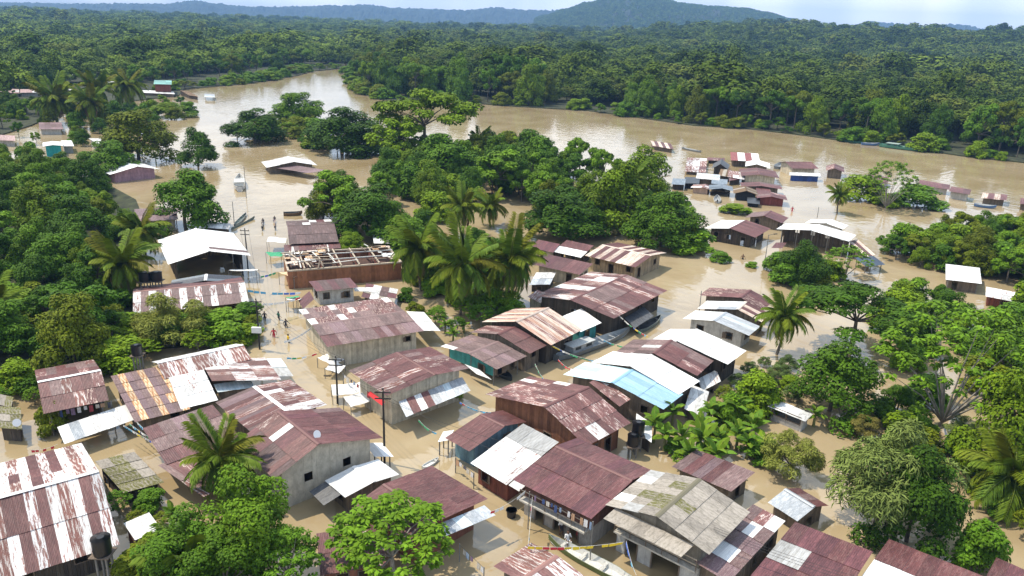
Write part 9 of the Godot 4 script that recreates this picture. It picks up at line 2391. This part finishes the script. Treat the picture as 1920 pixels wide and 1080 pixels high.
	["airy",-144.73,-515.74,4.26,3.97,0.01,1,97,21],
	["shrub",-146.39,-465.66,5.77,5.28,0.41,0,96,21],
	["shrub",-144.71,-544.4,5.76,4.48,5.82,0,96,21],
	["shrub",-151.64,-433.05,3.56,2.91,3.88,4,96,21],
	["shrub",-158.78,-432.56,5.41,5.03,4.92,0,96,21],
	["shrub",-149.65,-511.46,3.75,2.73,1.23,0,96,21],
	["shrub",-149.89,-442.63,5.06,3.76,2.7,1,96,21],
	["shrub",-164.7,-413.71,3.51,3.04,3.57,2,96,21],
	["shrub",-152.94,-516.55,5.56,4.3,2.31,0,96,21],
	["shrub",-150.89,-543.71,5.07,4.43,5.08,0,96,21],
	["shrub",-162.66,-419.93,4.73,4.4,3.07,2,96,21],
	["airy",-165.38,-402.67,3.81,3.39,5.92,4,97,21],
	["airy",-153.25,-558.54,5.68,5.66,0.77,2,97,21],
	["shrub",-145.74,-494.15,5.95,4.24,4.45,1,96,21],
	["airy",-141.23,-564.43,5.79,4.15,1.81,0,97,21],
	["shrub",-157.85,-442.44,5.97,4.79,4.57,1,96,21],
	["airy",-134.08,-592.51,3.98,3.31,2.44,1,97,21],
	["airy",-137.88,-574.41,4.43,3.28,4.36,4,97,21],
	["shrub",-156.83,-465.94,5.32,4.99,4.85,2,96,21],
	["shrub",-168.67,-386.28,5.11,4.8,1.79,0,96,21],
	["airy",-148.92,-572.17,3.91,3.57,4.93,2,97,21],
	["shrub",-147.44,-535.83,4.7,3.5,1.75,4,96,21],
	["shrub",-156.19,-423.38,3.6,3.52,2.9,0,96,21],
	["airy",-171.63,-404.53,5.06,4.63,5.3,3,97,21],
	["shrub",-143.71,-580.1,3.99,3.37,5.68,1,96,21],
	["shrub",-154.57,-484.27,5.41,4.55,1.43,1,96,21],
	["airy",-166.29,-394.56,5.07,5.03,0.46,4,97,21],
	["shrub",-145.99,-473.91,5.16,4.87,4.65,1,96,21],
	["shrub",-154.32,-447.51,3.52,2.54,4.93,1,96,21],
	["shrub",-154.61,-454.34,5.06,3.93,4.03,1,96,21],
	["airy",-139.3,-596.8,4.56,4.19,1.19,1,97,21],
	["shrub",-174.64,-383.65,3.73,2.85,1.9,0,96,21],
	["shrub",-165.72,-428.11,3.88,3.02,2.71,0,96,21],
	["airy",-175.91,-399.4,3.57,2.65,2.94,3,97,21],
	["shrub",-153.7,-535.34,5.75,5.42,1.53,2,96,21],
	["shrub",-153.05,-497.79,5.98,4.85,0.68,2,96,21]]
const PALMS := [
	["coconut",-6.97,-97.94,7.43,6.52,2.22,"biggest coconut palm with hanging fronds in the palm group"],
	["coconut",-0.49,-100.64,7.14,6.3,1.34,"coconut palm beside the pale lean-to roof"],
	["coconut",-13.31,-107.14,6.76,6.08,3.8,"coconut palm next to the roofless building"],
	["coconut",-9.34,-137.24,5.71,5.15,0.71,"slender coconut palm at the brown water channel"],
	["coconut",-4.35,-145.71,4.23,4.4,0.21,"yellowish coconut palm at the brown water channel"],
	["coconut",22.62,-151.58,8.68,6.17,3.57,"coconut palm in the grove near the river cluster"],
	["coconut",32.92,-88.06,5.16,4.12,3.75,"coconut palm leaning over the row of three houses"],
	["coconut",-52.84,-99.63,5.23,5.7,4.75,"coconut palm in front of the big white gable"],
	["coconut",-59.51,-119.24,4.45,5.39,4.11,"coconut palm behind the big white gable corner"],
	["coconut",-22.88,-54.25,3.88,4.12,0.76,"young coconut palm rising between maroon roofs"],
	["coconut",-21.37,-43.85,1.71,3.95,3.11,"palm tuft under the mango tree"],
	["coconut",-61.21,-83.88,3.39,5.53,5.06,"drooping palm at the left thicket corner"],
	["oil",-154.84,-262.41,8.07,10.33,1.48,"oil palm with thick crown on the left bank"],
	["coconut",-155.58,-288.7,9.56,9.34,3.83,"first coconut palm of the left bank pair"],
	["coconut",-151.98,-307.96,9.14,9.42,3.84,"second coconut palm of the left bank pair"],
	["coconut",-139.1,-255.66,8.56,7.45,5.18,"small coconut palm beside the oil palm"],
	["coconut",71.36,-167.9,4.2,3.24,0.49,"tiny palm beside the drowned islet"],
	["oil",42.92,-57,3.17,4.86,3.13,"low fern like palm at the flooded yard edge"],
	["coconut",-10.7,-220.3,5.74,4.94,4.27,"thin coconut palm near the flat topped tree"]]
const BANANAS := [
	[14.91,-64.28,3,"banana plant in the clump behind the weathered maroon roof","banana clump"],
	[16.35,-63.9,3.4,"banana plant in the clump behind the weathered maroon roof","banana clump"],
	[17.93,-63.06,3.8,"banana plant in the clump behind the weathered maroon roof","banana clump"],
	[19.92,-64.13,3,"banana plant in the clump behind the weathered maroon roof","banana clump"],
	[21.85,-64.74,3.4,"banana plant in the clump behind the weathered maroon roof","banana clump"],
	[23.68,-65.84,3.8,"banana plant in the clump behind the weathered maroon roof","banana clump"],
	[16.55,-61.16,3,"banana plant in the clump behind the weathered maroon roof","banana clump"],
	[18.9,-60.87,3.4,"banana plant in the clump behind the weathered maroon roof","banana clump"],
	[14.13,-65.69,3.8,"banana plant in the clump behind the weathered maroon roof","banana clump"],
	[16.53,-68.97,3,"banana plant in the clump behind the weathered maroon roof","banana clump"],
	[20.34,-69.23,3.4,"banana plant in the clump behind the weathered maroon roof","banana clump"],
	[22.8,-69.41,3.8,"banana plant in the clump behind the weathered maroon roof","banana clump"],
	[22.48,-63.36,3,"banana plant in the clump behind the weathered maroon roof","banana clump"],
	[18.56,-65.99,3.4,"banana plant in the clump behind the weathered maroon roof","banana clump"],
	[31.09,-69.99,2.6,"single banana plant beside the white walled stall",""],
	[-7.07,-88.7,2,"banana plant at the foot of the biggest coconut palm",""],
	[-8.29,-91.2,2.2,"leafy banana plant beside the white awning of greyish house",""],
	[-5.93,-91.41,1.8,"low banana plant by the canal of the palm group",""],
	[-92.47,-197.14,3.2,"lone banana plant standing in the left flood",""],
	[-39.6,-94.78,2,"banana plant before the ochre wall",""],
	[-25.69,-50.53,2,"banana plant beside the white tin brick shed",""],
	[75.95,-147.29,2.6,"banana plant beside the striped lean-to",""],
	[76.4,-142.78,2.6,"second banana plant by the striped lean-to",""]]
const POLES := [
	[-10.91,-60.46,7.45,1,"black utility pole in the street beside the corner house"],
	[-17.58,-71.34,5.35,1,"slim dark pole in the street with tangled wires"],
	[-29.75,-84.26,6.42,1,"utility pole with white box at the shrub corner"],
	[-41.18,-114.25,6.59,1,"grey pole before the big white gable"],
	[-57.61,-162.4,6.89,0,"bare pole standing in open flood beside white boat"],
	[-53,-141.78,4.12,0,"thin mast by the moored canoes"],
	[42.82,-126.28,5.36,0,"lamp pole in the open water of the channel"],
	[25.75,-99.49,4.12,0,"short pole at the corner of the row of three"],
	[14.93,-46.52,2.57,1,"roof side service pole with cross arms and wires"],
	[65.13,-163.08,2.35,0,"thin pole behind the small white gable cabin"]]
const BOATS := [
	[9.15,-45.58,3.49,-50.08,1.25,0.5,"white_green","white","canoe","long white canoe with green side moored below the balcony"],
	[5.47,-83.86,15.41,-93.03,1.9,0.7,"greyboat","greylight","cargo","big grey cargo boat with cabin moored along the canal houses"],
	[15.95,-92.75,21.06,-99.59,1.3,0.5,"greygreen","dark","skiff","grey skiff under the awning of the largest maroon gable"],
	[-45.64,-135.18,-48.49,-145.16,1,0.45,"greyboat","white","skiff","white skiff with rower at the street mouth"],
	[-43.1,-134.75,-46.77,-146.75,1,0.45,"redboat","greylight","skiff","loaded skiff with red stern at the street mouth"],
	[-51.73,-136.72,-50.27,-145.35,1,0.4,"greygreen","greylight","canoe","moored canoe beside the thin mast"],
	[-51.82,-138.73,-52.87,-148.61,0.9,0.4,"greyboat","greygreen","canoe","second moored canoe beside the thin mast"],
	[-45.66,-148.75,-42.18,-149.72,1.5,0.6,"woodboat","dark","cargo0","brown wooden barge under the tree at street mouth"],
	[-7.36,-59.67,-6.14,-61.23,0.55,0.22,"white","white","canoe","half sunk white canoe in the street"],
	[45.61,-171.55,48.18,-182.31,1.6,0.5,"white","greylight","skiff","white rowing boat before the blue grey gable"],
	[-61.14,-168.6,-65.78,-182.05,2.6,1,"white_red","white","cargo","white motor boat with red waterline in open flood"],
	[54.26,-254.9,58.77,-247.58,1.5,0.5,"greyboat","greylight","canoe","grey canoe adrift near the river cluster"],
	[119.46,-287.39,125.32,-282.67,2,0.6,"greenboat","greenboat","canoe","green canoe at the far bank"],
	[123.08,-279.61,128.93,-278.45,2.4,0.8,"blueboat","greylight","canoe","blue boat at the far bank"],
	[128.48,-276.69,139.27,-267.25,4,1,"greenboat","greenboat","cargo","large green boat with cabin at the far bank"],
	[73.48,-219.6,79.72,-232.45,2.2,0.7,"greyboat","greylight","cargo0","grey boat tied between cluster and blue tarp house"],
	[108.75,-180.86,112.5,-178.34,2,0.6,"blueboat","greylight","canoe","blue boat below the striped river edge roof"],
	[-1.5,-80.55,0.36,-77.92,1.2,0.4,"dark","dark","skiff","dark canoe under the small maroon gable"],
	[11.83,-92.97,14.1,-95.11,1.3,0.4,"greygreen","greylight","skiff","small grey skiff with red thwarts by the teal wall"]]
const PEOPLE := [
	[4.49,0.1,-50.82,"stand","white","dark",0.6,"person in white top standing by the ground floor wall"],
	[4.93,0.45,-49.77,"sit","white","white",0.3,"person in white sitting at the bow of the white canoe"],
	[5.79,0.1,-50.49,"stand","red","red",0.4,"person in red standing in the ground floor doorway"],
	[-29.23,-0.5,-88.13,"wade","red","red",0.2,"person in red wading in the street"],
	[-26.98,-0.5,-86.49,"wade","yellow","dark",2.2,"person in yellow wading in the street"],
	[-28.7,-0.5,-91.41,"wade","dark","dark",1,"person in dark clothes wading behind the red one"],
	[-30.3,-0.45,-93.74,"wade","green","dark",2.6,"person in dark green top wading by the pole"],
	[-32.06,-0.45,-93.57,"wade","dark","dark",0,"person beside the white box pole wading"],
	[-47.46,0.3,-141.67,"sit","dark","dark",0,"person rowing the white skiff"],
	[-45.86,0.3,-143.62,"sit","dark","blue",0,"person sitting in the loaded skiff"],
	[61.39,-0.5,-168.1,"wade","red","red",0,"person in red wading near the cluster corner"],
	[39.95,-0.7,-129.29,"wade","peach","dark",0,"bare chested person swimming past the small bushes"]]
const STRINGS := [
	[1.6,3.22,-52.07,-1.05,2.8,-49.77,0.26,0.42,0.24,"string of coloured flags from balcony house to plain maroon gable"],
	[2.14,3.22,-51.27,1.77,2.87,-45.77,0.22,0.42,0.24,"string of coloured flags from balcony house to rust streaked gable"],
	[1.77,2.87,-45.77,8.69,2.8,-46.72,0.24,0.5,0.24,"string of coloured flags running over the white canoe"],
	[8.88,2.8,-46.82,9.38,1.68,-44.55,0.22,0.45,0.24,"string of flags hanging before whitewashed wall"],
	[4.88,2.73,-82.14,9.4,2.52,-78.82,0.18,0.34,0.24,"string of white and dark pennants over the cargo boat bow"],
	[2.84,2.24,-78.06,3.77,2.66,-73.23,0.18,0.34,0.24,"short pennant string by the small maroon gable"],
	[5.44,2.52,-78.78,6.81,2.66,-76.13,0.18,0.34,0.24,"short pennant string over the canal mouth"],
	[10.28,2.66,-85.79,13.46,2.38,-83.38,0.18,0.36,0.24,"pennant string over the cargo boat stern"],
	[13.78,2.8,-92.69,16.53,2.66,-86.08,0.18,0.36,0.24,"pennant string by the awning of the largest maroon gable"],
	[-8.27,2.52,-64.06,-6.37,2.24,-62.22,0.21,0.36,0.24,"flag string between corner house and awning"],
	[-4.74,2.38,-68.16,-1.59,2.73,-65.57,0.17,0.34,0.24,"white pennant string to the dashed maroon gable"],
	[-35.13,1.82,-62.41,-31.16,2.03,-59.42,0.2,0.22,0.06,"lower string of small bright flags at the laundry porch"],
	[-34.65,1.89,-62.59,-31.15,2.17,-59.56,0.2,0.22,0.06,"middle string of small bright flags at the laundry porch"],
	[-34.18,1.96,-62.91,-31.21,2.24,-59.91,0.2,0.22,0.06,"upper string of small bright flags at the laundry porch"],
	[-40.88,1.68,-57.87,-39.15,1.75,-58.88,0.22,0.26,0.18,"string of bright flags behind the grey mossy shack"],
	[-34.83,3.22,-96.02,-28.31,2.52,-97.81,0.3,0.7,0.24,"flag string over the street by the dusky roof"],
	[-36.5,3.22,-101.47,-34.17,2.52,-105.9,0.26,0.7,0.24,"flag string over the street before the roofless building"],
	[-31.72,2.8,-92.22,-27.97,2.45,-96.1,0.26,0.7,0.24,"flag string over the street near the wading people"],
	[-25.72,2.66,-80.79,-23.54,2.94,-84.68,0.22,0.6,0.24,"flag string from the greyish maroon house over the street"],
	[-24.23,2.52,-76.81,-21.15,2.8,-77.63,0.19,0.6,0.24,"flag string over the street beside the long pole"]]
const TANKS := [
	[-27.39,2.6,-43.82,0.62,1.2,1,"black water tank with lid beside the striped roof"],
	[-39.01,3.6,-73.86,0.55,1,1,"black water tank on tall post above the shrubs"],
	[-49.4,3.2,-98.17,0.75,1.1,1,"first black water tank on the shared stand"],
	[-48.03,3.2,-98.56,0.75,1.1,1,"second black water tank on the shared stand"],
	[12.28,1.6,-64.34,0.6,1.2,1,"black water tank beside the white flat roof"],
	[11.7,1.2,-63.08,0.55,1,1,"black water tank behind plank wall"],
	[0.59,-0.15,-53.18,0.42,0.8,0,"black plastic tub floating in the street"]]
const RIGHT_EDGE := [[-128.41,-590.96],[-105.1,-488.56],[-89.64,-432.18],[-69.59,-379.14],[-52.89,-369.64],[-23.27,-374.91],[-2.94,-367.25],[31.22,-360.09],[52.32,-337.8],[71.05,-318.02],[91.43,-313.62],[107.94,-299.54],[119.35,-287.06],[137.04,-274.73],[147.95,-260.07],[163.03,-249.82],[176.91,-226.62]]
const LEFT_EDGE := [[-129.69,-596.93],[-143.05,-551.21],[-140.72,-508.87],[-148.38,-439.44],[-159.11,-413.06],[-166.38,-393.62],[-156.21,-363.02],[-159.67,-351.42],[-163.99,-335.47],[-160.09,-305.35],[-168.99,-288.04],[-159.39,-255.6],[-155.5,-232.99],[-160.5,-197.7]]
const THICKET := [[-135.72,-173.34],[-119.39,-176.34],[-104.29,-175.87],[-92.36,-171.79],[-78.97,-157.44],[-64.51,-131.76],[-56.36,-108.6],[-51.78,-99.73],[-45.2,-92.32],[-33.26,-91.59],[-31.27,-86.55],[-41.19,-83.26],[-44.71,-77.8],[-51.09,-74.58],[-58.24,-67.97]]
const NEAR_RANGE := [4200.0, 1700.0, [[0.11,15.11],[1.58,54.94],[3.04,89.32],[4.49,123.39],[5.94,146.98],[7.02,161.97],[8.11,161.78],[9.56,154.8],[11.03,132.81],[12.81,124.13],[14.92,121.14],[16.67,102.7],[18.07,78.83],[19.46,52.78],[20.83,27.05]], 11]
const RANGES := [NEAR_RANGE, [6000.0, 1400.0, [[-39.82,27.78],[-35.1,36],[-29.77,45.33],[-23.81,65.79],[-21.57,91.66],[-19.95,77.53],[-17.96,67.82],[-15.21,81.68],[-13.1,96.71],[-10.6,109.64],[-8.8,98.23],[-6.6,95.24],[-4.02,97.1],[-1.8,123.19],[0.07,114.98],[1.92,117.67],[3.77,134.86],[6.35,136.09],[10.01,111.78],[13.62,66.21]], 23], [6100.0, 1400.0, [[16.79,34.45],[20.11,60.94],[21.7,84.16],[23.25,110.2],[24.82,101.73],[26.34,93.42],[27.5,107.41],[28.37,107.02],[29.55,84.85],[31.49,82.2],[36.1,86.88],[40.65,92.46]], 37]]
const SHELL := [[-35.57,-114.44],[-20.16,-119.67],[-16.97,-111.98],[-32.33,-105.82]]
const LINES := [[-41.87,2.26,-63.83,-37.94,2.26,-65.9,9,"laundry hanging in the porch of the maroon house with white ridge"],[-3.19,1.48,-47.45,-1.28,1.48,-44.99,7,"laundry line of pale clothes below the zinc awning"],[1.92,3.35,-51.62,6.54,3.35,-48.08,15,"laundry hung along the balcony of the two storey house"],[-4.42,1.48,-59.26,-2.68,1.48,-56.91,5,"striped cloths hung beside the blue counter"],[-17.4,2.34,-73.54,-13.9,2.18,-69.76,8,"clothes hung along the street side of the corner house"]]
var TARPS: Array = [[-16.73, 1.25, -72.41, 3.2, 1.8, Color(0.66, 0.66, 0.64), "white stall tarp in front of the corner house hung clothes", "", 0.30], [-15.15, 1.25, -70.27, 2.6, 1.7, Color(0.66, 0.66, 0.64), "white stall tarp nearest the red cloth awning", "", 0.67], [-20.24, 1.1, -80, 2.0, 2.2, Color(0.66, 0.66, 0.64), "pale stall tarp at the greyish maroon house corner", "", 1.04], [-19.27, 1, -77.92, 2.0, 1.6, Color(0.66, 0.66, 0.64), "pale stall tarp between the two street houses", "", 1.41], [-39.92, 1.7, -125.47, 3, 3, Color(0.66, 0.66, 0.64), "pale torn tarp beside the brown hipped roof", "", 1.78], [-37.63, 1.7, -117.22, 2.6, 2.4, Color(0.05, 0.3, 0.15), "greenish tarp before the roofless building", "", 2.15], [-32.29, 1.7, -107.59, 3.4, 2.2, Color(0.6, 0.48, 0.32), "yellowish board canopy before the roofless building", "", 2.52], [-29.13, 1.7, -97.36, 1.6, 1.8, Color(0.66, 0.66, 0.64), "small square white tarp beside the dusky roof", "", 2.89], [-39.9, 1.7, -108.86, 4, 1.8, Color(0.66, 0.66, 0.64), "white sheet awning beside the big white gable front", "", 3.26], [-29.58, 1.7, -98.02, 1.6, 1.4, Color(0.05, 0.3, 0.15), "green tarp scrap over the dusky roof corner", "", 3.63]]
const DRIFT := [[-20.08,-77.73,0.9,"dark waterlogged log stub floating in the street"],[20.75,-53.16,2.4,"drift log caught beside the feathery tree"],[18.97,-51.35,1.8,"drift log behind the maroon roof with white lower sheets"],[102.77,-253.72,3.5,"long drift log on the open river"],[40.28,-205.65,3,"drift log near the long rusty river roof"],[-35.67,-191.7,3,"drift log before the lone gabled cabin"],[60,-111.21,2.5,"drift log beside the square white roof"],[44.37,-103.99,2.2,"drift log in front of the layered tree"]]
const DISHES := [[-15.81,4.75,-56.29,"white satellite dish on the large maroon gabled house"],[-44.44,1.75,-61.64,"white satellite dish on the mossy grey shack"]]
